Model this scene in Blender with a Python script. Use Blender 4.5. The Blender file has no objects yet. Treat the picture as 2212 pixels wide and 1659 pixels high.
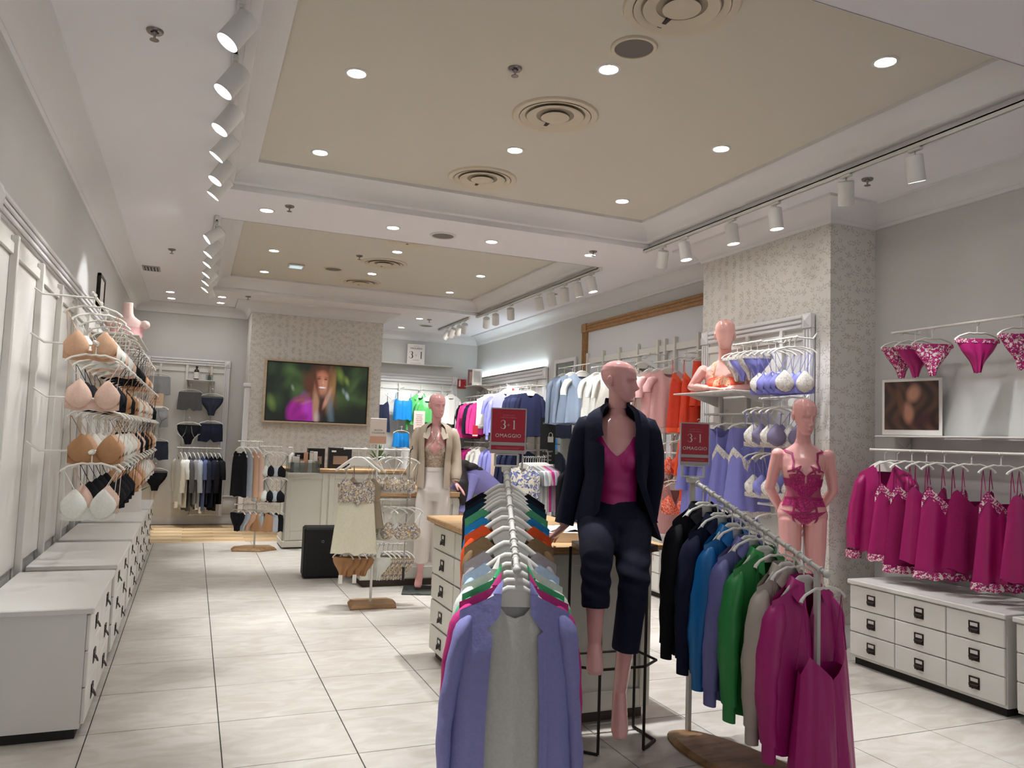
import bpy, bmesh, math, random
import numpy as np
from mathutils import Vector, Matrix
from mathutils.bvhtree import BVHTree
random.seed(7)
RNG = np.random.default_rng(7)
WORLD = 0.40
EXPO = 0.54
E_DOWN = 350.0
E_SPILL = 20.0
E_TRACK = 60.0
SC = bpy.context.scene
COL = SC.collection
# ------------------------------------------------------------------ camera
CAM_H = 1.50
FPX = 1684.4
ROT = np.array([[0.92511176, -0.3780726, 0.03506212],
                [-0.05926615, -0.05257164, 0.99685693],
                [-0.37504102, -0.92428206, -0.07104155]])      # world -> camera
_cam = bpy.data.cameras.new('camera'); CAM = bpy.data.objects.new('camera', _cam); COL.objects.link(CAM)
_cam.sensor_fit = 'HORIZONTAL'; _cam.sensor_width = 36.0; _cam.lens = FPX / 2212 * 36.0
_cam.clip_start = 0.05; _cam.clip_end = 100
_m = Matrix(ROT.T.tolist()).to_4x4(); _m.translation = (0, 0, CAM_H); CAM.matrix_world = _m
SC.camera = CAM
# ------------------------------------------------------------------ world, exposure
_w = bpy.data.worlds.new('world'); SC.world = _w; _w.use_nodes = True
_bg = _w.node_tree.nodes['Background']
_bg.inputs['Color'].default_value = (0.98, 1.0, 1.03, 1); _bg.inputs['Strength'].default_value = WORLD
SC.view_settings.view_transform = 'Standard'; SC.view_settings.look = 'None'
SC.view_settings.exposure = EXPO; SC.view_settings.gamma = 1.0; SC.view_settings.use_curve_mapping = False
try:
    SC.cycles.use_denoising = True; SC.cycles.max_bounces = 4; SC.cycles.diffuse_bounces = 3; SC.cycles.glossy_bounces = 2; SC.cycles.transmission_bounces = 4; SC.cycles.use_adaptive_sampling = True; SC.cycles.adaptive_threshold = 0.18; SC.cycles.transparent_max_bounces = 8
    SC.cycles.sample_clamp_indirect = 4.0; SC.cycles.caustics_reflective = False; SC.cycles.caustics_refractive = False
except Exception:
    pass
# ------------------------------------------------------------------ where things stand (photo point + a known plane of the room -> metres)
def _ray(x, y): return ROT.T @ np.array([x - 1106.0, -(y - 829.5), -FPX])
def at_y(x, y, Y):
    r = _ray(x, y); return Vector(np.array([0, 0, CAM_H]) + r * (Y / r[1]))
def at_x(x, y, X):
    r = _ray(x, y); return Vector(np.array([0, 0, CAM_H]) + r * (X / r[0]))
def at_z(x, y, Z):
    r = _ray(x, y); return Vector(np.array([0, 0, CAM_H]) + r * ((Z - CAM_H) / r[2]))
# ------------------------------------------------------------------ materials
def lin(c):
    c = [v / 255.0 for v in c]
    return tuple(v / 12.92 if v <= 0.04045 else ((v + 0.055) / 1.055) ** 2.4 for v in c)
MATS = {}
def mat(name, rgb, rough=0.6, metal=0.0, bump=0.0, bscale=60.0, var=0.0, vscale=6.0, emit=0.0, spec=0.5, coat=0.0, alpha=1.0, sheen=0.0, trans=0.0):
    if name in MATS: return MATS[name]
    m = bpy.data.materials.new(name); m.use_nodes = True; MATS[name] = m
    nt = m.node_tree; b = nt.nodes['Principled BSDF']; c = lin(rgb)
    b.inputs['Base Color'].default_value = (*c, 1); b.inputs['Roughness'].default_value = rough; b.inputs['Metallic'].default_value = metal
    b.inputs['Specular IOR Level'].default_value = spec; b.inputs['Coat Weight'].default_value = coat; b.inputs['Coat Roughness'].default_value = 0.06
    b.inputs['Alpha'].default_value = alpha; b.inputs['Sheen Weight'].default_value = sheen; b.inputs['Transmission Weight'].default_value = trans
    if emit > 0:
        b.inputs['Emission Color'].default_value = (*c, 1); b.inputs['Emission Strength'].default_value = emit
    if bump > 0 or var > 0:
        tc = nt.nodes.new('ShaderNodeTexCoord')
    if var > 0:
        n = nt.nodes.new('ShaderNodeTexNoise'); n.inputs['Scale'].default_value = vscale; n.inputs['Detail'].default_value = 4
        nt.links.new(tc.outputs['Object'], n.inputs['Vector'])
        r = nt.nodes.new('ShaderNodeValToRGB'); r.color_ramp.elements[0].position = 0.3; r.color_ramp.elements[1].position = 0.7
        r.color_ramp.elements[0].color = (*[max(0, v * (1 - var)) for v in c], 1); r.color_ramp.elements[1].color = (*[min(1, v * (1 + var)) for v in c], 1)
        nt.links.new(n.outputs['Fac'], r.inputs['Fac']); nt.links.new(r.outputs['Color'], b.inputs['Base Color'])
    if bump > 0:
        n2 = nt.nodes.new('ShaderNodeTexNoise'); n2.inputs['Scale'].default_value = bscale; n2.inputs['Detail'].default_value = 3
        nt.links.new(tc.outputs['Object'], n2.inputs['Vector'])
        bp = nt.nodes.new('ShaderNodeBump'); bp.inputs['Strength'].default_value = bump; bp.inputs['Distance'].default_value = 0.01
        nt.links.new(n2.outputs['Fac'], bp.inputs['Height']); nt.links.new(bp.outputs['Normal'], b.inputs['Normal'])
    return m
def cloth(name, rgb, rough=0.85, sheen=0.0): return mat('cloth_' + name, rgb, rough, bump=0.25, bscale=25, var=0.05, vscale=90, spec=0.25, sheen=sheen)
def satin(name, rgb, rough=0.38): return mat('satin_' + name, rgb, rough, bump=0.35, bscale=9, var=0.03, vscale=20, spec=0.55)
def _mix(nt, fac, a, b):
    x = nt.nodes.new('ShaderNodeMix'); x.data_type = 'RGBA'
    for k, v in ((0, fac), (6, a), (7, b)):
        if hasattr(v, 'links'): nt.links.new(v, x.inputs[k])
        else: x.inputs[k].default_value = v if k == 0 else (*v, 1)
    return x.outputs[2]
def patterned(name, base, cols, scale=40.0, rough=0.8, thr=0.52, hole=False):
    """cloth with blotches of several colours (florals, lace); hole=True leaves the ground see-through (lace)"""
    if name in MATS: return MATS[name]
    m = mat(name, base, rough, spec=0.3); nt = m.node_tree; b = nt.nodes['Principled BSDF']
    tc = nt.nodes.new('ShaderNodeTexCoord'); out = (*lin(base),)
    sock = None; mask = None
    for i, c in enumerate(cols):
        mp = nt.nodes.new('ShaderNodeMapping'); mp.inputs['Location'].default_value = (3.1 * i, 1.7 * i, 5.3 * i)
        nt.links.new(tc.outputs['Object'], mp.inputs['Vector'])
        n = nt.nodes.new('ShaderNodeTexNoise'); n.inputs['Scale'].default_value = scale * (1 + 0.15 * i); n.inputs['Detail'].default_value = 2.5; n.inputs['Distortion'].default_value = 1.2
        nt.links.new(mp.outputs['Vector'], n.inputs['Vector'])
        r = nt.nodes.new('ShaderNodeValToRGB'); r.color_ramp.elements[0].position = thr; r.color_ramp.elements[1].position = thr + 0.02
        nt.links.new(n.outputs['Fac'], r.inputs['Fac'])
        sock = _mix(nt, r.outputs['Color'], sock if sock is not None else out, lin(c))
        if mask is None: mask = r.outputs['Color']
    nt.links.new(sock, b.inputs['Base Color'])
    if hole:
        mm = nt.nodes.new('ShaderNodeMapRange'); mm.inputs[3].default_value = 0.72; mm.inputs[4].default_value = 1.0
        nt.links.new(mask, mm.inputs[0]); nt.links.new(mm.outputs[0], b.inputs['Alpha'])
    return m
def striped(name, base, line, scale=60.0, axis='Z', rough=0.8, width=0.75):
    if name in MATS: return MATS[name]
    m = mat(name, base, rough, spec=0.3); nt = m.node_tree; b = nt.nodes['Principled BSDF']
    tc = nt.nodes.new('ShaderNodeTexCoord'); w = nt.nodes.new('ShaderNodeTexWave'); w.bands_direction = axis; w.inputs['Scale'].default_value = scale / 6.283
    w.inputs['Distortion'].default_value = 0.0
    nt.links.new(tc.outputs['Object'], w.inputs['Vector'])
    r = nt.nodes.new('ShaderNodeValToRGB'); r.color_ramp.elements[0].position = width; r.color_ramp.elements[1].position = min(0.99, width + 0.1)
    nt.links.new(w.outputs['Fac'], r.inputs['Fac'])
    nt.links.new(_mix(nt, r.outputs['Color'], lin(base), lin(line)), b.inputs['Base Color'])
    return m
def wood(name, c1, c2, rough=0.45, axis=(2.0, 14.0, 14.0)):
    if name in MATS: return MATS[name]
    m = mat(name, c1, rough); nt = m.node_tree; b = nt.nodes['Principled BSDF']
    tc = nt.nodes.new('ShaderNodeTexCoord'); mp = nt.nodes.new('ShaderNodeMapping'); mp.inputs['Scale'].default_value = axis
    nt.links.new(tc.outputs['Object'], mp.inputs['Vector'])
    n = nt.nodes.new('ShaderNodeTexNoise'); n.inputs['Scale'].default_value = 2.2; n.inputs['Detail'].default_value = 8; n.inputs['Distortion'].default_value = 0.6
    nt.links.new(mp.outputs['Vector'], n.inputs['Vector'])
    r = nt.nodes.new('ShaderNodeValToRGB'); r.color_ramp.elements[0].position = 0.35; r.color_ramp.elements[1].position = 0.65
    r.color_ramp.elements[0].color = (*lin(c1), 1); r.color_ramp.elements[1].color = (*lin(c2), 1)
    nt.links.new(n.outputs['Fac'], r.inputs['Fac']); nt.links.new(r.outputs['Color'], b.inputs['Base Color'])
    bp = nt.nodes.new('ShaderNodeBump'); bp.inputs['Strength'].default_value = 0.08; nt.links.new(n.outputs['Fac'], bp.inputs['Height']); nt.links.new(bp.outputs['Normal'], b.inputs['Normal'])
    return m
def wallpaper(name, horiz):
    """printed sprigs of small leaves on a pale ground; horiz = which object axis runs along the wall (0 x, 1 y)"""
    m = mat(name, (205, 198, 188), 0.75, spec=0.3); nt = m.node_tree; b = nt.nodes['Principled BSDF']; N = nt.nodes.new; L = nt.links.new
    tc = N('ShaderNodeTexCoord'); sx = N('ShaderNodeSeparateXYZ'); L(tc.outputs['Object'], sx.inputs[0])
    cb = N('ShaderNodeCombineXYZ'); 
    ad = N('ShaderNodeMath'); ad.operation = 'ADD'; L(sx.outputs[0], ad.inputs[0]); L(sx.outputs[1], ad.inputs[1])
    L(ad.outputs[0], cb.inputs[0]); L(sx.outputs[2], cb.inputs[1])
    def M_(op, a, c=None, d=None):
        n = N('ShaderNodeMath'); n.operation = op
        for i, v in enumerate((a, c, d)):
            if v is None: continue
            if hasattr(v, 'links'): L(v, n.inputs[i])
            else: n.inputs[i].default_value = v
        return n.outputs[0]
    total = None
    for k, (sc, off) in enumerate(((9.4, 0.0), (8.8, 7.3), (10.0, 13.7))):
        mp = N('ShaderNodeMapping'); mp.inputs['Location'].default_value = (off, off * 0.7, 0); mp.inputs['Scale'].default_value = (sc, sc, 1)
        L(cb.outputs[0], mp.inputs['Vector'])
        v = N('ShaderNodeTexVoronoi'); v.voronoi_dimensions = '2D'; v.inputs['Scale'].default_value = 1.0; v.inputs['Randomness'].default_value = 0.75
        L(mp.outputs['Vector'], v.inputs['Vector'])
        d = N('ShaderNodeVectorMath'); d.operation = 'SUBTRACT'; L(mp.outputs['Vector'], d.inputs[0]); L(v.outputs['Position'], d.inputs[1])
        ds = N('ShaderNodeSeparateXYZ'); L(d.outputs[0], ds.inputs[0]); cs = N('ShaderNodeSeparateColor'); L(v.outputs['Color'], cs.inputs[0])
        base = M_('MULTIPLY', M_('SUBTRACT', cs.outputs[0], 0.5), 3.4)
        for da, rr in ((-0.7, .2), (0.0, .34), (0.75, .22)):
            ang = M_('ADD', base, da); ca = M_('COSINE', ang); sa = M_('SINE', ang)
            p = M_('ADD', M_('MULTIPLY', ds.outputs[0], ca), M_('MULTIPLY', ds.outputs[1], sa))
            q = M_('SUBTRACT', M_('MULTIPLY', ds.outputs[1], ca), M_('MULTIPLY', ds.outputs[0], sa))
            q2 = M_('SUBTRACT', q, rr)
            e = M_('ADD', M_('POWER', M_('ABSOLUTE', M_('DIVIDE', p, 0.045)), 2.0), M_('POWER', M_('ABSOLUTE', M_('DIVIDE', q2, 0.145)), 2.0))
            leaf = M_('LESS_THAN', e, 1.0)
            total = leaf if total is None else M_('MAXIMUM', total, leaf)
        st = M_('MULTIPLY', M_('LESS_THAN', M_('ABSOLUTE', M_('SUBTRACT', M_('MULTIPLY', ds.outputs[0], M_('COSINE', base)), M_('MULTIPLY', M_('MULTIPLY', ds.outputs[1], M_('SINE', base)), -1.0))), 0.014), M_('LESS_THAN', v.outputs['Distance'], 0.3))
        total = M_('MAXIMUM', total, M_('MULTIPLY', st, 0.5))
    n = N('ShaderNodeTexNoise'); n.inputs['Scale'].default_value = 3.0; L(tc.outputs['Object'], n.inputs['Vector'])
    fac = M_('MULTIPLY', total, M_('ADD', M_('MULTIPLY', n.outputs['Fac'], 0.5), 0.45))
    L(_mix(nt, fac, lin((222, 217, 210)), lin((180, 173, 163))), b.inputs['Base Color'])
    return m
# ------------------------------------------------------------------ mesh collecting
def _np(p): return np.array(p, float)
def frame_of(t, up=None):
    t = t / (np.linalg.norm(t) + 1e-12); u = _np(up if up is not None else (0, 0, 1))
    if abs(np.dot(u, t)) > 0.98: u = _np((1, 0, 0)) if abs(t[0]) < 0.9 else _np((0, 1, 0))
    s = np.cross(t, u); s /= np.linalg.norm(s); n = np.cross(s, t); return s, n
class MB:
    def __init__(s): s.v = []; s.f = []; s.n = 0
    def add(s, verts, faces):
        o = s.n; verts = np.asarray(verts, float).reshape(-1, 3); s.v.append(verts); s.n += len(verts)
        s.f.extend([tuple(i + o for i in f) for f in faces]); return s
    def box(s, c, d, rz=0.0, bev=0.0):
        h = _np(d) / 2; b = min(bev, *(h * 0.99)) if bev else 0
        if b:
            pts = []
            for sx in (-1, 1):
                for sy in (-1, 1):
                    for sz in (-1, 1):
                        pts += [(sx * h[0], sy * (h[1] - b), sz * (h[2] - b)), (sx * (h[0] - b), sy * h[1], sz * (h[2] - b)), (sx * (h[0] - b), sy * (h[1] - b), sz * h[2])]
            def ix(sx, sy, sz, k): return ((sx > 0) * 4 + (sy > 0) * 2 + (sz > 0)) * 3 + k
            fs = []
            for q in (-1, 1):
                f = [ix(q, -1, -1, 0), ix(q, 1, -1, 0), ix(q, 1, 1, 0), ix(q, -1, 1, 0)]; fs.append(f if q > 0 else f[::-1])
                f = [ix(-1, q, -1, 1), ix(-1, q, 1, 1), ix(1, q, 1, 1), ix(1, q, -1, 1)]; fs.append(f if q > 0 else f[::-1])
                f = [ix(-1, -1, q, 2), ix(1, -1, q, 2), ix(1, 1, q, 2), ix(-1, 1, q, 2)]; fs.append(f if q > 0 else f[::-1])
            for a in (-1, 1):
                for c_ in (-1, 1):
                    fs.append([ix(a, c_, -1, 0), ix(a, c_, 1, 0), ix(a, c_, 1, 1), ix(a, c_, -1, 1)])
                    fs.append([ix(a, -1, c_, 0), ix(a, 1, c_, 0), ix(a, 1, c_, 2), ix(a, -1, c_, 2)])
                    fs.append([ix(-1, a, c_, 1), ix(1, a, c_, 1), ix(1, a, c_, 2), ix(-1, a, c_, 2)])
                    for e in (-1, 1): fs.append([ix(a, c_, e, 0), ix(a, c_, e, 1), ix(a, c_, e, 2)])
        else:
            pts = [(x * h[0], y * h[1], z * h[2]) for x in (-1, 1) for y in (-1, 1) for z in (-1, 1)]
            fs = [(0, 1, 3, 2), (4, 6, 7, 5), (0, 4, 5, 1), (2, 3, 7, 6), (0, 2, 6, 4), (1, 5, 7, 3)]
        p = _np(pts); cr, sr = math.cos(rz), math.sin(rz)
        p = np.stack([p[:, 0] * cr - p[:, 1] * sr, p[:, 0] * sr + p[:, 1] * cr, p[:, 2]], 1) + _np(c)
        return s.add(p, fs)
    def b2(s, x0, x1, y0, y1, z0, z1, bev=0.0): return s.box(((x0 + x1) / 2, (y0 + y1) / 2, (z0 + z1) / 2), (abs(x1 - x0), abs(y1 - y0), abs(z1 - z0)), 0, bev)
    def rings(s, R, cap=True, closed=True):
        """R: list of (n,3) rings"""
        n = len(R[0]); V = np.concatenate(R); fs = []
        for i in range(len(R) - 1):
            for j in range(n if closed else n - 1):
                k = (j + 1) % n; fs.append((i * n + j, i * n + k, (i + 1) * n + k, (i + 1) * n + j))
        if cap and closed:
            fs.append(tuple(range(n - 1, -1, -1))); fs.append(tuple((len(R) - 1) * n + j for j in range(n)))
        return s.add(V, fs)
    def tube(s, path, r, n=8, up=None, flat=1.0, cap=True):
        """round bar along a path; r a number or one per point; flat squeezes it along the frame normal"""
        P = [_np(p) for p in path]; R = []
        rr = [r] * len(P) if np.isscalar(r) else r
        for i, p in enumerate(P):
            t = P[min(i + 1, len(P) - 1)] - P[max(i - 1, 0)]
            sd, nm = frame_of(t, up); a = np.arange(n) * 2 * math.pi / n
            R.append(p + np.outer(np.cos(a), sd) * rr[i] + np.outer(np.sin(a), nm) * rr[i] * flat)
        return s.rings(R, cap)
    def limb(s, spec, n=16, side=(1, 0, 0)):
        """spec: (centre, a, b) ellipses along a path, a along `side`"""
        P = [_np(q[0]) for q in spec]; R = []; sd0 = _np(side)
        for i, q in enumerate(spec):
            t = P[min(i + 1, len(P) - 1)] - P[max(i - 1, 0)]; t /= np.linalg.norm(t) + 1e-12
            sd = sd0 - t * np.dot(sd0, t); sd /= np.linalg.norm(sd) + 1e-12; nm = np.cross(t, sd)
            a = np.arange(n) * 2 * math.pi / n
            R.append(P[i] + np.outer(np.cos(a), sd) * q[1] + np.outer(np.sin(a), nm) * q[2])
        return s.rings(R)
    def lathe(s, prof, c=(0, 0, 0), n=24, cap=False):
        R = []; a = np.arange(n) * 2 * math.pi / n
        for r, z in prof: R.append(np.stack([c[0] + r * np.cos(a), c[1] + r * np.sin(a), np.full(n, c[2] + z)], 1))
        return s.rings(R, cap)
    def prism(s, poly, axis, d0, d1, bev=0):
        """extrude a 2-D outline along axis 0/1/2; the outline lists the other two axes in order"""
        def mk(p, d):
            q = [0, 0, 0]; o = [i for i in range(3) if i != axis]; q[axis] = d; q[o[0]] = p[0]; q[o[1]] = p[1]; return q
        n = len(poly); V = [mk(p, d0) for p in poly] + [mk(p, d1) for p in poly]
        return s.add(V, [tuple(range(n)), tuple(range(2 * n - 1, n - 1, -1))] + [(i, n + i, n + (i + 1) % n, (i + 1) % n) for i in range(n)])
    def ball(s, c, r, n=12, m=8):
        r = _np(r) * np.ones(3); R = []; a = np.arange(n) * 2 * math.pi / n
        for i in range(m + 1):
            t = math.pi * (0.02 + 0.96 * i / m); R.append(_np(c) + np.stack([r[0] * math.sin(t) * np.cos(a), r[1] * math.sin(t) * np.sin(a), np.full(n, r[2] * math.cos(t))], 1))
        return s.rings(R)
    def grid(s, G, closed_u=False):
        """G: (nv, nu, 3)"""
        nv, nu = G.shape[:2]; fs = []
        for i in range(nv - 1):
            for j in range(nu if closed_u else nu - 1):
                k = (j + 1) % nu; fs.append((i * nu + j, i * nu + k, (i + 1) * nu + k, (i + 1) * nu + j))
        return s.add(G.reshape(-1, 3), fs)
    def xf(s, M):
        M = np.array(M)
        s.v = [np.c_[v, np.ones(len(v))] @ M.T[:, :3] for v in s.v]; return s
    def mesh(s, name='m', smooth=True):
        me = bpy.data.meshes.new(name)
        me.from_pydata((np.concatenate(s.v) if s.v else np.zeros((0, 3))).tolist(), [], s.f); me.validate(); me.update()
        bm = bmesh.new(); bm.from_mesh(me); bmesh.ops.recalc_face_normals(bm, faces=bm.faces); bm.to_mesh(me); bm.free()
        if smooth:
            me.polygons.foreach_set('use_smooth', [True] * len(me.polygons))
            try: me.set_sharp_from_angle(angle=math.radians(45 if smooth is True else smooth))
            except Exception: pass
        return me
    def build(s, name, m, parent=None, smooth=True):
        return link(name, s.mesh(name, smooth), m, parent)
def link(name, me, m, parent=None):
    o = bpy.data.objects.new(name, me); COL.objects.link(o)
    if m is not None:
        ms = m if isinstance(m, (list, tuple)) else [m]
        me.materials.clear()
        for q in ms: me.materials.append(q)
    if parent is not None: o.parent = parent
    return o
def share(name, me, parent=None, loc=(0, 0, 0), rz=0.0):
    o = bpy.data.objects.new(name, me); COL.objects.link(o); o.location = loc; o.rotation_euler = (0, 0, rz)
    if parent is not None: o.parent = parent
    return o
def tag(o, label, cat, group=None, kind=None):
    o['label'] = label; o['category'] = cat
    if group: o['group'] = group
    if kind: o['kind'] = kind
    return o
def thing(name, label, cat, loc=(0, 0, 0), rz=0.0, group=None):
    o = bpy.data.objects.new(name, None); COL.objects.link(o); o.location = loc; o.rotation_euler = (0, 0, rz); o.empty_display_size = 0.1
    return tag(o, label, cat, group)
def struct(name, mb, m, label, cat, smooth=False):
    o = mb.build(name, m, None, smooth); tag(o, label, cat, None, 'structure'); return o
def spot(name, loc, target, energy, size_deg, blend=0.5, col=(0.97, 1.0, 1.03), radius=0.03, parent=None):
    l = bpy.data.lights.new(name, 'SPOT'); l.energy = energy; l.color = col; l.spot_size = math.radians(size_deg); l.spot_blend = blend; l.shadow_soft_size = radius
    o = bpy.data.objects.new(name, l); COL.objects.link(o); o.location = loc
    o.rotation_euler = (Vector(target) - Vector(loc)).to_track_quat('-Z', 'Y').to_euler()
    if parent is not None:
        o.parent = parent
    return o
# ================================================================== ROOM SHELL
XL, XR, ZC = -0.95, 5.05, 3.45
M_WALL = mat('wall_paint', (204, 203, 200), 0.8, bump=0.05, bscale=120)
M_CEIL = mat('ceiling_white', (242, 239, 242), 0.85)
M_CREAM = mat('ceiling_cream', (214, 208, 195), 0.85)
M_TRIM = mat('trim_white', (228, 226, 226), 0.55)
M_WHITE = mat('white_lacquer', (225, 222, 216), 0.4)
M_METALW = mat('white_metal', (226, 223, 216), 0.35)
M_PLASTW = mat('white_plastic', (228, 224, 215), 0.35)
M_GROUT = mat('grout', (52, 46, 46), 0.9)
M_DARK = mat('plinth_and_vent_shade', (38, 36, 34), 0.8)  # dark dresser plinths, and painted shade in the air grille
M_BLACK = mat('black_plastic', (14, 14, 17), 0.4)
M_IRON = mat('dark_bronze', (44, 36, 34), 0.45, metal=0.6)
M_CHROME = mat('steel', (178, 176, 172), 0.28, metal=0.9)
M_OAK = wood('oak', (196, 158, 112), (172, 132, 88))
M_CREAMLAQ = mat('cream_lacquer', (214, 210, 198), 0.4)
def tile_mat():
    m = mat('floor_tile', (196, 188, 178), 0.32, spec=0.45); nt = m.node_tree; b = nt.nodes['Principled BSDF']; L = nt.links.new
    g = nt.nodes.new('ShaderNodeNewGeometry'); n = nt.nodes.new('ShaderNodeTexNoise'); n.inputs['Scale'].default_value = 3.5; n.inputs['Detail'].default_value = 9; n.inputs['Distortion'].default_value = 1.4
    mp = nt.nodes.new('ShaderNodeMapping'); mp.inputs['Scale'].default_value = (1, 2.2, 1); L(g.outputs['Position'], mp.inputs['Vector']); L(mp.outputs['Vector'], n.inputs['Vector'])
    r = nt.nodes.new('ShaderNodeValToRGB'); e = r.color_ramp.elements; e[0].position = 0.36; e[1].position = 0.62
    e[0].color = (*lin((186, 177, 166)), 1); e[1].color = (*lin((202, 195, 186)), 1); L(n.outputs['Fac'], r.inputs['Fac']); L(r.outputs['Color'], b.inputs['Base Color'])
    mr = nt.nodes.new('ShaderNodeMapRange'); mr.inputs[3].default_value = 0.3; mr.inputs[4].default_value = 0.46; L(n.outputs['Fac'], mr.inputs[0]); L(mr.outputs[0], b.inputs['Roughness'])
    return m
M_TILE = tile_mat()
floor = struct('floor', MB().b2(XL - .2, XR + .2, -2.0, 11.2, -0.2, -0.006), M_GROUT, 'pale stone floor tiles with dark joints across the shop', 'floor')
_tm = {}
gx = [XL] + [0.211 + .6 * k for k in range(-1, 9)] + [XR]
gy = [3.766 + .6 * k for k in range(-7, 13)] + [11.2]
for i in range(len(gx) - 1):
    for j in range(len(gy) - 1):
        w, d = gx[i + 1] - gx[i] - .005, gy[j + 1] - gy[j] - .006; key = (round(w, 3), round(d, 3))
        if key not in _tm:
            me = MB().box((0, 0, -0.006), (w, d, 0.012), 0, 0.0012).mesh('tile', False); me.materials.append(M_TILE); _tm[key] = me
        share('tile', _tm[key], floor, ((gx[i] + gx[i + 1]) / 2, (gy[j] + gy[j + 1]) / 2, 0))
M_PLANK = [wood('plank%d' % k, a, b, 0.4, (1.2, 16, 16)) for k, (a, b) in enumerate((((206, 176, 132), (188, 154, 108)), ((190, 160, 118), (170, 138, 96)), ((216, 190, 150), (198, 168, 124))))]
wfl = struct('floor', MB().b2(XL - .2, XR + .2, 11.2, 14.6, -0.2, -0.008), mat('plank_joint', (80, 62, 44), 0.9), 'light oak plank floor along the back wall', 'floor')
_pm = []
for k in range(3):
    me = MB().box((0, 0, -0.007), (1.197, 0.117, 0.014), 0, 0.0015).mesh('plank', False); me.materials.append(M_PLANK[k]); _pm.append(me)
for r in range(18):
    for c in range(6):
        x = XL - .1 + .6 + c * 1.2 + (0.4 * r) % 1.2 - 0.6; y = 11.262 + r * .12
        if y > 13.3 and x < 2.2: continue
        share('plank', _pm[(r * 5 + c * 2) % 3], wfl, (x, y, 0))
# walls
struct('wall_left', MB().b2(XL - .2, XL, -2, 13.53, 0, 3.6), M_WALL, 'plain white left wall behind the bra display', 'wall')
struct('wall_back', MB().b2(XL - .2, 0.73, 13.33, 13.53, 0, 3.6), M_WALL, 'plain grey-white back wall behind the boxer shorts', 'wall')
struct('wall_back', MB().b2(2.75, XR + .2, 14.3, 14.5, 0, 3.6), M_WALL, 'bluish white back wall of the alcove right of the screen', 'wall')
struct('wall_right', MB().b2(XR, XR + .2, -2, 14.5, 0, 3.6), M_WALL, 'plain cream right wall behind the hanging garments', 'wall')
WPX = wallpaper('leaf_wallpaper', 0)
struct('wall_pillar', MB().b2(0.73, 2.75, 12.4, 14.5, 0, 3.5), WPX, 'wide pillar papered with small leaves behind the screen', 'wall')
struct('wall_column', MB().b2(4.58, XR + .05, 4.69, 6.35, 0, 3.5), WPX, 'leaf papered column jutting from the right wall', 'wall')
# low ceiling with two openings
T1 = (0.13, 4.12, 2.55, 6.63); T2 = (0.13, 4.12, 7.6, 11.63)
mb = MB()
for x0, x1, y0, y1 in ((XL - .2, .13, -2, 14.5), (4.12, XR + .2, -2, 14.5), (.13, 4.12, -2, 2.55), (.13, 4.12, 6.63, 7.6), (.13, 4.12, 11.63, 14.5)): mb.b2(x0, x1, y0, y1, ZC, ZC + .05)
struct('ceiling', mb, M_CEIL, 'white lower ceiling framing two recessed trays', 'ceiling')
struct('ceiling', MB().b2(.1, 4.15, 2.5, 6.66, 3.655, 3.7), M_CREAM, 'cream panel of the near ceiling tray', 'ceiling')
struct('ceiling', MB().b2(.1, 4.15, 7.57, 11.66, 3.655, 3.7), M_CREAM, 'cream panel of the far ceiling tray', 'ceiling')
def moulding(path, prof, closed):
    """sweep a (offset, height) profile along a plan path; the room lies right of the travel direction"""
    P = [_np(p) for p in path]; n = len(P); R = []
    for i in range(n):
        def nrm(a, b):
            d = P[b % n] - P[a % n]; d /= np.linalg.norm(d); return _np((d[1], -d[0]))
        if closed: n1, n2 = nrm(i - 1, i), nrm(i, i + 1)
        else: n1 = nrm(i - 1, i) if i > 0 else nrm(0, 1); n2 = nrm(i, i + 1) if i < n - 1 else n1
        m = (n1 + n2) / (1 + np.dot(n1, n2))
        R.append(np.array([[*(P[i] + m * o), z] for o, z in prof]))
    if closed: R.append(R[0])
    b = MB()
    # split vertices between segments so that mitres stay crisp
    for i in range(len(R) - 1): b.rings([R[i], R[i + 1]], cap=False, closed=False)
    return b
tp = [(-.0, ZC - .003), (.003, ZC - .003), (.003, ZC + .045), (.05, ZC + .045)] + [(.225 - .165 * math.cos(t), ZC + .05 + .13 * math.sin(t)) for t in np.linspace(0, math.pi / 2, 9)] + [(.225, ZC + .185), (.225, ZC + .21)]
def rect(T): return [(T[0], T[2]), (T[0], T[3]), (T[1], T[3]), (T[1], T[2])]
for k, T in enumerate((T1, T2)):
    o = moulding(rect(T), tp, True).build('trim_%d' % (k + 1), M_TRIM, None, 30)
    tag(o, ('curved white cove moulding around the near ceiling tray', 'curved white cove moulding around the far ceiling tray')[k], 'moulding', None, 'structure')
cp = [(0, 3.30), (.02, 3.30), (.03, 3.325)] + [(.22 - .185 * math.cos(t), 3.325 + .105 * math.sin(t)) for t in np.linspace(0, math.pi / 2, 9)] + [(.225, 3.45)]
WALLPATH = [(XL, -2), (XL, 13.33), (.73, 13.33), (.73, 12.4), (2.75, 12.4), (2.75, 14.3), (XR, 14.3), (XR, 6.35), (4.58, 6.35), (4.58, 4.69), (XR, 4.69), (XR, -2)]
tag(moulding(WALLPATH, cp, False).build('trim_3', M_TRIM, None, 30), 'white cove cornice running along the top of every wall', 'moulding', None, 'structure')
bp_ = [(0, .16), (.012, .16), (.018, .145), (.018, .0)]
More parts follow.
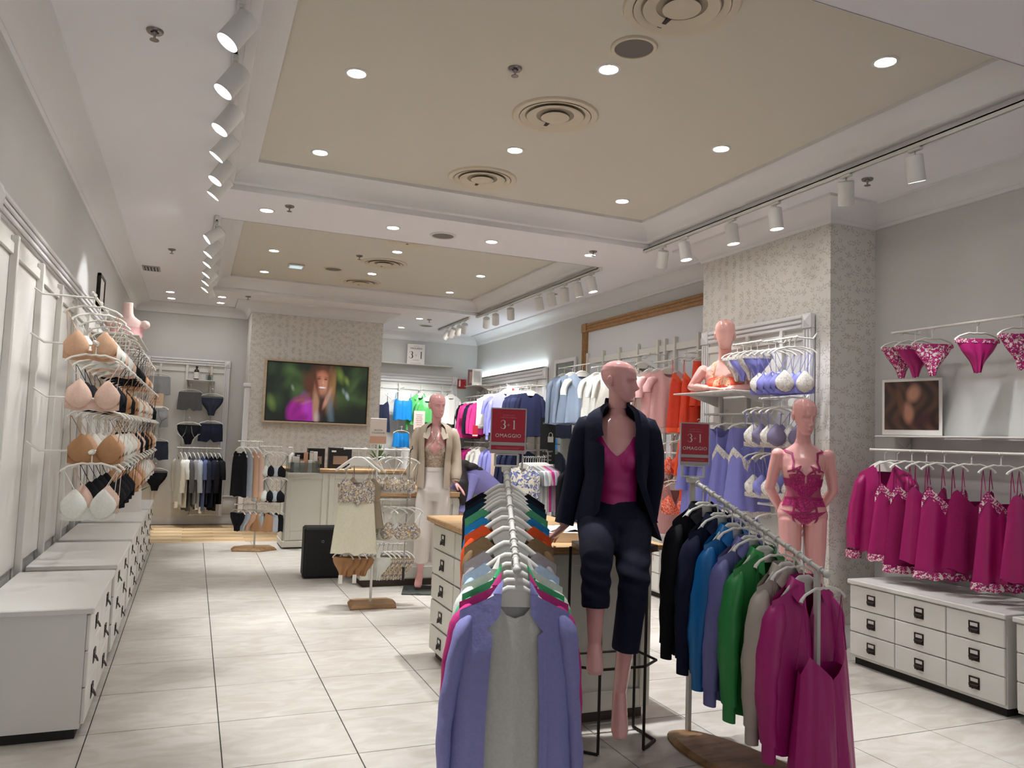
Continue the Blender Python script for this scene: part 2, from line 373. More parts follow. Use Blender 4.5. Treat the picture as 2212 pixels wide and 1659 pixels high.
for k, (p, nm) in enumerate((([(XL, -2), (XL, 13.33)], 'left'), ([(XL, 13.33), (.73, 13.33)], 'back'), ([(2.75, 14.3), (XR, 14.3)], 'back'), ([(XR, 14.3), (XR, 6.35)], 'right'), ([(4.58, 6.35), (4.58, 4.69), (XR, 4.69), (XR, -2)], 'right'))):
    tag(moulding(p, bp_, False).build('baseboard_' + nm, M_TRIM, None, 30), ('white skirting along the left wall', 'white skirting under the boxer display', 'white skirting in the back alcove', 'white skirting under the right wall racks', 'white skirting around the papered column')[k], 'baseboard', None, 'structure')
# raised panel strip on the back wall right of the boxer display, white jamb at the pillar corner
mb = MB(); mb.b2(.5, .71, 13.3, 13.33, .16, .42, .004); mb.b2(.49, .72, 13.29, 13.33, .42, .45, .006)
tag(mb.build('trim_4', M_TRIM), 'white wainscot strip low on the back wall beside the pillar', 'moulding', None, 'structure')
mb = MB(); mb.b2(.685, .76, 12.36, 12.46, 0, 2.15, .006); mb.b2(.665, .775, 12.345, 12.47, 2.15, 2.21, .008)
tag(mb.build('trim_5', M_TRIM), 'narrow white upright moulding at the left corner of the papered pillar', 'moulding', None, 'structure')
# ================================================================== CEILING FITTINGS
M_LAMP = mat('lamp_glow', (255, 250, 242), 0.5, emit=30.0)
M_LAMPW = mat('lamp_white', (224, 222, 218), 0.45)
dl_ring = MB().lathe([(.052, -.001), (.056, -.006), (.066, -.007), (.072, -.003), (.073, .004)], n=24).mesh('trim_ring')
dl_lens = MB().lathe([(.0005, .0), (.03, .0), (.052, -.001)], n=24).mesh('lens'); dl_ring.materials.append(M_LAMPW); dl_lens.materials.append(M_LAMP)
def downlight(x, y, z, label, e=None, sp=1.0):
    t = thing('downlight', label, 'ceiling light', (x, y, z), 0, 'recessed round downlights')
    share('trim_ring', dl_ring, t); share('lens', dl_lens, t, (0, 0, -.002))
    spot('spill', (0, 0, -.015), (0, 0, -1), E_SPILL * sp, 150, 1.0, radius=0.05, parent=t)
    spot('light', (0, 0, -.015), (0, 0, -1), E_DOWN if e is None else e, 34, 1.0, radius=0.05, parent=t)
ZT = 3.655
for x, y, lb in ((.78, 4.57, 'left downlight in the near ceiling tray, nearer of the two in view'), (2.1, 3.86, 'downlight in the near ceiling tray between the round speaker and the near air diffusers'), (3.42, 3.11, 'downlight at the right picture edge of the near ceiling tray'),
                 (.78, 6.02, 'left downlight in the near ceiling tray close to its far corner'), (2.1, 5.28, 'downlight between the two far air diffusers of the near tray'), (3.42, 4.56, 'right downlight halfway along the near ceiling tray'),
                 (3.42, 5.97, 'downlight in the far right corner of the near ceiling tray'), (.78, 3.12, 'downlight of the near ceiling tray above the left picture edge')): downlight(x, y, ZT, lb)
for x, y, lb in ((.77, 9.62, 'left downlight of the far ceiling tray, nearer one'), (2.1, 8.91, 'middle downlight of the far tray just before the beam'), (.77, 10.98, 'left downlight of the far ceiling tray, farther one'),
                 (2.1, 10.31, 'middle downlight between the two far tray diffusers'), (3.42, 9.67, 'right downlight of the far ceiling tray, nearer one'), (3.42, 11.02, 'right downlight of the far ceiling tray, farther one')): downlight(x, y, ZT, lb)
for x, y, lb in ((.49, 7.13, 'leftmost downlight in the white beam between the trays'), (1.63, 7.13, 'second downlight from the left in the white beam'), (2.63, 7.15, 'third downlight from the left in the white beam'), (3.73, 7.15, 'rightmost downlight in the white beam, beneath a sprinkler'),
                 (-.42, 12.17, 'front left one of four downlights over the boxer display'), (-.42, 12.77, 'rear left one of four downlights over the boxer display'), (.28, 12.18, 'front right one of four downlights over the boxer display'), (.28, 12.77, 'rear right one of four downlights over the boxer display'),
                 (3.37, 12.49, 'front downlight in the alcove ceiling'), (3.37, 13.72, 'rear downlight in the alcove ceiling')): downlight(x, y, ZC, lb, E_DOWN * (.7 if y < 12 else .3), 1 if y < 12 else .25)
M_DIFF = mat('diffuser_cream', (214, 202, 180), 0.5)
def diffuser(x, y, label):
    t = thing('air_diffuser', label, 'vent', (x, y, ZT), 0, 'round air diffusers')
    MB().lathe([(.238, .004), (.24, -.012), (.25, -.016), (.28, -.014), (.288, -.004), (.288, .003)], n=40).build('outer_ring', M_DIFF, t)
    MB().lathe([(.24, -.002), (.236, -.0015), (.0005, -.0015)], n=40).build('shade_backing', mat('diffuser_gap_shade', (164, 154, 136), .7), t)  # flat disc, no recess: shade between the rings is put into its darker colour
    MB().lathe([(.236, -.014), (.23, -.010), (.205, -.003), (.2, -.004), (.228, -.014), (.236, -.016), (.236, -.014)], n=40).build('middle_ring', M_DIFF, t)
    MB().lathe([(.19, -.016), (.185, -.02), (.13, -.006), (.125, -.004), (.18, -.012), (.19, -.016)], n=40).build('inner_ring', M_DIFF, t)
    MB().lathe([(.0005, -.012), (.03, -.013), (.09, -.021), (.094, -.019), (.09, -.016), (.04, -.004)], n=40).build('centre_cone', M_DIFF, t)
    MB().b2(-.012, .012, .09, .2, -.014, -.003).build('screw_bracket', M_IRON, t)
for x, y, lb in ((2.1, 3.13, 'large round air diffuser cut off by the top picture edge'), (2.1, 4.58, 'round air diffuser in the middle of the near tray'), (2.1, 5.99, 'round air diffuser near the far edge of the near tray'),
                 (2.1, 9.59, 'round air diffuser in the far tray, middle one'), (2.08, 10.98, 'round air diffuser in the far tray, farthest one'), (2.1, 8.3, 'round air diffuser in the far tray half hidden by the beam')): diffuser(x, y, lb)
M_SPKG = mat('speaker_grille', (120, 114, 108), 0.7, bump=0.4, bscale=900)
def ceil_speaker(x, y, z, label):
    t = thing('ceiling_speaker', label, 'speaker', (x, y, z), 0, 'round ceiling speakers')
    MB().lathe([(.104, -.002), (.106, -.012), (.122, -.012), (.128, -.004), (.128, .002)], n=32).build('rim', M_DIFF if z > 3.5 else M_LAMPW, t)
    MB().lathe([(.0005, -.009), (.06, -.0085), (.105, -.006)], n=32).build('grille', M_SPKG, t)
for x, y, z, lb in ((2.1, 3.58, ZT, 'round grey ceiling speaker in the near tray'), (1.58, 10.27, ZT, 'round grey ceiling speaker in the far tray'), (2.13, 7.16, ZC, 'round grey ceiling speaker in the white beam'), (3.69, 13.21, ZC, 'round ceiling speaker in the alcove ceiling')): ceil_speaker(x, y, z, lb)
M_SPR = mat('sprinkler_chrome', (150, 142, 138), 0.25, metal=0.85)
def sprinkler(x, y, z, label):
    t = thing('sprinkler_head', label, 'sprinkler', (x, y, z), 0, 'ceiling sprinklers')
    MB().lathe([(.016, .0), (.02, -.01), (.036, -.012), (.041, -.004), (.041, .001)], n=20).build('rosette', M_SPR, t)
    MB().lathe([(.012, 0), (.012, -.02), (.006, -.026), (.006, -.045), (.022, -.047), (.022, -.05), (.0005, -.05)], n=12).build('nozzle', M_SPR, t)
for x, y, z, lb in ((1.61, 4.09, ZT, 'sprinkler in the near tray left of the round speaker'), (1.74, 9.34, ZT, 'sprinkler in the far tray beside a diffuser'), (-.29, 4.13, ZC, 'sprinkler in the left white ceiling near the camera'), (.66, 6.89, ZC, 'sprinkler in the white beam beside its leftmost downlight'), (-.33, 9.23, ZC, 'sprinkler in the left white ceiling near the air grille'),
                    (.63, 11.91, ZC, 'sprinkler before the papered pillar'), (3.68, 6.99, ZC, 'sprinkler right above the rightmost beam downlight'), (4.36, 4.12, ZC, 'sprinkler in the right white ceiling by the papered column'), (4.34, 9.31, ZC, 'sprinkler in the right white ceiling between track spotlights'), (3.54, 12.49, ZC, 'sprinkler in the alcove ceiling')): sprinkler(x, y, z, lb)
t = thing('emergency_light', 'square glass emergency light in the far ceiling tray', 'ceiling light', (1.11, 10.33, ZT))
MB().box((0, 0, -.012), (.2, .2, .022), 0, .006).build('housing', M_LAMPW, t); MB().box((0, 0, -.0255), (.16, .16, .005), 0, .002).build('lens', mat('cool_glass', (190, 214, 220), 0.15, emit=0.6), t)
t = thing('air_grille', 'small grey air grille in the left white ceiling', 'vent', (-.59, 10.48, ZC))
MB().box((0, 0, -.006), (.2, .3, .01), 0, .003).build('frame', mat('grille_grey', (170, 164, 158), .5), t); MB().box((0, 0, -.0125), (.15, .25, .002)).build('shade_backing', M_DARK, t)  # solid frame; a dark sheet stands in for the shade behind the slats
for k in range(4): MB().box((-.054 + .036 * k, 0, -.015), (.02, .25, .006)).build('slat', MATS['grille_grey'], t)
# track lights
M_TRK = mat('track_slot', (60, 58, 60), .5)
def track(x, y0, y1, label):
    t = thing('light_track', label, 'light track', (x, y0, ZC))
    L = y1 - y0; b = MB(); b.b2(-.018, -.008, 0, L, -.034, 0, .002); b.b2(.008, .018, 0, L, -.034, 0, .002); b.b2(-.018, .018, 0, L, -.012, 0); b.b2(-.018, .018, -.03, 0, -.036, 0, .004)
    b.build('rail', M_LAMPW, t, False); MB().b2(-.0075, .0075, .01, L - .01, -.016, -.0125).build('slot', M_TRK, t)
track(.09, 2.6, 6.6, 'white light track along the left edge of the near tray'); track(.09, 7.55, 11.9, 'white light track along the left edge of the far tray')
track(4.1, 2.6, 6.68, 'white light track along the right edge of the near tray'); track(4.1, 7.62, 11.7, 'white light track along the right edge of the far tray'); track(4.02, 11.85, 13.5, 'short white light track in the alcove ceiling')
M_HEADIN = mat('spot_inner', (60, 60, 62), .5)
def track_head(x, y, aim, label, on=True, e=None, size=48, col=(.98, 1, 1.02)):
    """cylinder spotlight hung from the track; aim = horizontal offset of the beam per metre of drop"""
    t = thing('track_spotlight', label, 'spotlight', (x, y, ZC - .034), 0, 'white track spotlights')
    d = _np((aim[0], aim[1], -1.0)); d /= np.linalg.norm(d); c = _np((0, 0, -.115)); s_, n_ = frame_of(d, (0, 1, 0))
    b = MB(); b.b2(-.016, .016, -.045, .045, -.02, .0, .004); b.build('adaptor', M_LAMPW, t, False)
    MB().tube([(0, 0, -.018), (0, 0, -.04), c - d * .055], .008, 8).build('stem', M_LAMPW, t)
    a = np.arange(24) * 2 * math.pi / 24
    def ring(k, r): return c + d * k + np.outer(np.cos(a), s_) * r + np.outer(np.sin(a), n_) * r
    MB().rings([ring(-.066, .03), ring(-.068, .048), ring(-.064, .053), ring(.095, .053), ring(.098, .05), ring(.088, .047)], cap=False).rings([ring(-.066, .0005), ring(-.066, .03)], cap=False).build('housing', M_LAMPW, t)
    MB().rings([ring(.088, .047), ring(.086, .0005)], cap=False).build('lens', M_LAMP if on else M_HEADIN, t)
    if on: spot('light', tuple(c + d * .12), tuple(c + d * 2), E_TRACK if e is None else e, size, .55, col, .04, t)
for k, (y, lb) in enumerate(((3.05, 'topmost'), (3.62, 'second'), (4.17, 'third'), (4.72, 'fourth'), (5.2, 'fifth'), (5.72, 'sixth'), (6.1, 'farthest'))):
    track_head(.09, y, (-.62, -.1) if k not in (4, 6) else (-.72, .12), lb + ' spotlight on the near left track', e=E_TRACK * .55)
for k, (y, lb) in enumerate(((7.65, 'nearest'), (8.23, 'second'), (8.75, 'third'), (9.35, 'fourth'), (9.88, 'fifth'), (10.36, 'sixth'), (10.85, 'farthest'))):
    track_head(.09, y, (-1.25, -.1) if k == 0 else ((.35, .3) if k == 6 else (-.75, 0)), lb + ' spotlight on the far left track', e=E_TRACK * .55)
for k, (y, lb) in enumerate(((6.35, 'farthest'), (5.98, 'second farthest'), (5.3, 'third farthest'), (4.77, 'third nearest'), (4.06, 'second nearest'), (3.5, 'nearest'))):
    track_head(4.1, y, ((.12, .45), (.12, -.1), (.14, -.05), (.12, -.03), (.28, .25), (.3, .1))[k], lb + ' spotlight on the near right track', on=k not in (0, 4), e=E_TRACK * .8, size=48)
for k, (y, lb) in enumerate(((7.8, 'nearest'), (8.15, 'second'), (8.5, 'third'), (8.88, 'fourth'), (9.26, 'fifth'), (10.25, 'sixth'), (10.85, 'seventh'), (11.25, 'farthest'))):
    track_head(4.1, y, ((.18, -.1), (.3, .05), (.2, .2), (.3, .1), (.3, .15), (.3, .55), (.3, .7), (.3, .85))[k], lb + ' spotlight on the far right track', e=E_TRACK * (1 if k < 5 else 1.5), size=58)
for k, (y, lb) in enumerate(((12.06, 'nearest'), (12.35, 'second'), (12.7, 'third'), (13.0, 'farthest'))):
    track_head(4.02, y, ((.22, .9), (-.05, .9), (-.25, .8), (-.6, .6))[k], lb + ' spotlight on the short alcove track', e=E_TRACK * .8, col=(.92, .97, 1), size=60)
# ================================================================== GARMENTS
def interp(pts, u):
    x = [p[0] for p in pts]; y = [p[1] for p in pts]; return np.interp(u, x, y)
def sym(pts):
    """control points given for u >= 0, mirrored"""
    return [(-u, z) for u, z in pts[::-1] if u > 0] + list(pts)
def body_grid(top, W, L, D, nu, nv, front, seed, fold=.012, hem=.012, u0=-1.0, u1=1.0, edge=None, pw=2.2, hemf=None):
    """one cloth panel. top: [(u,z)], W: [(v,halfwidth)], L: hem z, D: [(v,depth)], edge(v)->(ua,ub) limits"""
    r = np.random.default_rng(seed); ph = r.uniform(0, 6.28, 5); kk = r.uniform(4, 9, 5)
    G = np.zeros((nv + 1, nu + 1, 3)); s = -1.0 if front else 1.0
    for i in range(nv + 1):
        v = i / nv; ua, ub = (u0, u1) if edge is None else edge(v)
        u = np.linspace(ua, ub, nu + 1)
        zt = interp(top, u); zb = L + hem * np.sin(u * kk[0] + ph[0]) * .7 + hem * .5 * np.sin(u * kk[1] * 1.7 + ph[1])
        if hemf is not None: zb = zb + hemf(u)
        z = zt + (zb - zt) * v
        x = u * interp(W, v)
        prof = (1 - np.clip(np.abs(u), 0, 1) ** pw) ** .6
        d = interp(D, v) * prof
        rip = fold * (.25 + v) * (np.sin(u * kk[2] * 1.3 + ph[2] + v * .8) + .6 * np.sin(u * kk[3] * 2.1 + ph[3] - v)) * (.3 + .7 * prof)
        y = s * (d + rip * .6)
        G[i] = np.stack([x, y, z], 1)
    return G
def sleeve_rings(side, ws, zs, length, r0, r1, seed, out=.05, n=12, m=12, cuff=0.0, ysh=0.0, puff=0.0):
    r = np.random.default_rng(seed); ph = r.uniform(0, 6.28, 3); R = []; a = np.arange(n) * 2 * math.pi / n
    T = [0, .012, .03, .06, .1] + list(np.linspace(.15, 1, m))
    for t in T:
        z = zs - .004 - length * t
        x = side * (ws - .045 + out * (1.0 - (1 - t) ** 2) + .022 * min(1, (t * 8)) ** .7 + .006 * math.sin(5 * t + ph[0])); y = ysh * t + .008 * math.sin(4 * t + ph[1])
        rr = (r0 + (r1 - r0) * t ** .8 + puff * math.sin(math.pi * min(1, t)) ** 1.5) * (.12 + .88 * min(1, t / .12) ** .55)
        ra = rr * (1 + .07 * np.sin(a * 3 + ph[2] + t * 6) + .06 * np.sin(t * 24 + a * 2 + ph[1]) * min(1, t * 3))
        if cuff and t > 1 - cuff: ra = ra * .72
        R.append(np.stack([x + ra * .56 * np.cos(a), y + ra * .78 * np.sin(a), np.full(n, z) + .2 * ra * np.cos(a) * side * (1 - t)], 1))
    return R
NECK = {'crew': [(0, -.185), (.15, -.175), (.28, -.14), (.36, -.098)], 'wide': [(0, -.19), (.22, -.178), (.40, -.135), (.46, -.106)], 'vee': [(0, -.30), (.18, -.20), (.34, -.097)], 'boat': [(0, -.175), (.3, -.162), (.46, -.135), (.54, -.112)]}
def top_garment(L=.65, ws=.205, wu=.20, wh=.215, neck='crew', sleeve=None, sr=(.075, .05), D=.05, seed=0, nu=20, nv=16, fold=.01, collar=False, out=.05, cuff=0., zs=-.170, puff=0., ysh=0., hem=.01):
    """t-shirt / blouse / jumper on a hanger: hook at the origin, front towards -y"""
    b = MB(); sh = [(1.0, zs)]
    f = sym(NECK[neck] + sh); e = NECK[neck][-1]; k = sym([(0, e[1] - .03), (e[0] * .6, e[1] - .022), e, (1.0, zs)])
    W = [(0, ws), (.25, wu), (1, wh)]; Dp = [(0, D * .55), (.25, D), (1, D * 1.1)]
    b.grid(body_grid(f, W, -.0 - L - .13, Dp, nu, nv, True, seed, fold, hem)); b.grid(body_grid(k, W, -L - .13, Dp, nu, nv, False, seed + 1, fold, hem))
    if sleeve:
        for sd in (-1, 1): b.rings(sleeve_rings(sd, ws, zs, sleeve, sr[0], sr[1], seed + 5 + sd, out, 10, max(5, int(sleeve * 18)), cuff, ysh, puff), cap=False)
    if collar: collar_mesh(b, ws)
    return b
def collar_mesh(b, ws, spread=.6, h=.04, nr=.075):
    """shirt collar: stand and fold-over flaps with pointed tips"""
    G = []; n = 18
    for j in range(n + 1):
        a = -math.pi * .5 + (0.16 + (2 - .32) * j / n) * math.pi      # opening to the front (-y)
        c, s = math.cos(a), math.sin(a); base = _np((nr * c, .045 * s + .005, -.112 - .03 * (s < 0) * -s)); top = base + _np((-.004 * c, -.004 * s, h)); 
        tipf = max(0, -s); fall = _np(((nr + .026 + .05 * tipf) * c, (.065 + .02 * tipf) * s, base[2] - .014 - .065 * tipf ** 2)); G.append([base, top, fall])
    b.grid(np.array(G).transpose(1, 0, 2))
def cami(L=.55, wt=.15, wh=.20, seed=0, vee=True, D=.05, nu=20, nv=16, fold=.016, zpeak=-.30, zside=-.36, zv=-.40, strap_x=.115, ztop=-.115, sy=.02):
    """camisole / slip with two thin straps up to the hanger; returns (body, straps)"""
    b = MB(); up = strap_x / wt
    f = sym([(0, zv if vee else zpeak - .035), (up * .5, (zv + zpeak) / 2 - (0 if vee else -.012)), (up, zpeak), (1, zside)]); k = sym([(0, zside + .01), (up, zside + .015), (1, zside)])
    W = [(0, wt), (.2, wt * 1.04), (1, wh)]; Dp = [(0, D * .8), (.2, D), (1, D * 1.35)]
    b.grid(body_grid(f, W, -L - .3, Dp, nu, nv, True, seed, fold, .012)); b.grid(body_grid(k, W, -L - .3, Dp, nu, nv, False, seed + 1, fold, .012))
    s = []
    for sd in (-1, 1):
        x = sd * strap_x; yf = -D * .8 * (1 - abs(up) ** 2.2) ** .6
        s.append(MB().tube([(x, yf, zpeak - .004), (x * .99, -.01, (zpeak + ztop) / 2), (x * 1.0, 0, ztop), (x, .012, (zpeak + ztop) / 2), (x, D * .5, zside + .01)], .003, 5))
    return b, s
def jacket(L=.72, ws=.205, wh=.25, seed=0, gap0=.27, gap1=.36, sleeve=.60, D=.06, notch=True, nu=14, nv=26, stand=.055):
    """open-front blazer without buttons: raised collar, notched edge, long sleeves"""
    b = MB(); zs = -.168
    W = [(0, ws), (.25, ws), (1, wh)]; Dp = [(0, D * .55), (.25, D), (1, D * 1.2)]
    def eg(v):
        if not notch: return gap0 + .03 * math.sin(v * 3) + (gap1 - gap0) * v
        g = gap0 + .02 * v / .13 if v < .13 else gap1 + .04 * math.sin((v - .13) * 3.6)
        return g + .16 * max(0, 1 - abs(v - .135) / .03)
    f = sym([(0, -.11), (.26, -.098), (.36, -.100), (1, zs)]); k = sym([(0, -.13), (.25, -.11), (1, zs)])
    for sd in (-1, 1):
        G = body_grid(f, W, -L - .13, Dp, nu, nv, True, seed + sd, .009, .01, edge=lambda v: (-1, -eg(v)) if sd < 0 else (eg(v), 1))
        b.grid(G); E_ = G[:, -1 if sd < 0 else 0]; b.grid(np.stack([E_, E_ + _np((0, .006, 0)), E_ + _np((sd * .03, .008, 0))], 1))   # turned edge
        # standing collar rising from shoulder
        C = []
        for t in np.linspace(0, 1, 7):
            u = eg(0) + (.45 - eg(0)) * t; z = float(interp(f, u)); x = sd * u * ws; y = -D * .5 * (1 - t * 1.2); C.append([(x, y, z), (x * .9, y + .01, z + stand * (1 - t * .8)), (x * .88, y + .016, z + stand * (1 - t * .8))])
        b.grid(np.array(C).transpose(1, 0, 2))
        b.rings(sleeve_rings(sd, ws, zs, sleeve, .070, .048, seed + 9 + sd, .062, 14, 18, 0, 0), cap=False)
    b.grid(body_grid(k, W, -L - .13, Dp, nu * 2, nv, False, seed + 3, .009, .01))
    return b
RIM = np.array([(.004, -.005), (.010, .018), (.022, .040), (.040, .064), (.060, .085), (.074, .086), (.094, .062), (.115, .040), (.130, .015), (.128, -.015), (.114, -.040), (.090, -.058), (.060, -.066), (.032, -.055), (.012, -.032)])
def bra(w=.15, cup=.07, seed=0, ztop=-.115, drop=.20, D=.05, strap=.004):
    """returns [cup, cup], band, [strap, strap]"""
    cs = []; bd = MB(); st = []; zc = ztop - drop; k = cup / .075; rim = RIM * k; cen = _np((.066, -.014)) * k; wb = .128 * k
    r = np.random.default_rng(seed + 40); 
    for sd in (-1, 1):
        R = []; sag = r.uniform(-.006, .006)
        for i in range(8):
            t = i / 7 * math.pi / 2 * .98; q = cen + (rim - cen) * math.cos(t)
            R.append(np.stack([sd * q[:, 0], -.010 - .012 * (1 - q[:, 0] / .13 / k) - D * k * .85 * math.sin(t) ** .9, zc + q[:, 1] - .014 * k * math.sin(t) + sag], 1))
        cs.append(MB().rings(R)); x = sd * .067 * k
        st.append(MB().tube([(x, -.024, zc + .083 * k), (sd * (w - .02), -.006, ztop + .004), (sd * (w - .015), .004, ztop + .006), (sd * w * .82, .03, zc + .02 * k)], strap, 5, flat=.5))
    G = []
    for i in range(17):
        a = math.pi * i / 16; x = wb * math.cos(a); y = .06 * math.sin(a); sg = -.012 * math.sin(a); h = .028 + .03 * abs(math.cos(a)) ** 2; G.append([(x, y - .014, zc + h * k * .6 - .02 * k + sg), (x, y - .014, zc - .05 * k + sg)])
    bd.grid(np.array(G).transpose(1, 0, 2)); G = []
    for i in range(13):
        u = -1 + i / 6; G.append([(u * wb, -.014 - .016 * (1 - u * u), zc - .036 * k - .018 * k * math.sin(abs(u) * 3.14) + .012 * k * (abs(u) < .1)), (u * wb, -.016 - .016 * (1 - u * u), zc - .066 * k - .01 * k * math.sin(abs(u) * 3.14))])
    bd.grid(np.array(G).transpose(1, 0, 2))
    return cs, bd, st
def briefs(w=.14, h=.2, seed=0, ztop=-.11, kind='brief', D=.035, nu=16, nv=12):
    b = MB()
    if kind == 'brief': W = [(0, w), (.25, w * .98), (.45, w * .8), (.75, w * .38), (1, w * .26)]; hemf = None
    elif kind == 'boxer': W = [(0, w), (.5, w * 1.06), (1, w * 1.1)]; hemf = lambda u: .05 * np.clip(1 - np.abs(u) / .22, 0, 1) + .018 * np.abs(u)
    else: W = [(0, w), (.35, w * .72), (.7, w * .3), (1, w * .14)]; hemf = None
    f = sym([(0, ztop - .008), (1, ztop)])
    b.grid(body_grid(f, W, ztop - h, [(0, D * .6), (.4, D), (1, D * .7)], nu, nv, True, seed, .008, .004, hemf=hemf)); b.grid(body_grid(f, W, ztop - h, [(0, D * .6), (.5, D), (1, D * .7)], nu, nv, False, seed + 1, .008, .004, hemf=hemf))
    wb = MB(); a = np.linspace(0, 2 * math.pi, 29)[:-1]
    wb.rings([np.stack([w * 1.01 * np.cos(a), D * .66 * np.sin(a), np.full(28, ztop + .003)], 1), np.stack([w * 1.015 * np.cos(a), D * .74 * np.sin(a), np.full(28, ztop - .024)], 1)], cap=False)
    return b, wb
def skirt(w=.15, wh=.22, L=.4, seed=0, ztop=-.11, D=.05, nu=20, nv=12, fold=.02):
    b = MB(); f = sym([(0, ztop - .006), (1, ztop)]); W = [(0, w), (1, wh)]
    for fr in (True, False): b.grid(body_grid(f, W, ztop - L, [(0, D * .6), (1, D * 1.3)], nu, nv, fr, seed + fr, fold, .01))
    return b
# ------------------------------------------------------------------ hangers
def hook_path(z0, r=.013):
    a = np.linspace(-math.pi * .5, math.pi * 1.02, 12); c = [(r * math.cos(t), 0, r * math.sin(t) + .0) for t in a]
    return [(0, 0, z0), (0, 0, z0 * .5), (0, 0, -r - .008)] + [(-p[0] if 0 else p[0], 0, p[2]) for p in c]
def hanger_wide(b, w=.20):
    path = [(-w, 0, -.198), (-w * .8, 0, -.17), (-.09, 0, -.124), (-.058, 0, -.1), (-.03, 0, -.084), (.03, 0, -.084), (.058, 0, -.1), (.09, 0, -.124), (w * .8, 0, -.17), (w, 0, -.198)]
    b.tube(path, [.010, .012, .014, .0145, .014, .014, .0145, .014, .012, .010], 10, up=(0, 1, 0), flat=.5)
    b.prism([(-.08, -.12), (-.048, -.092), (.048, -.092), (.08, -.12), (.066, -.15), (-.066, -.15)], 1, -.006, .006); return b
def hanger_thin(b, w=.15):
    path = [(-w, 0, -.118), (-w * .97, 0, -.108), (-w * .8, 0, -.088), (-.05, 0, -.066), (-.02, 0, -.07), (0, 0, -.066), (.02, 0, -.07), (.05, 0, -.066), (w * .8, 0, -.088), (w * .97, 0, -.108), (w, 0, -.118)]
    b.tube(path, [.009, .008] + [.0062] * 7 + [.008, .009], 7, up=(0, 1, 0)); return b
_HM = {}
def hanger_meshes(kind, w):
    key = (kind, round(w, 3))
    if key not in _HM:
        b = (hanger_wide if kind == 'wide' else hanger_thin)(MB(), w).mesh('bar'); b.materials.append(M_PLASTW)
        h = MB().tube(hook_path(-.082 if kind == 'wide' else -.066), .0038, 6).mesh('hook'); h.materials.append(M_PLASTW); _HM[key] = (b, h)
    return _HM[key]
def hanger(loc, rz, kind, w, label, group, tilt=0.0):
    t = thing('clothes_hanger', label, 'hanger', loc, rz, group); b, h = hanger_meshes(kind, w)
    share('bar', b, t); share('hook', h, t)
    if tilt: t.rotation_euler = (0, tilt, rz)
    return t
def hang(name, label, cat, loc, rz, parts, group, hk='wide', hw=None, hlabel=None, tilt=0.0, dz=0.0, scale=1.0):
    """a garment (one thing, with its parts) and the hanger it hangs from (another thing).
    parts: [(part name, MB or mesh, material)]; a single part makes the garment one mesh"""
    loc = Vector(loc)
    if hk: hanger(loc, rz, hk, hw if hw else (.182 if hk == 'wide' else .15), hlabel or ('white hanger carrying the ' + ' '.join(label.split()[:11])), 'white clothes hangers', tilt)
    if len(parts) == 1:
        p = parts[0]; me = p[1].mesh(name, 60) if isinstance(p[1], MB) else p[1]
        o = link(name, me, p[2]) if isinstance(p[1], MB) else share(name, me)
        o.location = loc; o.rotation_euler = (0, tilt, rz); o.scale = (scale,) * 3; return tag(o, label, cat, group)
    t = thing(name, label, cat, loc, rz, group); t.rotation_euler = (0, tilt, rz); t.scale = (scale,) * 3
    for p in parts:
        if isinstance(p[1], MB): p[1].build(p[0], p[2], t, 60)
        else: share(p[0], p[1], t)
    return t
def shirt_parts(m, seed=0, L=.68, ws=.205, lowres=False, btn=None, sl=.60, puff=.02, wh=.23):
    """buttoned blouse: body, collar, sleeves, cuffs, buttons"""
    nu, nv = (12, 10) if lowres else (22, 20); zs = -.172
    b = MB(); f = sym([(0, -.26), (.12, -.19), (.33, -.10), (1, zs)]); k = sym([(0, -.12), (.3, -.10), (1, zs)])
    W = [(0, ws), (.25, ws * .98), (1, wh)]; Dp = [(0, .03), (.25, .055), (1, .06)]
    b.grid(body_grid(f, W, -L - .13, Dp, nu, nv, True, seed, .012, .012, hemf=lambda u: -.03 * (1 - u * u))); b.grid(body_grid(k, W, -L - .13, Dp, nu, nv, False, seed + 1, .012, .012, hemf=lambda u: -.05 * (1 - u * u)))
    c = MB(); collar_mesh(c, ws)
    out = [('body', b, m), ('collar', c, m)]
    for sd in (-1, 1):
        s = MB(); s.rings(sleeve_rings(sd, ws, zs, sl, .070, .052, seed + 4 + sd, .045, 12, 14, 0, 0, puff * .8), cap=False); out.append(('sleeve', s, m))
        q = MB(); R = sleeve_rings(sd, ws, zs, sl, .070, .052, seed + 4 + sd, .045, 12, 14, 0, 0, puff * .8)[-1]; cen = R.mean(0)
        q.rings([cen + (R - cen) * .8, cen + (R - cen) * .82 + _np((0, 0, -.035)), cen + (R - cen) * .8 + _np((0, 0, -.075))], cap=False); out.append(('cuff', q, m))
    p = MB(); p.box((.0, -.062, -.13 - L * .55), (.028, .004, L * .8)); out.append(('placket', p, m)) if not lowres else None
    if btn and not lowres:
        for i in range(5): out.append(('button', MB().lathe([(.0005, 0), (.005, 0), (.006, .002)], n=8).xf(Matrix.Translation((0, -.066, -.3 - i * .09)) @ Matrix.Rotation(math.pi / 2, 4, 'X')), btn))
    return out
def tag_label(name, loc, rz, label, group='white price tags', s=1.0, m=None):
    t = MB(); t.box((0, 0, -.035 * s), (.028 * s, .002, .06 * s)); o = t.build(name, m or M_PLASTW, None, False); o.location = loc; o.rotation_euler = (0, 0, rz); return tag(o, label, 'price tag', group)
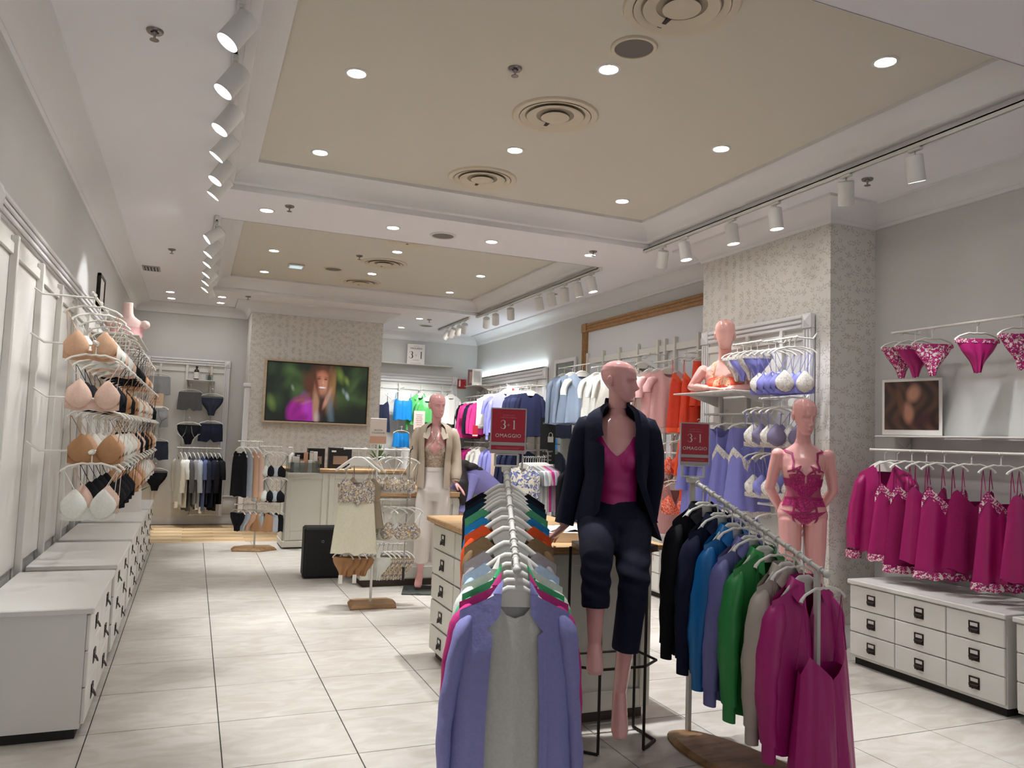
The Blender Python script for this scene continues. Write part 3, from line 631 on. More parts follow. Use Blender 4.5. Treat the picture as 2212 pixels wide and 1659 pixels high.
# ================================================================== SLOPED FLOOR RACKS, ISLAND, DRESSERS
M_RACK = mat('rack_enamel', (206, 202, 194), 0.4)
M_OAKD = wood('oak_base', (160, 122, 80), (128, 94, 58), 0.5, (3, 12, 12))
M_RED = mat('sign_red', (176, 20, 44), 0.45); M_REDD = mat('sign_red_dark', (140, 18, 36), .45)
M_PRINTW = mat('print_white', (232, 226, 220), .6); M_GREYP = mat('print_grey', (176, 172, 170), .5); M_PRINTK = mat('print_black', (26, 24, 28), .6); M_PRINTT = mat('print_rose', (206, 120, 122), .6)
def text_mesh(s, size, mtl, parent, loc, align='CENTER', sx=1.0, name='lettering', spacing=1.0):
    """flat lettering on a board that faces -y in its parent's space"""
    cu = bpy.data.curves.new('t', 'FONT'); cu.body = s; cu.size = size; cu.align_x = align; cu.resolution_u = 2; cu.space_character = spacing
    o = bpy.data.objects.new('t', cu); COL.objects.link(o)
    me = bpy.data.meshes.new_from_object(o.evaluated_get(bpy.context.evaluated_depsgraph_get())); bpy.data.objects.remove(o)
    v = np.zeros(len(me.vertices) * 3); me.vertices.foreach_get('co', v); v = v.reshape(-1, 3)
    w = np.stack([v[:, 0] * sx, np.zeros(len(v)), v[:, 1]], 1); me.vertices.foreach_set('co', w.ravel()); me.update()
    q = link(name, me, mtl, parent); q.location = loc; return q
def didone(parent, mtl, cx, cz, h, y, gap=.62):
    """high-contrast serif 3 + 1, drawn as strokes of varying width"""
    def stroke(pts, wd):
        P = [_np((p[0], p[1])) for p in pts]; Lp = []; Rp = []
        for i, p in enumerate(P):
            t = P[min(i + 1, len(P) - 1)] - P[max(i - 1, 0)]; t /= np.linalg.norm(t) + 1e-9; n = _np((-t[1], t[0])); w = wd[i] if not np.isscalar(wd) else wd
            Lp.append(p + n * w / 2); Rp.append(p - n * w / 2)
        return np.array([Lp, Rp])
    b = MB()
    def put(G, ox): b.grid(np.stack([cx + (G[..., 0] + ox) * h, np.full(G.shape[:2], y), cz + (G[..., 1] - .5) * h], 2))
    a = np.linspace(2.75, -1.45, 14); put(stroke([(.22 * math.cos(t), .73 + .24 * math.sin(t)) for t in a], [.03 + .10 * max(0, math.cos(t)) for t in a]), -gap)
    a = np.linspace(1.5, -2.75, 14); put(stroke([(.25 * math.cos(t), .27 + .26 * math.sin(t)) for t in a], [.03 + .12 * max(0, math.cos(t)) for t in a]), -gap)
    put(stroke([(-.2, .8), (-.19, .78)], .1), -gap); put(stroke([(-.23, .2), (-.22, .18)], .1), -gap)
    put(stroke([(-.17, .45), (.17, .45)], .02), 0); put(stroke([(0, .28), (0, .62)], .02), 0)
    put(stroke([(0, 0.02), (0, .98)], .12), gap); put(stroke([(-.16, .015), (.16, .015)], .03), gap); put(stroke([(-.15, .86), (0, .97)], .03), gap)
    return b.build('lettering', mtl, parent, False)
def red_sign(loc, rz, w, h, label):
    t = thing('promotion_sign', label, 'sign', loc, rz, 'red promotion signs')
    MB().box((0, 0, 0), (w, .006, h), 0, .002).build('board', M_RED, t, False)
    MB().box((0, -.0035, -h * .285), (w * .99, .002, h * .07)).build('grey_band', M_GREYP, t, False); MB().box((0, -.0035, -h * .46), (w * .99, .002, h * .075)).build('grey_band', M_GREYP, t, False)
    b = MB()
    for sx in (-1, 1): b.box((sx * w * .5, 0, 0), (.006, .012, h * 1.0))
    b.box((0, 0, h * .5), (w, .012, .006)); b.build('clear_edge', mat('sign_edge', (186, 170, 168), .3), t, False)
    didone(t, M_PRINTW, 0, h * .145, h * .2, -.0045)
    text_mesh('OMAGGIO', h * .115, M_PRINTW, t, (0, -.0045, -h * .14), sx=1.0, spacing=1.08)
    text_mesh('SCOPRI TUTTI', h * .042, M_PRINTT, t, (0, -.0045, h * .335)); text_mesh('I NOSTRI MODELLI', h * .042, M_PRINTT, t, (0, -.0045, h * .285))
    b = MB(); b.box((0, -.0045, -h * .37), (w * .7, .0005, h * .006)); b.box((0, -.0045, -h * .39), (w * .62, .0005, h * .006)); b.build('small_print', M_PRINTT, t, False)
    return t
def sloped_rack(near, far, ringt, label, base_c, base_r, over=.07, pn=1.0):
    near, far = _np(near), _np(far); o = _np((base_c[0], base_c[1], 0)); t = thing('sloping_clothes_rack', label, 'clothes rack', tuple(o), 0, 'sloping oak and enamel racks')
    n, f = near - o, far - o; d = (n - f); d /= np.linalg.norm(d); ang = math.atan2(d[1], d[0]); a = np.arange(40) * 2 * math.pi / 40
    def ell(k, z): return np.stack([base_r[0] * k * np.cos(a) * math.cos(ang) - base_r[1] * k * np.sin(a) * math.sin(ang), base_r[0] * k * np.cos(a) * math.sin(ang) + base_r[1] * k * np.sin(a) * math.cos(ang), np.full(40, z)], 1)
    MB().rings([ell(1, 0), ell(1, .012), ell(.9, .03), ell(.05, .031)]).build('base', M_OAKD, t, 30)
    MB().box((f[0], f[1], f[2] / 2 + .015), (.022, .022, f[2] - .03), ang).build('far_post', M_RACK, t, False)
    p = f + (n - f) * pn; MB().box((p[0], p[1], p[2] / 2 + .01), (.022, .022, p[2] - .04), ang).build('near_post', M_RACK, t, False)
    MB().tube([f - d * .02, n + d * over], .0115, 10).build('rod', M_RACK, t)
    b = MB(); p = n + d * (over + .004); b.ball(p, .017, 10, 6); b.build('end_knob', M_RACK, t)
    MB().box((f[0], f[1], f[2]), (.06, .045, .03), ang, .004).build('clamp', M_RACK, t, False)
    sdv, nmv = frame_of(d)
    for k in ringt:
        c = f + (n - f) * k; R = []
        for q, rr in ((-.006, .012), (-.003, .018), (.003, .018), (.006, .012)): R.append(c + d * q + np.outer(np.cos(a[::4]), sdv) * rr + np.outer(np.sin(a[::4]), nmv) * rr)
        MB().rings(R).build('ring', M_RACK, t)
    # sign holder above the far end
    fz = f[2]; b = MB(); b.tube([(f[0], f[1], fz), (f[0], f[1], fz + .02)], .006, 8)
    fw, fh = .115, .06; cz = fz + .016
    rz_ = HOLD_RZ; cr, sr = math.cos(rz_), math.sin(rz_)
    def loc(x, z): return (f[0] + x * cr, f[1] + x * sr, z)
    for p, q in (((-fw / 2, cz), (fw / 2, cz)), ((-fw / 2, cz + fh), (fw / 2, cz + fh)), ((-fw / 2, cz), (-fw / 2, cz + fh)), ((fw / 2, cz), (fw / 2, cz + fh))): b.tube([loc(*p), loc(*q)], .006, 6)
    b.build('sign_holder', M_RACK, t)
    return t
HOLD_RZ = -.38
RN_n, RN_f = _np((1.19, 2.82, 1.01)), _np((1.47, 3.66, 1.35)); RR_n, RR_f = _np((2.60, 2.73, .98)), _np((2.47, 3.49, 1.32))
NT = [.0, .06, .11, .19, .28, .37, .48, .62, .73, .81, .88, .94]
RT = [.05, .12, .19, .25, .32, .39, .46, .53, .58, .64, .71, .8, .87, .95, 1.02]
sloped_rack(RN_n, RN_f, [t - .025 for t in NT[1:]], 'sloping rack in the foreground filled with coloured jackets and tops', (1.33, 3.2), (.55, .19), .02, .85)
sloped_rack(RR_n, RR_f, RT, 'sloping rack at the right with satin blouses and an oval oak base', (2.5, 3.04), (.52, .18), .05)
red_sign((1.472, 3.655, 1.542), -.33, .175, .226, 'large red 3+1 omaggio sign standing above the foreground jackets')
red_sign((2.475, 3.485, 1.51), -.42, .150, .222, 'smaller red 3+1 omaggio sign above the right satin blouse rack')
RZN = math.atan2((RN_n - RN_f)[0], -(RN_n - RN_f)[1]); RZR = math.atan2((RR_n - RR_f)[0], -(RR_n - RR_f)[1])
CL = dict(black=(20, 20, 26), ink=(30, 34, 52), teal=(22, 62, 78), green=(88, 168, 120), blue=(36, 132, 190), orange=(222, 84, 38), camel=(134, 108, 78), mauve=(168, 158, 158), sky=(184, 204, 224), white=(228, 228, 220), pink=(196, 58, 128), lav=(142, 141, 196), emer=(44, 140, 68), taupe=(184, 172, 160), magenta=(176, 28, 118), cobalt=(8, 108, 176), slate=(112, 110, 170), navy=(26, 30, 56))
def on_rod(f, n, t): return tuple(f + (n - f) * t - _np((0, 0, .002)))
rowN = [('black', 'black round-neck jumper, farthest on the foreground rack'), ('ink', 'dark navy jumper second from the far end of the foreground rack'), ('teal', 'dark teal jumper on the foreground rack'), ('green', 'mid green jumper on the foreground rack, behind the blue one'),
        ('blue', 'bright blue jumper on the foreground rack'), ('orange', 'orange jumper on the foreground rack'), ('camel', 'camel brown jumper on the foreground rack'), ('mauve', 'grey-mauve jumper on the foreground rack'), ('sky', 'light blue blouse on the foreground rack')]
for i, (c, lb) in enumerate(rowN):
    b = top_garment(L=.62, ws=.20, wu=.195, wh=.20, neck='boat', sleeve=.58, sr=(.056, .042), D=.036, seed=20 + i, fold=.006, out=.0)
    hang('jumper', lb, 'jumper', on_rod(RN_f, RN_n, NT[i]), RZN + (.03 * math.sin(i * 2.1)), [('body', b, cloth(c, CL[c]))], 'knitted tops on the foreground rack')
sk = skirt(.18, .2, .62, 77, -.18, .03); hang('long_skirt', 'long black garment hanging low between the foreground tops', 'skirt', on_rod(RN_f, RN_n, .15), RZN, [('body', sk, cloth('black', CL['black']))], 'knitted tops on the foreground rack')
hang('blazer', 'white open-front cardigan behind the green blazer', 'blazer', on_rod(RN_f, RN_n, NT[9]), RZN, [('shell', jacket(seed=41, D=.03, notch=False, gap0=.3), cloth('white', CL['white']))], 'open-front blazers on the foreground rack')
hang('blazer', 'mint green open-front blazer on the foreground rack', 'blazer', on_rod(RN_f, RN_n, NT[10]), RZN, [('shell', jacket(seed=43, D=.03), cloth('mint', (74, 176, 118)))], 'open-front blazers on the foreground rack')
hang('blazer', 'raspberry pink open-front blazer just behind the lavender one', 'blazer', on_rod(RN_f, RN_n, NT[11]), RZN, [('shell', jacket(seed=45, D=.035, L=.70, sleeve=.57, ws=.215), cloth('pink', CL['pink']))], 'open-front blazers on the foreground rack')
lav = cloth('lav', CL['lav'])
hang('blazer', 'lavender open-front blazer nearest the camera', 'blazer', on_rod(RN_f, RN_n, 1.0), RZN, [('shell', jacket(seed=48, ws=.212, L=.78, D=.06, gap0=.26, gap1=.40, nu=18, nv=34, sleeve=.585), lav)], 'open-front blazers on the foreground rack')
b = top_garment(L=.66, ws=.17, wu=.175, wh=.18, neck='wide', D=.03, seed=51, fold=.008, zs=-.175)
o = b.build('top', cloth('ivory_knit', (206, 204, 198)), None, 60); o.location = on_rod(RN_f, RN_n, 1.0); o.rotation_euler = (0, 0, RZN); tag(o, 'off-white plain top worn inside the lavender blazer', 'top')
# right rack
def SM(c): return cloth(c, CL[c]) if c in ('black', 'navy') else satin(c, CL[c])
def shirt_on(t, c, lb, seed, **k): hang('blouse', lb, 'blouse', on_rod(RR_f, RR_n, t), RZR + .05 * math.sin(seed), shirt_parts(SM(c), seed, btn=SM(c), **k), 'satin blouses on the right rack')
def cami_on(t, c, lb, seed, L=.42, dx=.0, **k):
    b, s = cami(L=L, seed=seed, wt=.155, wh=.2, zpeak=-.34, zside=-.42, zv=-.45, strap_x=.135, ztop=-.105, **k); m = SM(c)
    hang('camisole', lb, 'camisole', on_rod(RR_f, RR_n, t), RZR + .04 * math.sin(seed * 3), [('body', b, m)] + [('strap', q, m) for q in s], 'satin camisoles on the right rack', 'thin', .155)
shirt_on(.10, 'black', 'black satin blouse, farthest on the right rack', 61); cami_on(.16, 'black', 'black satin camisole at the far end of the right rack', 62, .48)
shirt_on(.235, 'navy', 'midnight navy satin blouse on the right rack', 63); cami_on(.29, 'navy', 'midnight navy satin camisole on the right rack', 64, .46)
shirt_on(.36, 'cobalt', 'cobalt blue satin blouse on the right rack', 65); cami_on(.43, 'cobalt', 'cobalt blue camisole between blue and slate blouses', 66, .5)
shirt_on(.50, 'slate', 'slate lavender satin blouse on the right rack', 67); cami_on(.555, 'slate', 'slate lavender camisole on the right rack', 68, .36)
shirt_on(.615, 'emer', 'emerald green satin blouse on the right rack', 69); cami_on(.72, 'emer', 'emerald green camisole in front of the green blouse', 70, .38)
shirt_on(.78, 'taupe', 'pale taupe satin blouse on the right rack', 71); cami_on(.84, 'taupe', 'pale taupe camisole in front of the taupe blouse', 72, .3)
shirt_on(.91, 'magenta', 'magenta satin blouse nearest on the right rack', 73); cami_on(1.04, 'magenta', 'magenta satin slip at the near end of the right rack', 74, .57, nu=28, nv=24, D=.07)
# ------------------------------------------------------------------ drawer pull: frame with card and a cup below
def pull_mesh():
    b = MB()
    for p, q in (((-.03, .03), (.03, .03)), ((-.03, -.0), (.03, -.0)), ((-.03, 0), (-.03, .03)), ((.03, 0), (.03, .03))):
        x0, x1 = sorted((p[0], q[0])); z0, z1 = sorted((p[1], q[1])); b.b2(x0 - .004, x1 + .004, -.006, 0, z0 - .004, z1 + .004)
    R = []
    for i in range(6):
        t = i / 5 * math.pi / 2; R.append(np.array([(x * .034 * math.cos(t) ** .3, -.024 * math.sin(t) ** .8 * (1 - .3 * abs(x)), -.004 - .03 * (1 - math.cos(t) * .95)) for x in np.linspace(-1, 1, 7)]))
    b.grid(np.array(R)); b.b2(-.034, .034, -.003, 0, -.036, 0); me = b.mesh('pull', 40); me.materials.append(M_IRON); return me
PULL = pull_mesh()
CARD = MB().b2(-.026, .026, -.003, 0, .003, .027).mesh('card', False); CARD.materials.append(M_PRINTW)
def drawers(parent, cols, rows, face, m, pull_at=.5, thick=.018, gap=.006):
    """cols: [(a0,a1)], rows: [(z0,z1)]; face = (origin, rz): local x runs along the face, -y out of it"""
    cache = {}
    for a0, a1 in cols:
        for z0, z1 in rows:
            key = (round(a1 - a0, 3), round(z1 - z0, 3))
            if key not in cache:
                w, h = a1 - a0 - gap, z1 - z0 - gap; me = MB().b2(-w / 2, w / 2, -thick, 0, -h / 2, h / 2, .004).mesh('drawer', False); me.materials.append(m); cache[key] = me
            c, s = math.cos(face[1]), math.sin(face[1]); x = (a0 + a1) / 2; o = face[0]
            d = share('drawer', cache[key], parent, (o[0] + x * c, o[1] + x * s, (z0 + z1) / 2), face[1])
            share('handle', PULL, d, (0, -thick, 0)); share('card', CARD, d, (0, -thick, 0))
# island (gondola) with oak top
ISL = thing('display_island', 'cream drawer island with oak top behind the foreground rack', 'display island', (2.0, 4.53, 0))
MB().b2(-.40, .42, -.74, .74, .06, .91).build('body', M_CREAMLAQ, ISL, False)
MB().b2(-.37, .39, -.71, .71, 0, .06).build('plinth', mat('plinth_brown', (70, 58, 50), .6), ISL, False)
MB().b2(-.45, .47, -.79, .79, .915, .95, .006).build('top', M_OAK, ISL, False); MB().b2(-.43, .45, -.77, .77, .905, .918, .003).build('top_moulding', M_OAK, ISL, False)
drawers(ISL, [(-.72, -.245), (-.235, .235), (.245, .72)], [(.06, .225), (.23, .395), (.4, .565), (.57, .735), (.74, .9)], ((-.40, 0, 0), -math.pi / 2), M_CREAMLAQ)
def panel_frame(parent, x0, x1, z0, z1, y, m, rail=.05, th=.014):
    b = MB(); b.b2(x0, x0 + rail, y - th, y, z0, z1, .003); b.b2(x1 - rail, x1, y - th, y, z0, z1, .003); b.b2(x0 + rail, x1 - rail, y - th, y, z0, z0 + rail * 1.6, .003); b.b2(x0 + rail, x1 - rail, y - th, y, z1 - rail, z1, .003)
    return b.build('panel_frame', m, parent, False)
panel_frame(ISL, -.39, .41, .07, .9, -.74, M_CREAMLAQ, .06)
def dresser(label, x_front, depth, y0, y1, z, cols, rows, side, group='white drawer dressers along the walls'):
    """side +1: faces +x (left wall), -1: faces -x (right wall)"""
    t = thing('drawer_dresser', label, 'dresser', (x_front, (y0 + y1) / 2, 0), 0, group); h = (y1 - y0) / 2; xb = -side * depth
    x0, x1 = sorted((0 - side * .02, xb))
    MB().b2(x0, x1, -h + .01, h - .01, .05, z - .025).build('carcass', M_WHITE, t, False); MB().b2(x0 + .02, x1 - .02, -h + .03, h - .03, 0, .05).build('plinth', M_DARK, t, False)
    X0, X1 = sorted((side * .012, xb)); MB().b2(X0, X1, -h, h, z - .03, z, .005).build('top', M_WHITE, t, False)
    w = 2 * h / cols; rh = (z - .1) / rows; c = [(-h + .012 + i * (2 * h - .024) / cols, -h + .012 + (i + 1) * (2 * h - .024) / cols) for i in range(cols)]
    drawers(t, c, [(.065 + i * rh, .065 + (i + 1) * rh) for i in range(rows)], ((-side * .02, 0, 0), math.pi / 2 if side > 0 else -math.pi / 2), M_WHITE)
    return t
dresser('white dresser with dark pulls at the right, below the magenta lingerie', 4.42, .6, 3.16, 4.34, .59, 3, 3, -1)
dresser('white dresser at the right edge, nearer the camera', 4.42, .6, 1.9, 3.12, .59, 3, 3, -1)
dresser('small white dresser seen between island and satin rack, below the floral dress', 4.3, .7, 6.6, 7.9, .62, 2, 3, -1)
for y0, y1, lb in ((9.35, 10.46, 'white dresser farthest along the left wall'), (8.12, 9.2, 'white dresser second from the back along the left wall'), (6.85, 7.95, 'white dresser at the left picture edge'), (5.6, 6.7, 'white dresser near the camera along the left wall'), (4.3, 5.4, 'white dresser nearest the camera along the left wall')):
    dresser(lb, -.40, .5, y0, y1, .62, 2, 3, 1)
# ================================================================== FIGURES
M_SKIN = mat('mannequin_pink', (220, 160, 156), 0.16, spec=0.5, coat=0.35)
def remesh(mb, voxel, smooth=4, ratio=None):
    me = mb.mesh('f', False); o = bpy.data.objects.new('f', me); COL.objects.link(o)
    r = o.modifiers.new('r', 'REMESH'); r.mode = 'VOXEL'; r.voxel_size = voxel; r.use_smooth_shade = True
    if smooth:
        s = o.modifiers.new('s', 'SMOOTH'); s.iterations = smooth; s.factor = .5
    if ratio:
        d = o.modifiers.new('d', 'DECIMATE'); d.ratio = ratio
    out = bpy.data.meshes.new_from_object(o.evaluated_get(bpy.context.evaluated_depsgraph_get())); bpy.data.objects.remove(o); bpy.data.meshes.remove(me)
    out.polygons.foreach_set('use_smooth', [True] * len(out.polygons)); return out
def zwarp(mb, pts):
    x = [p[0] for p in pts]; y = [p[1] for p in pts]
    mb.v = [np.stack([v[:, 0], v[:, 1], np.where(v[:, 2] < x[0], v[:, 2] + y[0] - x[0], np.where(v[:, 2] > x[-1], v[:, 2] + y[-1] - x[-1], np.interp(v[:, 2], x, y)))], 1) for v in mb.v]; return mb
HEADT = [(-.116, -.072, -.04, .022), (-.106, -.086, -.02, .036), (-.085, -.09, .005, .047), (-.06, -.091, .035, .056), (-.03, -.091, .062, .064), (0, -.089, .084, .070), (.03, -.092, .094, .074), (.055, -.089, .096, .075), (.08, -.078, .088, .070), (.1, -.058, .068, .057), (.113, -.034, .044, .038), (.119, -.01, .02, .016)]
def head_mb(b, face=True, yaw=0., tilt=0., c=(0, -.015, 1.682), s=1.0):
    n = 48; a = np.arange(n) * 2 * math.pi / n; Z = np.linspace(-.116, .119, 44); R = []
    T = np.array(HEADT)
    for z in Z:
        f, k, w = (np.interp(z, T[:, 0], T[:, i]) for i in (1, 2, 3)); cy = (f + k) / 2; d = (k - f) / 2
        sx = np.cos(a); sy = np.sin(a); x = w * np.sign(sx) * np.abs(sx) ** .9; y = cy + d * sy
        if face:
            fr = np.clip(-sy, 0, 1) ** 2
            y = y - .025 * np.exp(-(x / .010) ** 2) * np.exp(-((z + .032) / .016) ** 2) * fr - .013 * np.exp(-(x / .008) ** 2) * np.exp(-((z + .008) / .022) ** 2) * fr    # nose, bridge
            y = y + .016 * (np.exp(-((x - .031) / .016) ** 2) + np.exp(-((x + .031) / .016) ** 2)) * np.exp(-((z - .0) / .012) ** 2) * fr              # eye sockets
            y = y - .006 * (np.exp(-((x - .031) / .009) ** 2) + np.exp(-((x + .031) / .009) ** 2)) * np.exp(-((z + .002) / .006) ** 2) * fr          # eyelids
            y = y - .010 * np.exp(-(x / .019) ** 2) * np.exp(-((z + .068) / .005) ** 2) * fr - .011 * np.exp(-(x / .017) ** 2) * np.exp(-((z + .079) / .006) ** 2) * fr   # lips
            y = y + .008 * np.exp(-(x / .016) ** 2) * np.exp(-((z + .091) / .007) ** 2) * fr - .012 * np.exp(-(x / .017) ** 2) * np.exp(-((z + .106) / .010) ** 2) * fr  # chin
            y = y - .007 * np.exp(-((np.abs(x) - .028) / .02) ** 2) * np.exp(-((z - .022) / .007) ** 2) * fr
        R.append(np.stack([x, y, np.full(n, z)], 1))
    h = MB(); h.rings(R)
    for sd in (-1, 1):
        h.limb([((sd * .070, .012, -.036), .006, .008), ((sd * .076, .016, -.018), .006, .013), ((sd * .079, .02, .004), .006, .017), ((sd * .078, .022, .018), .005, .012), ((sd * .074, .02, .026), .004, .004)], 8)
    M = Matrix.Translation(c) @ Matrix.Rotation(yaw, 4, 'Z') @ Matrix.Rotation(tilt, 4, 'X') @ Matrix.Scale(s, 4)
    h.xf(M); b.v += h.v; b.f += [tuple(i + b.n for i in f) for f in h.f]; b.n += h.n; return b
def neck_head(face, yaw, tilt, zw, voxel=.0035, cut=1.56):
    b = MB(); head_mb(b, face, yaw, tilt); b.limb([((0, q[3], q[0]), q[1], q[2]) for q in TORSO if q[0] > 1.52], 28)
    zwarp(b, zw); return remesh(b, voxel, 2)
TORSO = [(.86, .15, .085, .012), (.90, .168, .104, .014), (.94, .172, .108, .014), (1.0, .156, .098, .010), (1.06, .130, .084, .002), (1.12, .116, .078, -.003), (1.18, .122, .082, -.004), (1.25, .137, .09, -.005), (1.31, .148, .092, -.004), (1.37, .154, .085, .002), (1.415, .152, .070, .008), (1.45, .122, .058, .012), (1.475, .085, .052, .013), (1.495, .058, .05, .010), (1.53, .048, .05, .002), (1.58, .046, .052, -.006), (1.63, .047, .056, -.010)]
def torso_mb(b, z0=.85, breasts=True):
    b.limb([((0, q[3], q[0]), q[1], q[2]) for q in TORSO if q[0] >= z0], 28)
    if breasts:
        for sd in (-1, 1): b.ball((sd * .064, -.070, 1.285), (.056, .042, .054), 18, 12); b.limb([((sd * .055, -.04, 1.39), .05, .025), ((sd * .06, -.062, 1.33), .05, .028), ((sd * .064, -.074, 1.29), .048, .03)], 12)
    for sd in (-1, 1): b.ball((sd * .168, .010, 1.412), (.048, .046, .046), 14, 10)
    return b
def arm_mb(b, sh, el, wr, r=(.045, .036, .023)):
    sh, el, wr = _np(sh), _np(el), _np(wr)
    b.limb([(sh, r[0], r[0]), (sh * .5 + el * .5, r[0] * .9, r[0] * .92), (el, r[1], r[1]), (el * .65 + wr * .35, r[1] * 1.02, r[1] * .95), (wr, r[2], r[2] * 1.1)], 14, side=(0, 1, 0)); return b
def leg_mb(b, hip, kn, an, toe, r=(.088, .055, .031)):
    hip, kn, an, toe = map(_np, (hip, kn, an, toe))
    b.limb([(hip * 1.12 - kn * .12, r[0] * .5, r[0] * .6), (hip * 1.05 - kn * .05, r[0] * .85, r[0] * .95), (hip, r[0] * .97, r[0] * 1.05), (hip * .6 + kn * .4, r[0] * .9, r[0] * .98), (kn, r[1], r[1]), (kn * .72 + an * .28, r[1] * 1.0, r[1] * 1.06), (kn * .35 + an * .65, r[1] * .72, r[1] * .78), (an, r[2], r[2] * 1.15)], 16)
    d = toe - an
    b.limb([(an - d * .12 + _np((0, .012, 0)), .024, .026), (an + d * .05, .033, .036), (an + d * .45, .037, .03), (an + d * .8, .04, .021), (an + d * .97, .028, .014)], 14, side=(1, 0, 0)); return b
def hand_mb(b, wrist, fdir, palm, thumb_side, s=1.0, curl=.25, spread=.12):
    """palm, four fingers of unequal length and a thumb; fdir along the fingers, palm = direction the palm faces"""
    f = _np(fdir); f /= np.linalg.norm(f); p = _np(palm); p -= f * np.dot(p, f); p /= np.linalg.norm(p); t = np.cross(f, p) * thumb_side; w = _np(wrist)
    def P(a, c, d): return w + (f * a + t * c + p * d) * s
    b.limb([(P(-.03, 0, 0), .022 * s, .017 * s), (P(0, 0, 0), .025 * s, .016 * s), (P(.035, 0, .0), .036 * s, .014 * s), (P(.075, 0, 0), .039 * s, .012 * s), (P(.092, 0, 0), .034 * s, .009 * s)], 14, side=tuple(t))
    for k, (off, ln) in enumerate(((.028, .068), (.0095, .077), (-.009, .072), (-.027, .056))):
        pts = []; pos = (.082 - .004 * abs(k - 1), off, 0.0); ang = .05; sp = spread * off / .028
        pts.append(P(*pos))
        for j, fr in enumerate((.45, .32, .23)):
            ang += curl * (1.0 if j else .6); pos = (pos[0] + ln * fr * math.cos(ang), pos[1] + ln * fr * sp, pos[2] + ln * fr * math.sin(ang)); pts.append(P(*pos))
        b.tube(pts, [.0088 * s, .0082 * s, .0074 * s, .0056 * s], 10)
    b.tube([P(.012, .02, .004), P(.038, .042, .012), P(.062, .054, .018), P(.082, .058, .022)], [.0115 * s, .0105 * s, .009 * s, .0062 * s], 10); return b
def bvh_of(me, M=None): return BVHTree.FromPolygons([v.co for v in me.vertices], [p.vertices[:] for p in me.polygons])
def wrap(bvh, fn, nu, nv, off=.004, axis=lambda z: (0, .0), thick=True):
    """cloth patch: fn(s,t)->(angle, z) over the unit square; cast towards the body axis and laid `off` above the skin. angle 0 = front"""
    G = np.zeros((nv + 1, nu + 1, 3))
    for j in range(nv + 1):
        for i in range(nu + 1):
            a, z = fn(i / nu, j / nv); ax, ay = axis(z); d = Vector((math.sin(a), -math.cos(a), 0)); o = Vector((ax, ay, z)) + d * .6
            h = bvh.ray_cast(o, -d, .6)
            p = (h[0] + d * off) if h[0] is not None else Vector((ax, ay, z)) + d * .03
            G[j, i] = p
    return MB().grid(G)
def wrap_strip(bvh, pts, w, off=.004, n=14, axis=(0, 0)):
    """narrow band along (angle,z) points"""
    A = np.array(pts, float); t = np.linspace(0, 1, len(A)); 
    def fn(s, v):
        a = np.interp(s, t, A[:, 0]); z = np.interp(s, t, A[:, 1]); da = np.interp(min(1, s + .02), t, A[:, 0]) - np.interp(max(0, s - .02), t, A[:, 0]); dz = np.interp(min(1, s + .02), t, A[:, 1]) - np.interp(max(0, s - .02), t, A[:, 1])
        L = math.hypot(da * .11, dz) + 1e-6; k = (v - .5) * w; return a - dz / L * k / .11, z + da * .11 / L * k
    return wrap(bvh, fn, n, 1, off, lambda z: axis)
def xscale(mb, k):
    for v in mb.v: v[:, 0] *= k
    return mb
def torso_bvh(zw, z0=.86, kx=1.0):
    b = MB(); torso_mb(b, z0); xscale(b, kx); b.v = b.v[:-2] ; n = sum(len(q) for q in b.v); b.f = [f for f in b.f if max(f) < n]; b.n = n; zwarp(b, zw); return bvh_of(remesh(b, .008, 4))
def to_local(p, o, rz):
    d = _np(p) - _np(o); c, s = math.cos(-rz), math.sin(-rz); return _np((d[0] * c - d[1] * s, d[0] * s + d[1] * c, d[2]))
# ---------------------------------------------------------------- seated mannequin in the navy suit, on a bar stool
SO, SRZ = (2.025, 3.53, 0), -.46
SL = lambda *p: to_local(p, SO, SRZ)
t = thing('bar_stool', 'dark metal bar stool under the seated navy mannequin', 'stool', (2.03, 3.53, 0))
H6 = [(1.888, 3.394), (2.137, 3.387), (2.257, 3.473), (2.25, 3.67), (1.86, 3.69), (1.80, 3.48)]
H6 = [(x - 2.03, y - 3.53) for x, y in H6]
for i in (0, 1, 3, 4): MB().tube([(*H6[i], .008), (*H6[i], .955)], .0075, 8).build('leg', M_IRON, t)
for i, j in ((1, 2), (2, 3), (4, 5), (5, 0)): MB().tube([(*H6[i], .008), (*H6[j], .008)], .0075, 8).build('floor_bar', M_IRON, t)
b = MB()
for i in range(6): b.tube([(*H6[i], .405), (*H6[(i + 1) % 6], .405)], .007, 8)
b.build('footrest', M_IRON, t)
MB().prism([(x * .98, y * .98) for x, y in H6], 2, .955, .985).build('seat', M_IRON, t, False)
NAVY = mat('cloth_suit_navy', (18, 20, 42), .8, bump=.2, bscale=40, spec=.25)
mq = thing('mannequin', 'seated glossy pink mannequin in navy suit and magenta top', 'mannequin', SO, SRZ)
b = MB(); torso_mb(b, .86); xscale(b, .86)
ZW = [(.86, 1.0), (1.12, 1.225), (1.425, 1.585), (1.565, 1.715), (1.80, 1.925)]
zwarp(b, ZW)
hipL, hipR = (-.085, -.02, 1.055), (.085, -.02, 1.055)
kL, kR = SL(1.735, 3.18, .95), SL(1.93, 3.17, .86); aL, aR = SL(1.722, 3.15, .60), SL(1.885, 3.2, .36); tL, tR = SL(1.70, 3.10, .475), SL(1.845, 3.12, .175)
leg_mb(b, hipL, kL, aL, tL); leg_mb(b, hipR, kR, aR, tR)
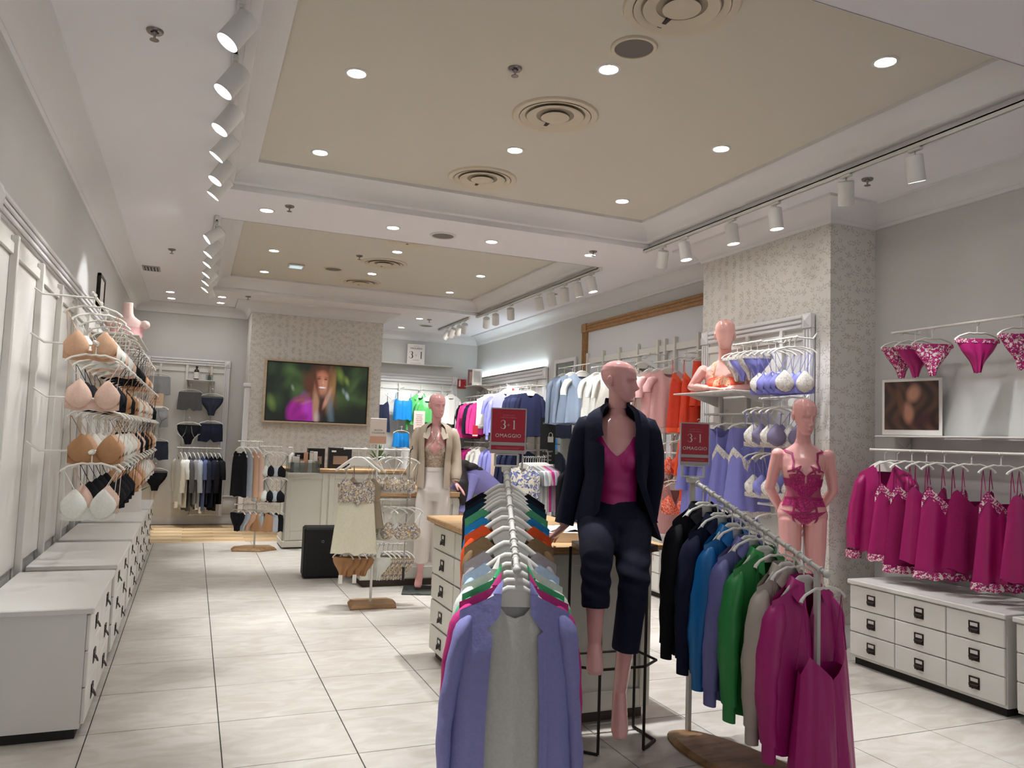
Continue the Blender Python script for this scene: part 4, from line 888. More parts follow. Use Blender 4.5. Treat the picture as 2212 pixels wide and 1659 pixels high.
wrL = SL(1.80, 3.66, 1.065); arm_mb(b, (-.145, .01, 1.575), (-.2, .06, 1.33), wrL, (.04, .034, .022)); arm_mb(b, (.145, .01, 1.575), (.2, .1, 1.34), (.18, .16, 1.12), (.04, .034, .022))
me = remesh(b, .0055, 5); body_bvh = torso_bvh(ZW, .86, .86); link('body', me, M_SKIN, mq); link('head', neck_head(True, 1.22, .1, ZW), M_SKIN, mq)
b = MB(); hand_mb(b, wrL + _np((0, 0, -.005)), SL(1.765, 3.74, .99) - wrL, (0.1, -.1, -1), 1, 1.0, .12); link('hand', remesh(b, .003, 2), M_SKIN, mq)
MAGT = satin('magenta_top', (178, 30, 112), .42)
def cowl(s, v):
    a = (s - .5) * 3.8; q = min(1.0, abs(a) / .85); zt = 1.435 + .10 * q ** 1.3 - .06 * max(0, abs(a) - 1.0); return a, zt + (1.19 - zt) * v
P = wrap(body_bvh, cowl, 44, 40, .008); G = P.v[0]; rr = np.sin(G[:, 2] * 70 + G[:, 0] * 18) * .003 * np.clip((1.36 - G[:, 2]) * 6, 0, 1); G[:, 1] -= rr; P.build('camisole_top', MAGT, mq)
b = MB()      # trousers
for hp, kn, an, cut in ((hipL, kL, aL, .55), (hipR, kR, aR, .62)):
    hp, kn, an = map(_np, (hp, kn, an)); c = kn + (an - kn) * cut
    b.limb([(hp + _np((0, .03, .03)), .108, .11), (hp * .7 + kn * .3, .092, .098), (hp * .3 + kn * .7, .08, .084), (kn, .072, .077), (kn * .8 + c * .2, .069, .074), (kn * .4 + c * .6, .066, .071), (c, .064, .069)], 20)
b.limb([((0, .005, 1.0), .172, .13), ((0, .005, 1.08), .17, .128), ((0, .003, 1.16), .135, .105), ((0, -.002, 1.215), .112, .09)], 24)
tr = remesh(b, .008, 4)
vv = np.zeros(len(tr.vertices) * 3); tr.vertices.foreach_get('co', vv); vv = vv.reshape(-1, 3); kz = np.exp(-((vv[:, 2] - .9) / .09) ** 2); vv[:, 1] += (.007 * np.sin(vv[:, 2] * 95 + vv[:, 0] * 25) * kz + .002 * np.sin(vv[:, 2] * 60 + vv[:, 0] * 40)); vv[:, 0] += .004 * np.sin(vv[:, 2] * 80 + 1) * kz; tr.vertices.foreach_set('co', vv.ravel()); link('trousers', tr, NAVY, mq)
# open blazer: shell follows the torso with room to spare, long panels hanging from the shoulders
def open_shell(sd, front, zs, bot, hem_rx, hem_ry, wave=.01, nv=34, nu=22, wk=5, grow=.0, kx=.88):
    """one half of an open jacket or shirt lying on the shoulders: front(v)=angle of the front edge, zs = heights at neck, mid shoulder, shoulder tip, arm"""
    G = np.zeros((nv + 1, nu + 1, 3)); V = [0, .05, .10, .16]
    for j in range(nv + 1):
        v = j / nv
        for i in range(nu + 1):
            s = i / nu; a0 = front(v); a = a0 + (math.pi - a0) * s; bt = bot(s)
            z = np.interp(v, V + [1], list(zs) + [bt])
            rx = kx * np.interp(v, V + [.35, .6, 1], [.070, .13, .178, .198, .195 + grow, .18 + grow, hem_rx]); ry = np.interp(v, V + [.35, .6, 1], [.06, .082, .11, .132, .150 + grow, .138 + grow, hem_ry])
            G[j, i] = (sd * rx * math.sin(a), -ry * math.cos(a) + .008 + wave * math.sin(a * wk + v * 3) * v, z)
    return G
def fr_l(v): return np.interp(v, [0, .1, .24, .25, .30, .34, 1], [.75, .52, .42, .62, .66, .40, .42])
def fr_r(v): return np.interp(v, [0, .1, .3, 1], [.75, .55, .52, .86])
for sd in (-1, 1):
    G = open_shell(sd, fr_l if sd < 0 else fr_r, (1.70, 1.675, 1.64, 1.575), (lambda s: 1.105 + .06 * max(0, 1 - s * 7) ** 2) if sd < 0 else (lambda s: 1.06 - .05 * math.sin(min(math.pi, s * 4)) + .05 * max(0, 1 - s * 9)), .235 if sd < 0 else .275, .165)
    b = MB(); b.grid(G); b.grid(np.stack([G[:, 0], G[:, 0] + _np((sd * .004, .008, 0)), G[:, 0] + _np((sd * .03, .012, 0))], 1)); b.build('blazer_front', NAVY, mq, 60)
b = MB(); 
for sd in (-1, 1):      # standing collar round the neck
    G = []
    for i in range(11):
        a = .75 + (math.pi - .75) * i / 10; G.append([(sd * .068 * math.sin(a), -.06 * math.cos(a) + .008, 1.698), (sd * .064 * math.sin(a), -.057 * math.cos(a) + .012, 1.70 + .035 * min(1, i / 5))])
    b.grid(np.array(G).transpose(1, 0, 2))
b.build('collar', NAVY, mq)
for sd, el, wr in ((-1, _np((-.205, .06, 1.33)), wrL), (1, _np((.205, .1, 1.33)), _np((.185, .16, 1.1)))):
    b = MB(); b.limb([((sd * .14, .01, 1.615), .022, .03), ((sd * .152, .012, 1.605), .04, .05), ((sd * .17, .016, 1.555), .050, .058), ((sd * .188, .03, 1.46), .052, .06), (el, .050, .056), (el * .5 + wr * .5, .047, .052), (wr * .96 + el * .04, .046, .05)], 18, side=(0, 1, 0)); b.build('sleeve', NAVY, mq, 60)
# ---------------------------------------------------------------- standing mannequin in white trousers
WO, WRZ = (2.22, 7.42, 0), -.30
wm = thing('mannequin', 'standing pink mannequin in beige shirt, lace bodysuit and white trousers', 'mannequin', WO, WRZ)
b = MB(); torso_mb(b, .92); xscale(b, .9)
ZW2 = [(.86, .92), (1.12, 1.20), (1.425, 1.545), (1.565, 1.69), (1.80, 1.925)]; zwarp(b, ZW2)
leg_mb(b, (-.07, 0, .93), (-.082, -.03, .53), (-.10, .02, .17), (-.115, -.03, .035), (.062, .05, .03)); leg_mb(b, (.07, 0, .93), (.07, .0, .53), (.05, .07, .17), (.05, .02, .035), (.062, .05, .03))
arm_mb(b, (-.15, .01, 1.53), (-.2, .03, 1.27), (-.22, -.02, 1.06), (.04, .034, .022)); arm_mb(b, (.15, .01, 1.53), (.205, .03, 1.27), (.21, -.05, 1.07), (.04, .034, .022))
me = remesh(b, .007, 4); wb = torso_bvh(ZW2, .86, .9); link('body', me, M_SKIN, wm); link('head', neck_head(True, .5, .1, ZW2), M_SKIN, wm)
b = MB(); hand_mb(b, (-.22, -.02, 1.05), (-.1, -.15, -1), (1, 0, -.1), -1, 1, .15); link('hand', remesh(b, .0035, 2), M_SKIN, wm)
b = MB(); hand_mb(b, (.212, -.052, 1.06), (.75, -.2, -.8), (-.3, 0, -1), -1, 1, .08, .2); link('hand', remesh(b, .0035, 2), M_SKIN, wm)
LACEB = patterned('lace_beige', (168, 140, 118), [(216, 204, 188), (196, 176, 156)], 90, .5, .54)
P = wrap(wb, lambda s, v: ((s - .5) * 5.0, (lambda zt: zt + (1.16 - zt) * v)(1.375 + .045 * math.cos(min(1.3, abs((s - .5) * 5.0)) * 4.2 + 3.14 + .6) - .02)), 48, 24, .006); P.build('lace_bodysuit', LACEB, wm)
b = MB()
for sd in (-1, 1):
    q = wrap_strip(wb, [(sd * .62, 1.40), (sd * .25, 1.465), (-sd * .15, 1.535), (-sd * .8, 1.62), (-sd * 1.6, 1.635)], .014, .006, 18); b.v += q.v; b.f += [tuple(i + b.n for i in f) for f in q.f]; b.n += q.n
b.build('halter_strap', LACEB, wm)
WT = mat('trouser_white', (226, 216, 208), .8, bump=.05, bscale=30)
b = MB()
for hx, kn, an, sd in ((-.09, (-.09, -.03, .53), (-.10, .01, .28), -1), (.09, (.075, .0, .53), (.055, .06, .28), 1)):
    b.limb([((hx * .8, .005, 1.04), .06, .08), ((hx * .86, .005, .98), .082, .108), ((hx * .92, 0, .84), .09, .1), ((kn[0] * .98, kn[1] * .5, .68), .084, .09), (kn, .078, .082), (an, .074, .078)], 20)
b.limb([((0, .008, .88), .13, .11), ((0, .008, .96), .164, .12), ((0, .008, 1.02), .160, .118), ((0, .004, 1.1), .138, .102), ((0, 0, 1.2), .116, .09)], 24)
link('trousers', remesh(b, .008, 8), WT, wm); MB().limb([((0, 0, 1.17), .124, .096), ((0, -.001, 1.205), .117, .091)], 28).build('waistband', WT, wm)
BS = satin('beige_shirt', (178, 162, 142), .5)
for sd in (-1, 1): MB().grid(open_shell(sd, lambda v: .60 + .06 * math.sin(v * 4), (1.645, 1.622, 1.592, 1.53), lambda s: 1.02 - .02 * math.cos(s * 6), .205, .15, .008, wk=11)).build('shirt_front', BS, wm, 60)
b = MB()
for sd in (-1, 1):
    b.add([(sd * .055, -.062, 1.60), (sd * .11, -.075, 1.565), (sd * .125, -.115, 1.495), (sd * .075, -.125, 1.475), (sd * .05, -.095, 1.53)], [(0, 1, 2, 3, 4)])
    G = []
    for i in range(9):
        a = .9 + (math.pi - .9) * i / 8; G.append([(sd * .066 * math.sin(a), -.062 * math.cos(a) + .01, 1.615), (sd * .1 * math.sin(a), -.085 * math.cos(a) + .012, 1.575)])
    b.grid(np.array(G).transpose(1, 0, 2))
b.build('shirt_collar', BS, wm)
for sd, wr in ((-1, (-.22, -.02, 1.06)), (1, (.21, -.05, 1.07))):
    wr = _np(wr); el = _np((sd * .208, .03, 1.27)); b = MB(); b.limb([((sd * .145, .01, 1.57), .022, .03), ((sd * .16, .012, 1.56), .04, .05), ((sd * .178, .015, 1.51), .048, .056), ((sd * .195, .02, 1.42), .05, .056), (el, .048, .055), (el * .4 + wr * .6, .058, .062), (el * .1 + wr * .9, .045, .045)], 16, side=(0, 1, 0)); b.build('shirt_sleeve', BS, wm, 60)
    b = MB(); b.limb([(el * .12 + wr * .88, .04, .04), (wr, .038, .038)], 16, side=(0, 1, 0)); b.build('shirt_cuff', BS, wm)
gb = MB(); gb.prism([(-.26, -.2), (.26, -.2), (.26, .24), (-.26, .24)], 2, 0, .012); gb.build('glass_base', mat('clear_glass', (200, 215, 210), .05, trans=.9, spec=.5), wm, False)
MB().tube([(.1, .12, .012), (.1, .1, .34)], .008, 8).build('calf_rod', M_CHROME, wm)
# ---------------------------------------------------------------- lingerie mannequin
LO, LRZ = (3.98, 4.32, 0), -.55
lm = thing('mannequin', 'standing pink mannequin in magenta lace lingerie and suspenders', 'mannequin', LO, LRZ)
b = MB(); torso_mb(b, .86)
ZW3 = [(.86, .985), (1.12, 1.215), (1.425, 1.475), (1.565, 1.615), (1.80, 1.86)]; zwarp(b, ZW3)
leg_mb(b, (-.084, .008, 1.01), (-.082, -.02, .56), (-.08, .02, .17), (-.085, -.04, .045), (.083, .052, .03)); leg_mb(b, (.084, .008, 1.01), (.082, -.01, .56), (.08, .03, .17), (.085, -.03, .045), (.083, .052, .03))
arm_mb(b, (-.17, .012, 1.46), (-.215, .06, 1.22), (-.10, .15, 1.02)); arm_mb(b, (.17, .012, 1.46), (.215, .06, 1.22), (.10, .15, 1.02))
me = remesh(b, .006, 4); lb = torso_bvh(ZW3); link('body', me, M_SKIN, lm); link('head', neck_head(True, .4, .22, ZW3), M_SKIN, lm)
for sd in (-1, 1):
    b = MB(); hand_mb(b, (sd * .095, .15, 1.02), (-sd * .45, -.1, -1), (0, -1, 0), sd, 1, .1); link('hand', remesh(b, .0035, 2), M_SKIN, lm)
LACEM = patterned('lace_magenta', (172, 26, 100), [(196, 50, 124), (150, 16, 86)], 70, .55, .52, hole=True); MAGS = satin('magenta_strap', (150, 14, 84), .5)
zc = lambda a: 1.315 + .055 * math.sin(min(1.0, abs(a)) * math.pi) - .005
def P_(name, fn, nu, nv, m=LACEM, off=.005): wrap(lb, fn, nu, nv, off).build(name, m, lm)
def W_(name, pts, w=.011, m=MAGS, n=16):
    wrap_strip(lb, pts, w, .008, n).build(name, m, lm)
for sd in (-1, 1): P_('cup', lambda s, v: ((.06 + s * .95) * sd, 1.322 + .012 * math.sin(s * 3.14) - (.075 + .012 * math.sin(s * 3.1)) * v), 16, 12)
P_('lace_bodice', lambda s, v: ((s - .5) * 2.2, 1.255 - (.015 + .105 * max(0, 1 - abs(s - .5) * 2.2)) * v), 30, 10)
P_('mesh_panel', lambda s, v: ((s - .5) * 2.6, 1.25 - .09 * v), 30, 10, mat('mesh_magenta', (176, 34, 106), .6, alpha=.55), .0035)
P_('suspender_belt', lambda s, v: ((s - .5) * 2.8, 1.165 - (.055 + .06 * max(0, 1 - abs(s - .5) * 3.2)) * v), 32, 8)
P_('brief', lambda s, v: ((s - .5) * (2.9 - 2.55 * v ** .8), (1.085 - .02 * math.cos((s - .5) * 3)) - (.105) * v), 32, 14)
P_('back_band', lambda s, v: (1.0 + s * 4.28, 1.30 - .055 * v), 30, 2, MAGS)
for sd in (-1, 1):
    W_('strap', [(sd * .62, 1.345), (sd * .75, 1.42), (sd * 1.0, 1.475), (sd * 1.7, 1.5), (sd * 2.4, 1.45)], .012)
    W_('strap', [(sd * .95, 1.345), (sd * .5, 1.365), (sd * .05, 1.315)], .012); W_('strap', [(sd * .68, 1.36), (sd * .3, 1.39), (sd * .62, 1.3)], .008)
    W_('suspender', [(sd * .72, 1.12), (sd * .75, 1.03), (sd * .7, .95)], .013)
W_('waist_strap', [(-1.35, 1.165), (-.6, 1.17), (0, 1.172), (.6, 1.17), (1.35, 1.165)], .012); W_('brief_strap', [(-.8, 1.072), (0, 1.062), (.8, 1.072)], .011); W_('strap', [(0, 1.27), (0, 1.165)], .01); W_('strap', [(0, 1.062), (0, 1.0)], .01)
b = MB(); b.tube([(0, .1, .012), (0, .12, .3), (0, .1, .9)], .009, 8); b.prism([(.24 * math.cos(a), .24 * math.sin(a)) for a in np.arange(28) * 2 * math.pi / 28], 2, 0, .012); b.build('stand', M_METALW, lm, 30)
# ---------------------------------------------------------------- faceless bust on the column shelf
bu = thing('bust_form', 'faceless pink bust in an orange lace bra on the column shelf', 'mannequin bust', (4.34, 5.68, .521), -.85); bu.scale = (1.15,) * 3
b = MB(); torso_mb(b, 1.25); head_mb(b, False, yaw=.25); zwarp(b, [(1.25, 1.27), (1.8, 1.835)])
arm_mb(b, (-.168, .0, 1.44), (-.245, -.04, 1.305), (-.1, -.17, 1.29)); arm_mb(b, (.168, .0, 1.44), (.235, -.02, 1.305), (.06, -.165, 1.285)); hand_mb(b, (-.1, -.17, 1.29), (1, -.12, -.05), (0, 0, -1), 1, 1, .1); hand_mb(b, (.06, -.165, 1.285), (-1, 0, -.05), (0, 0, -1), -1, 1, .1)
me = remesh(b, .0048, 4); bb = torso_bvh([(1.25, 1.27), (1.8, 1.835)], 1.25); link('body', me, mat('bust_pink', (236, 176, 166), .2, coat=.3), bu)
OR = satin('orange_bra', (240, 92, 52), .5); ORL = patterned('lace_orange', (240, 110, 70), [(246, 214, 180), (236, 190, 150)], 60, .6, .5)
for sd in (-1, 1):
    wrap(bb, lambda s, v: ((.05 + s * .95) * sd, 1.365 + .02 * math.sin(s * 3.1) - .095 * v), 14, 10, .006).build('cup', OR, bu); wrap(bb, lambda s, v: ((.02 + s * .5) * sd, 1.395 - s * .02 - .07 * v), 10, 8, .009).build('lace_trim', ORL, bu)
    wrap_strip(bb, [(sd * .8, 1.37), (sd * .85, 1.43), (sd * 1.1, 1.49), (sd * 1.8, 1.51)], .02, .006, 14).build('strap', ORL, bu); wrap(bb, lambda s, v: (sd * (.95 + s * 2.1), 1.335 - .06 * v), 16, 2, .006).build('band', OR, bu)
# ---------------------------------------------------------------- shop assistant bending over behind the foreground rack
pe = thing('person', 'person in a lavender jumper with long dark hair bending over', 'person', (3.02, 8.02, 0))
b = MB(); PL = lambda x, y, z: (x - 2.45, y - 6.35, z - .095)
LEGS = (((2.62, 6.43, .80), (2.42, 6.45, .46), (2.66, 6.46, .185), (2.5, 6.44, .125)), ((2.62, 6.23, .80), (2.44, 6.2, .46), (2.64, 6.24, .185), (2.48, 6.22, .125)))
for q in LEGS: leg_mb(b, *[PL(*p) for p in q])
SPINE = [((2.64, 6.33, .78), .12, .15), ((2.6, 6.33, .88), .125, .16), ((2.5, 6.33, 1.0), .105, .14), ((2.38, 6.33, 1.10), .105, .15), ((2.26, 6.33, 1.185), .098, .165), ((2.18, 6.33, 1.225), .07, .14), ((2.11, 6.33, 1.255), .055, .06), ((2.05, 6.33, 1.27), .05, .05)]
b.limb([(PL(*p), a, c) for p, a, c in SPINE], 20, side=(0, 0, 1))
h = MB(); head_mb(h, True, 0, 0, (0, 0, 0)); h.xf(Matrix.Translation(PL(1.98, 6.33, 1.27)) @ Matrix.Rotation(-math.pi / 2, 4, 'Z') @ Matrix.Rotation(.9, 4, 'X')); b.v += h.v; b.f += [tuple(i + b.n for i in f) for f in h.f]; b.n += h.n
ARMS = (((2.2, 6.16, 1.2), (2.12, 6.1, .99), (2.04, 6.06, .80)), ((2.2, 6.5, 1.2), (2.1, 6.53, .98), (1.98, 6.45, .82)))
for q in ARMS: arm_mb(b, *[PL(*p) for p in q])
for k, q in enumerate(ARMS): hand_mb(b, PL(*q[2]), (-.3, 0, -1), (-1, 0, 0), 1 if k else -1, 1, .3)
link('body', remesh(b, .008, 3), mat('skin', (214, 164, 140), .5), pe)
b = MB(); b.limb([(PL(*p), a + .03, c + .025) for p, a, c in SPINE[1:6]] + [(PL(2.12, 6.33, 1.25), .066, .08)], 24, side=(0, 0, 1))
for q in ARMS: arm_mb(b, *[PL(*p) for p in (q[0], q[1], tuple(_np(q[1]) * .1 + _np(q[2]) * .9))], (.07, .056, .042))
link('jumper', remesh(b, .009, 5), cloth('jumper_lav', (150, 146, 208)), pe)
b = MB()
for q in LEGS: b.limb([(PL(*q[0]), .105, .11), (PL(*q[1]), .08, .08), (PL(*q[2]), .06, .06)], 18)
b.limb([(PL(2.64, 6.33, .72), .13, .17), (PL(2.61, 6.33, .9), .13, .17)], 18); link('trousers', remesh(b, .012, 3), cloth('black', CL['black']), pe)
b = MB(); b.ball(PL(2.0, 6.30, 1.27), (.125, .11, .12), 18, 12)
b.ball(PL(2.10, 6.27, 1.30), (.11, .10, .07), 16, 10); b.ball(PL(2.19, 6.25, 1.285), (.10, .085, .05), 16, 10); b.ball(PL(2.27, 6.24, 1.26), (.07, .06, .035), 14, 8)
b.limb([(PL(2.02, 6.22, 1.30), .10, .07), (PL(2.04, 6.13, 1.22), .085, .05), (PL(2.05, 6.07, 1.12), .075, .04), (PL(2.05, 6.04, 1.0), .055, .03), (PL(2.06, 6.03, .90), .02, .015)], 16)
link('hair', remesh(b, .007, 2), mat('dark_hair', (32, 24, 24), .5, bump=.6, bscale=60), pe)
# ================================================================== WALL DISPLAYS, STANDS, COUNTERS
def fluted_frame(label, loc, rz, w, h, z0=.1, pw=.1, hh=.12, rail_z=None, uprights=(), header=True, back=True, left=True, right=True):
    """white panelled display bay: local x along the wall (0..w), -y into the room; parts: back_panel, pilasters, header, corner blocks, rail, uprights"""
    t = thing('display_bay', label, 'display bay', loc, rz)
    if back: MB().b2(.01, w - .01, -.012, 0, z0, h - .02).build('back_panel', M_WHITE, t, False)
    def flutes(x0, x1, za, zb, vert):
        b = MB(); b.b2(x0, x1, -.03, 0, za, zb, .003); n = 3
        for k in range(n):
            if vert: c = x0 + (x1 - x0) * (k + .5) / n; q = (x1 - x0) / n * .32; b.b2(c - q, c + q, -.042, -.03, za + .01, zb - .01, .004)
            else: c = za + (zb - za) * (k + .5) / n; q = (zb - za) / n * .34; b.b2(x0 + .005, x1 - .005, -.045, -.03, c - q, c + q, .005)
        return b
    if left: flutes(0, pw, z0, h - hh, True).build('pilaster', M_TRIM, t, False)
    if right: flutes(w - pw, w, z0, h - hh, True).build('pilaster', M_TRIM, t, False)
    if header:
        flutes(pw, w - pw, h - hh, h, False).build('header', M_TRIM, t, False)
        for x0 in ((0,) if left else ()) + ((w - pw,) if right else ()):
            b = MB(); b.b2(x0, x0 + pw, -.045, 0, h - hh, h, .003); c = x0 + pw / 2; b.add([(x0 + .01, -.045, h - hh + .01), (x0 + pw - .01, -.045, h - hh + .01), (x0 + pw - .01, -.045, h - .01), (x0 + .01, -.045, h - .01), (c, -.065, h - hh / 2)], [(0, 1, 4), (1, 2, 4), (2, 3, 4), (3, 0, 4)]); b.build('corner_block', M_TRIM, t, False)
    if rail_z: MB().b2(pw if left else 0, w - (pw if right else 0), -.03, -.012, rail_z - .03, rail_z + .03, .003).build('rail', M_METALW, t, False)
    for x in uprights: MB().b2(x - .018, x + .018, -.05, -.012, .35, (rail_z or h) + .07, .003).build('upright', M_METALW, t, False)
    return t
def rail(p0, p1, label, wall=None, r=.009):
    """hanging rail on two arms back to the wall; wall = offset vector to the wall at each end"""
    p0, p1 = _np(p0), _np(p1); t = thing('hanging_rail', label, 'rail', tuple(p0), 0, 'white wall hanging rails'); d = p1 - p0
    MB().tube([(0, 0, 0), tuple(d)], r, 8).build('rod', M_METALW, t)
    if wall is not None:
        for q in (d * .04, d * .96): MB().tube([tuple(q), tuple(q + _np(wall) * .8), tuple(q + _np(wall) + _np((0, 0, .05)))], .007, 6).build('arm', M_METALW, t)
    for q in (_np((0, 0, 0)), d): MB().ball(tuple(q), .012, 8, 6).build('end_cap', M_METALW, t)
    return t
def shelf(p, d, label, rz=0.0, brackets=True):
    t = thing('wall_shelf', label, 'shelf', p, rz); w, dp = d
    MB().b2(-w / 2, w / 2, -dp, 0, -.012, .0, .003).build('board', M_METALW, t, False)
    if brackets:
        for s in (-1, 1):
            b = MB(); b.prism([(0, -.012), (-dp * .8, -.012), (-dp * .75, -.02), (-.02, -.11), (0, -.11)], 0, s * w * .4 - .004, s * w * .4 + .004); b.build('bracket', M_METALW, t, False)
    return t
# shared small meshes --------------------------------------------------------
_BM = {}
def bra_meshes(seed, w=.15, cup=.062, drop=.20):
    k = ('bra', seed, w, cup, drop)
    if k not in _BM:
        c, bd, st = bra(w, cup, seed, drop=drop); _BM[k] = ([q.mesh('b', 60) for q in c], bd.mesh('b', 60), [q.mesh('b', 60) for q in st])
    return _BM[k]
def coloured(me, m):
    c = me.copy(); c.materials.clear(); c.materials.append(m); return c
_CM = {}
def cm(me, m):
    k = (me.name, m.name)
    if k not in _CM: _CM[k] = coloured(me, m)
    return _CM[k]
def hang_bra(loc, rz, mc, label, group, seed=0, ms=None, mb_=None, s=1.0, hk='thin', w=.15, cup=.075, drop=.20, hl=None):
    c, bd, st = bra_meshes(seed % 3, w, cup, drop); hang('bra', label, 'bra', loc, rz, [('cup', cm(q, mc), None) for q in c] + [('band', cm(bd, mb_ or mc), None)] + [('strap', cm(q, ms or mc), None) for q in st], group, hk, w, hl, scale=s)
def hang_brief(loc, rz, m, label, group, kind='brief', seed=0, w=.14, h=.2, mw=None, name=None, trim=None, hl=None):
    k = ('br', kind, seed % 3, w, h)
    if k not in _BM: _BM[k] = tuple(q.mesh('b', 60) for q in briefs(w, h, seed % 3, kind=kind))
    b, wb = _BM[k]; parts = [('body', cm(b, m), None), ('waistband', cm(wb, mw or m), None)]
    if trim:
        q = MB()
        for sd in (-1, 1): q.tube([(sd * w * .98, -.03, -.11 - h * .45), (sd * w * .55, -.045, -.11 - h * .62), (sd * w * .36, -.04, -.11 - h * .95)], .006, 5, flat=.5); q.tube([(sd * .035, -.042, -.13), (sd * .05, -.046, -.11 - h * .4), (sd * w * .5, -.045, -.11 - h * .62)], .004, 5, flat=.5)
        parts.append(('piping', q, trim))
    hang(name or ('boxer_shorts' if kind == 'boxer' else 'briefs'), label, 'underwear', loc, rz, parts, group, 'thin', w, hl)
C_ = lambda n, c, **k: cloth(n, c, **k)
GREY = C_('melange_grey', (150, 150, 152)); DGREY = C_('charcoal_grey', (92, 92, 94)); NVY = C_('briefs_navy', (44, 48, 64)); BLK = C_('black', CL['black']); WHT = C_('white', CL['white']); NUDE = C_('nude', (206, 166, 136)); SKINP = C_('powder', (222, 190, 172)); TAN = C_('tan', (170, 128, 92)); LGREY = C_('pale_grey', (176, 182, 190)); CREAMC = C_('cream', (224, 219, 208)); INKC = C_('ink', CL['ink'])
# ---------------------------------------------------------------- back left: boxer display
fluted_frame('white panelled bay with boxer shorts on the back wall', (-.76, 13.32, 0), 0, 1.26, 2.6, .12, .09, .11, 2.42, (.24, .62, .98))
YB = 13.16
for px, z, kind, m, mw, lb, tr in (((-.54), 2.39, 'boxer', GREY, GREY, 'light grey boxer shorts topmost at the left of the back bay', None), (-.54, 1.89, 'boxer', GREY, GREY, 'grey trunks with black piping behind the beige card', BLK), (-.07, 2.17, 'boxer', DGREY, DGREY, 'charcoal boxer shorts under the small shelf', None), (.25, 2.12, 'brief', NVY, DGREY, 'dark navy briefs right of the charcoal boxers', None),
                               (-.06, 1.66, 'brief', BLK, BLK, 'black briefs with white piping', WHT), (.26, 1.69, 'boxer', INKC, INKC, 'ink blue trunks at the right of the back bay', None), (-.51, 1.39, 'boxer', NVY, NVY, 'navy boxer shorts in the left column of the back bay', None), (-.49, .94, 'brief', BLK, DGREY, 'black briefs lowest in the left column of the back bay', None)):
    hang_brief((px, YB - (.05 if tr else 0), z), 0, m, lb, 'underwear on the back bay', kind, int(z * 10), .168, .29 if kind == 'boxer' else .30, mw, None, tr)
for x, z in ((-.54, 2.39), (-.54, 1.89), (-.07, 2.17), (.25, 2.12), (-.06, 1.66), (.26, 1.69), (-.51, 1.39), (-.49, .94)):
    t = thing('wall_hook', 'white wall hook arm at %s of the back bay, %s' % ({-.54: 'the left', -.07: 'the middle', .25: 'the right', -.06: 'the middle', .26: 'the right', -.51: 'the left', -.49: 'the left'}[x], {2.39: 'topmost', 1.89: 'second row', 2.17: 'upper row', 2.12: 'upper row', 1.66: 'lower row', 1.69: 'lower row', 1.39: 'third row', .94: 'lowest row'}[z]), 'hook', (x, 13.3, z), 0, 'white wall hooks')
    MB().tube([(0, 0, 0), (0, -.22, 0), (0, -.23, .012)], .006, 6).build('arm', M_METALW, t); MB().b2(-.015, .015, -.006, 0, -.02, .03).build('plate', M_METALW, t, False)
t = thing('price_card', 'beige 4+1 card in front of the grey trunks', 'sign', (-.545, 12.98, 1.9)); MB().box((0, 0, 0), (.2, .004, .22), 0, .001).build('card', mat('card_beige', (196, 160, 132), .6), t, False); MB().box((0, -.003, -.095), (.2, .003, .03)).build('white_strip', M_PRINTW, t, False)
text_mesh('4+1', .05, mat('print_brown', (110, 74, 56), .6), t, (0, -.004, .01)); text_mesh('OMAGGIO', .022, MATS['print_brown'], t, (0, -.004, -.03)); MB().tube([(0, .002, .1), (0, .15, .1), (0, .3, .12)], .003, 5).build('wire', M_METALW, t)
rail((-.2, 13.02, 1.2), (.42, 13.02, 1.2), 'low rail with folded-sleeve tops on the back bay', (0, .29, 0)); rail((.0, 13.1, .17), (.4, 13.1, .17), 'empty lowest rail of the back bay', (0, .2, 0))
for i, (c, m, lb) in enumerate((('cream', CREAMC, 'cream long-sleeved top, leftmost on the low back rail'), ('white', WHT, 'white long-sleeved top on the low back rail'), ('grey', DGREY, 'charcoal top between white and grey tops on the low back rail'), ('grey', GREY, 'mid grey top on the low back rail'), ('lgrey', LGREY, 'pale grey top on the low back rail'), ('blue', C_('dusty_blue', (96, 108, 146)), 'dusty blue top on the low back rail'), ('navy', NVY, 'navy top next to the dusty blue top on the low back rail'), ('ink', INKC, 'ink blue top on the low back rail'), ('black', BLK, 'black top, second from the right on the low back rail'), ('black', BLK, 'black top, rightmost on the low back rail'))):
    b = top_garment(L=.72 + .05 * (i % 3), ws=.19, neck='crew', sleeve=.3 if i % 2 else .5, sr=(.07, .05), D=.028, seed=100 + i, nu=8, nv=8)
    hang('pyjama_top', lb, 'top', (-.16 + .061 * i, 13.02, 1.2), -1.25 + .05 * math.sin(i * 3), [('body', b, m)], 'tops on the low back rail', 'wide', .185)
for i, (x, z, s) in enumerate(((-.17, .3, 'cream'), (.12, .27, 'dusty blue'), (.17, .22, 'navy'))): tag_label('price_tag', (x, 12.86, z + .1), 0, 'white price tag dangling below the %s top on the low back rail' % s, s=1.6)
shelf((.07, 13.3, 2.26), (.42, .2), 'small white shelf holding bottle and scent sticks')
t = thing('bottle', 'dark bottle with white label on the small back shelf', 'bottle', (.0, 13.18, 2.26)); MB().lathe([(.03, 0), (.04, .005), (.04, .13), (.03, .16), (.014, .17), (.014, .19), (.018, .19), (.018, .215), (.0005, .215)], n=18, cap=True).build('glass', mat('brown_glass', (40, 26, 24), .15), t); MB().lathe([(.0408, .02), (.0408, .12)], n=18).build('label_band', M_PRINTW, t)
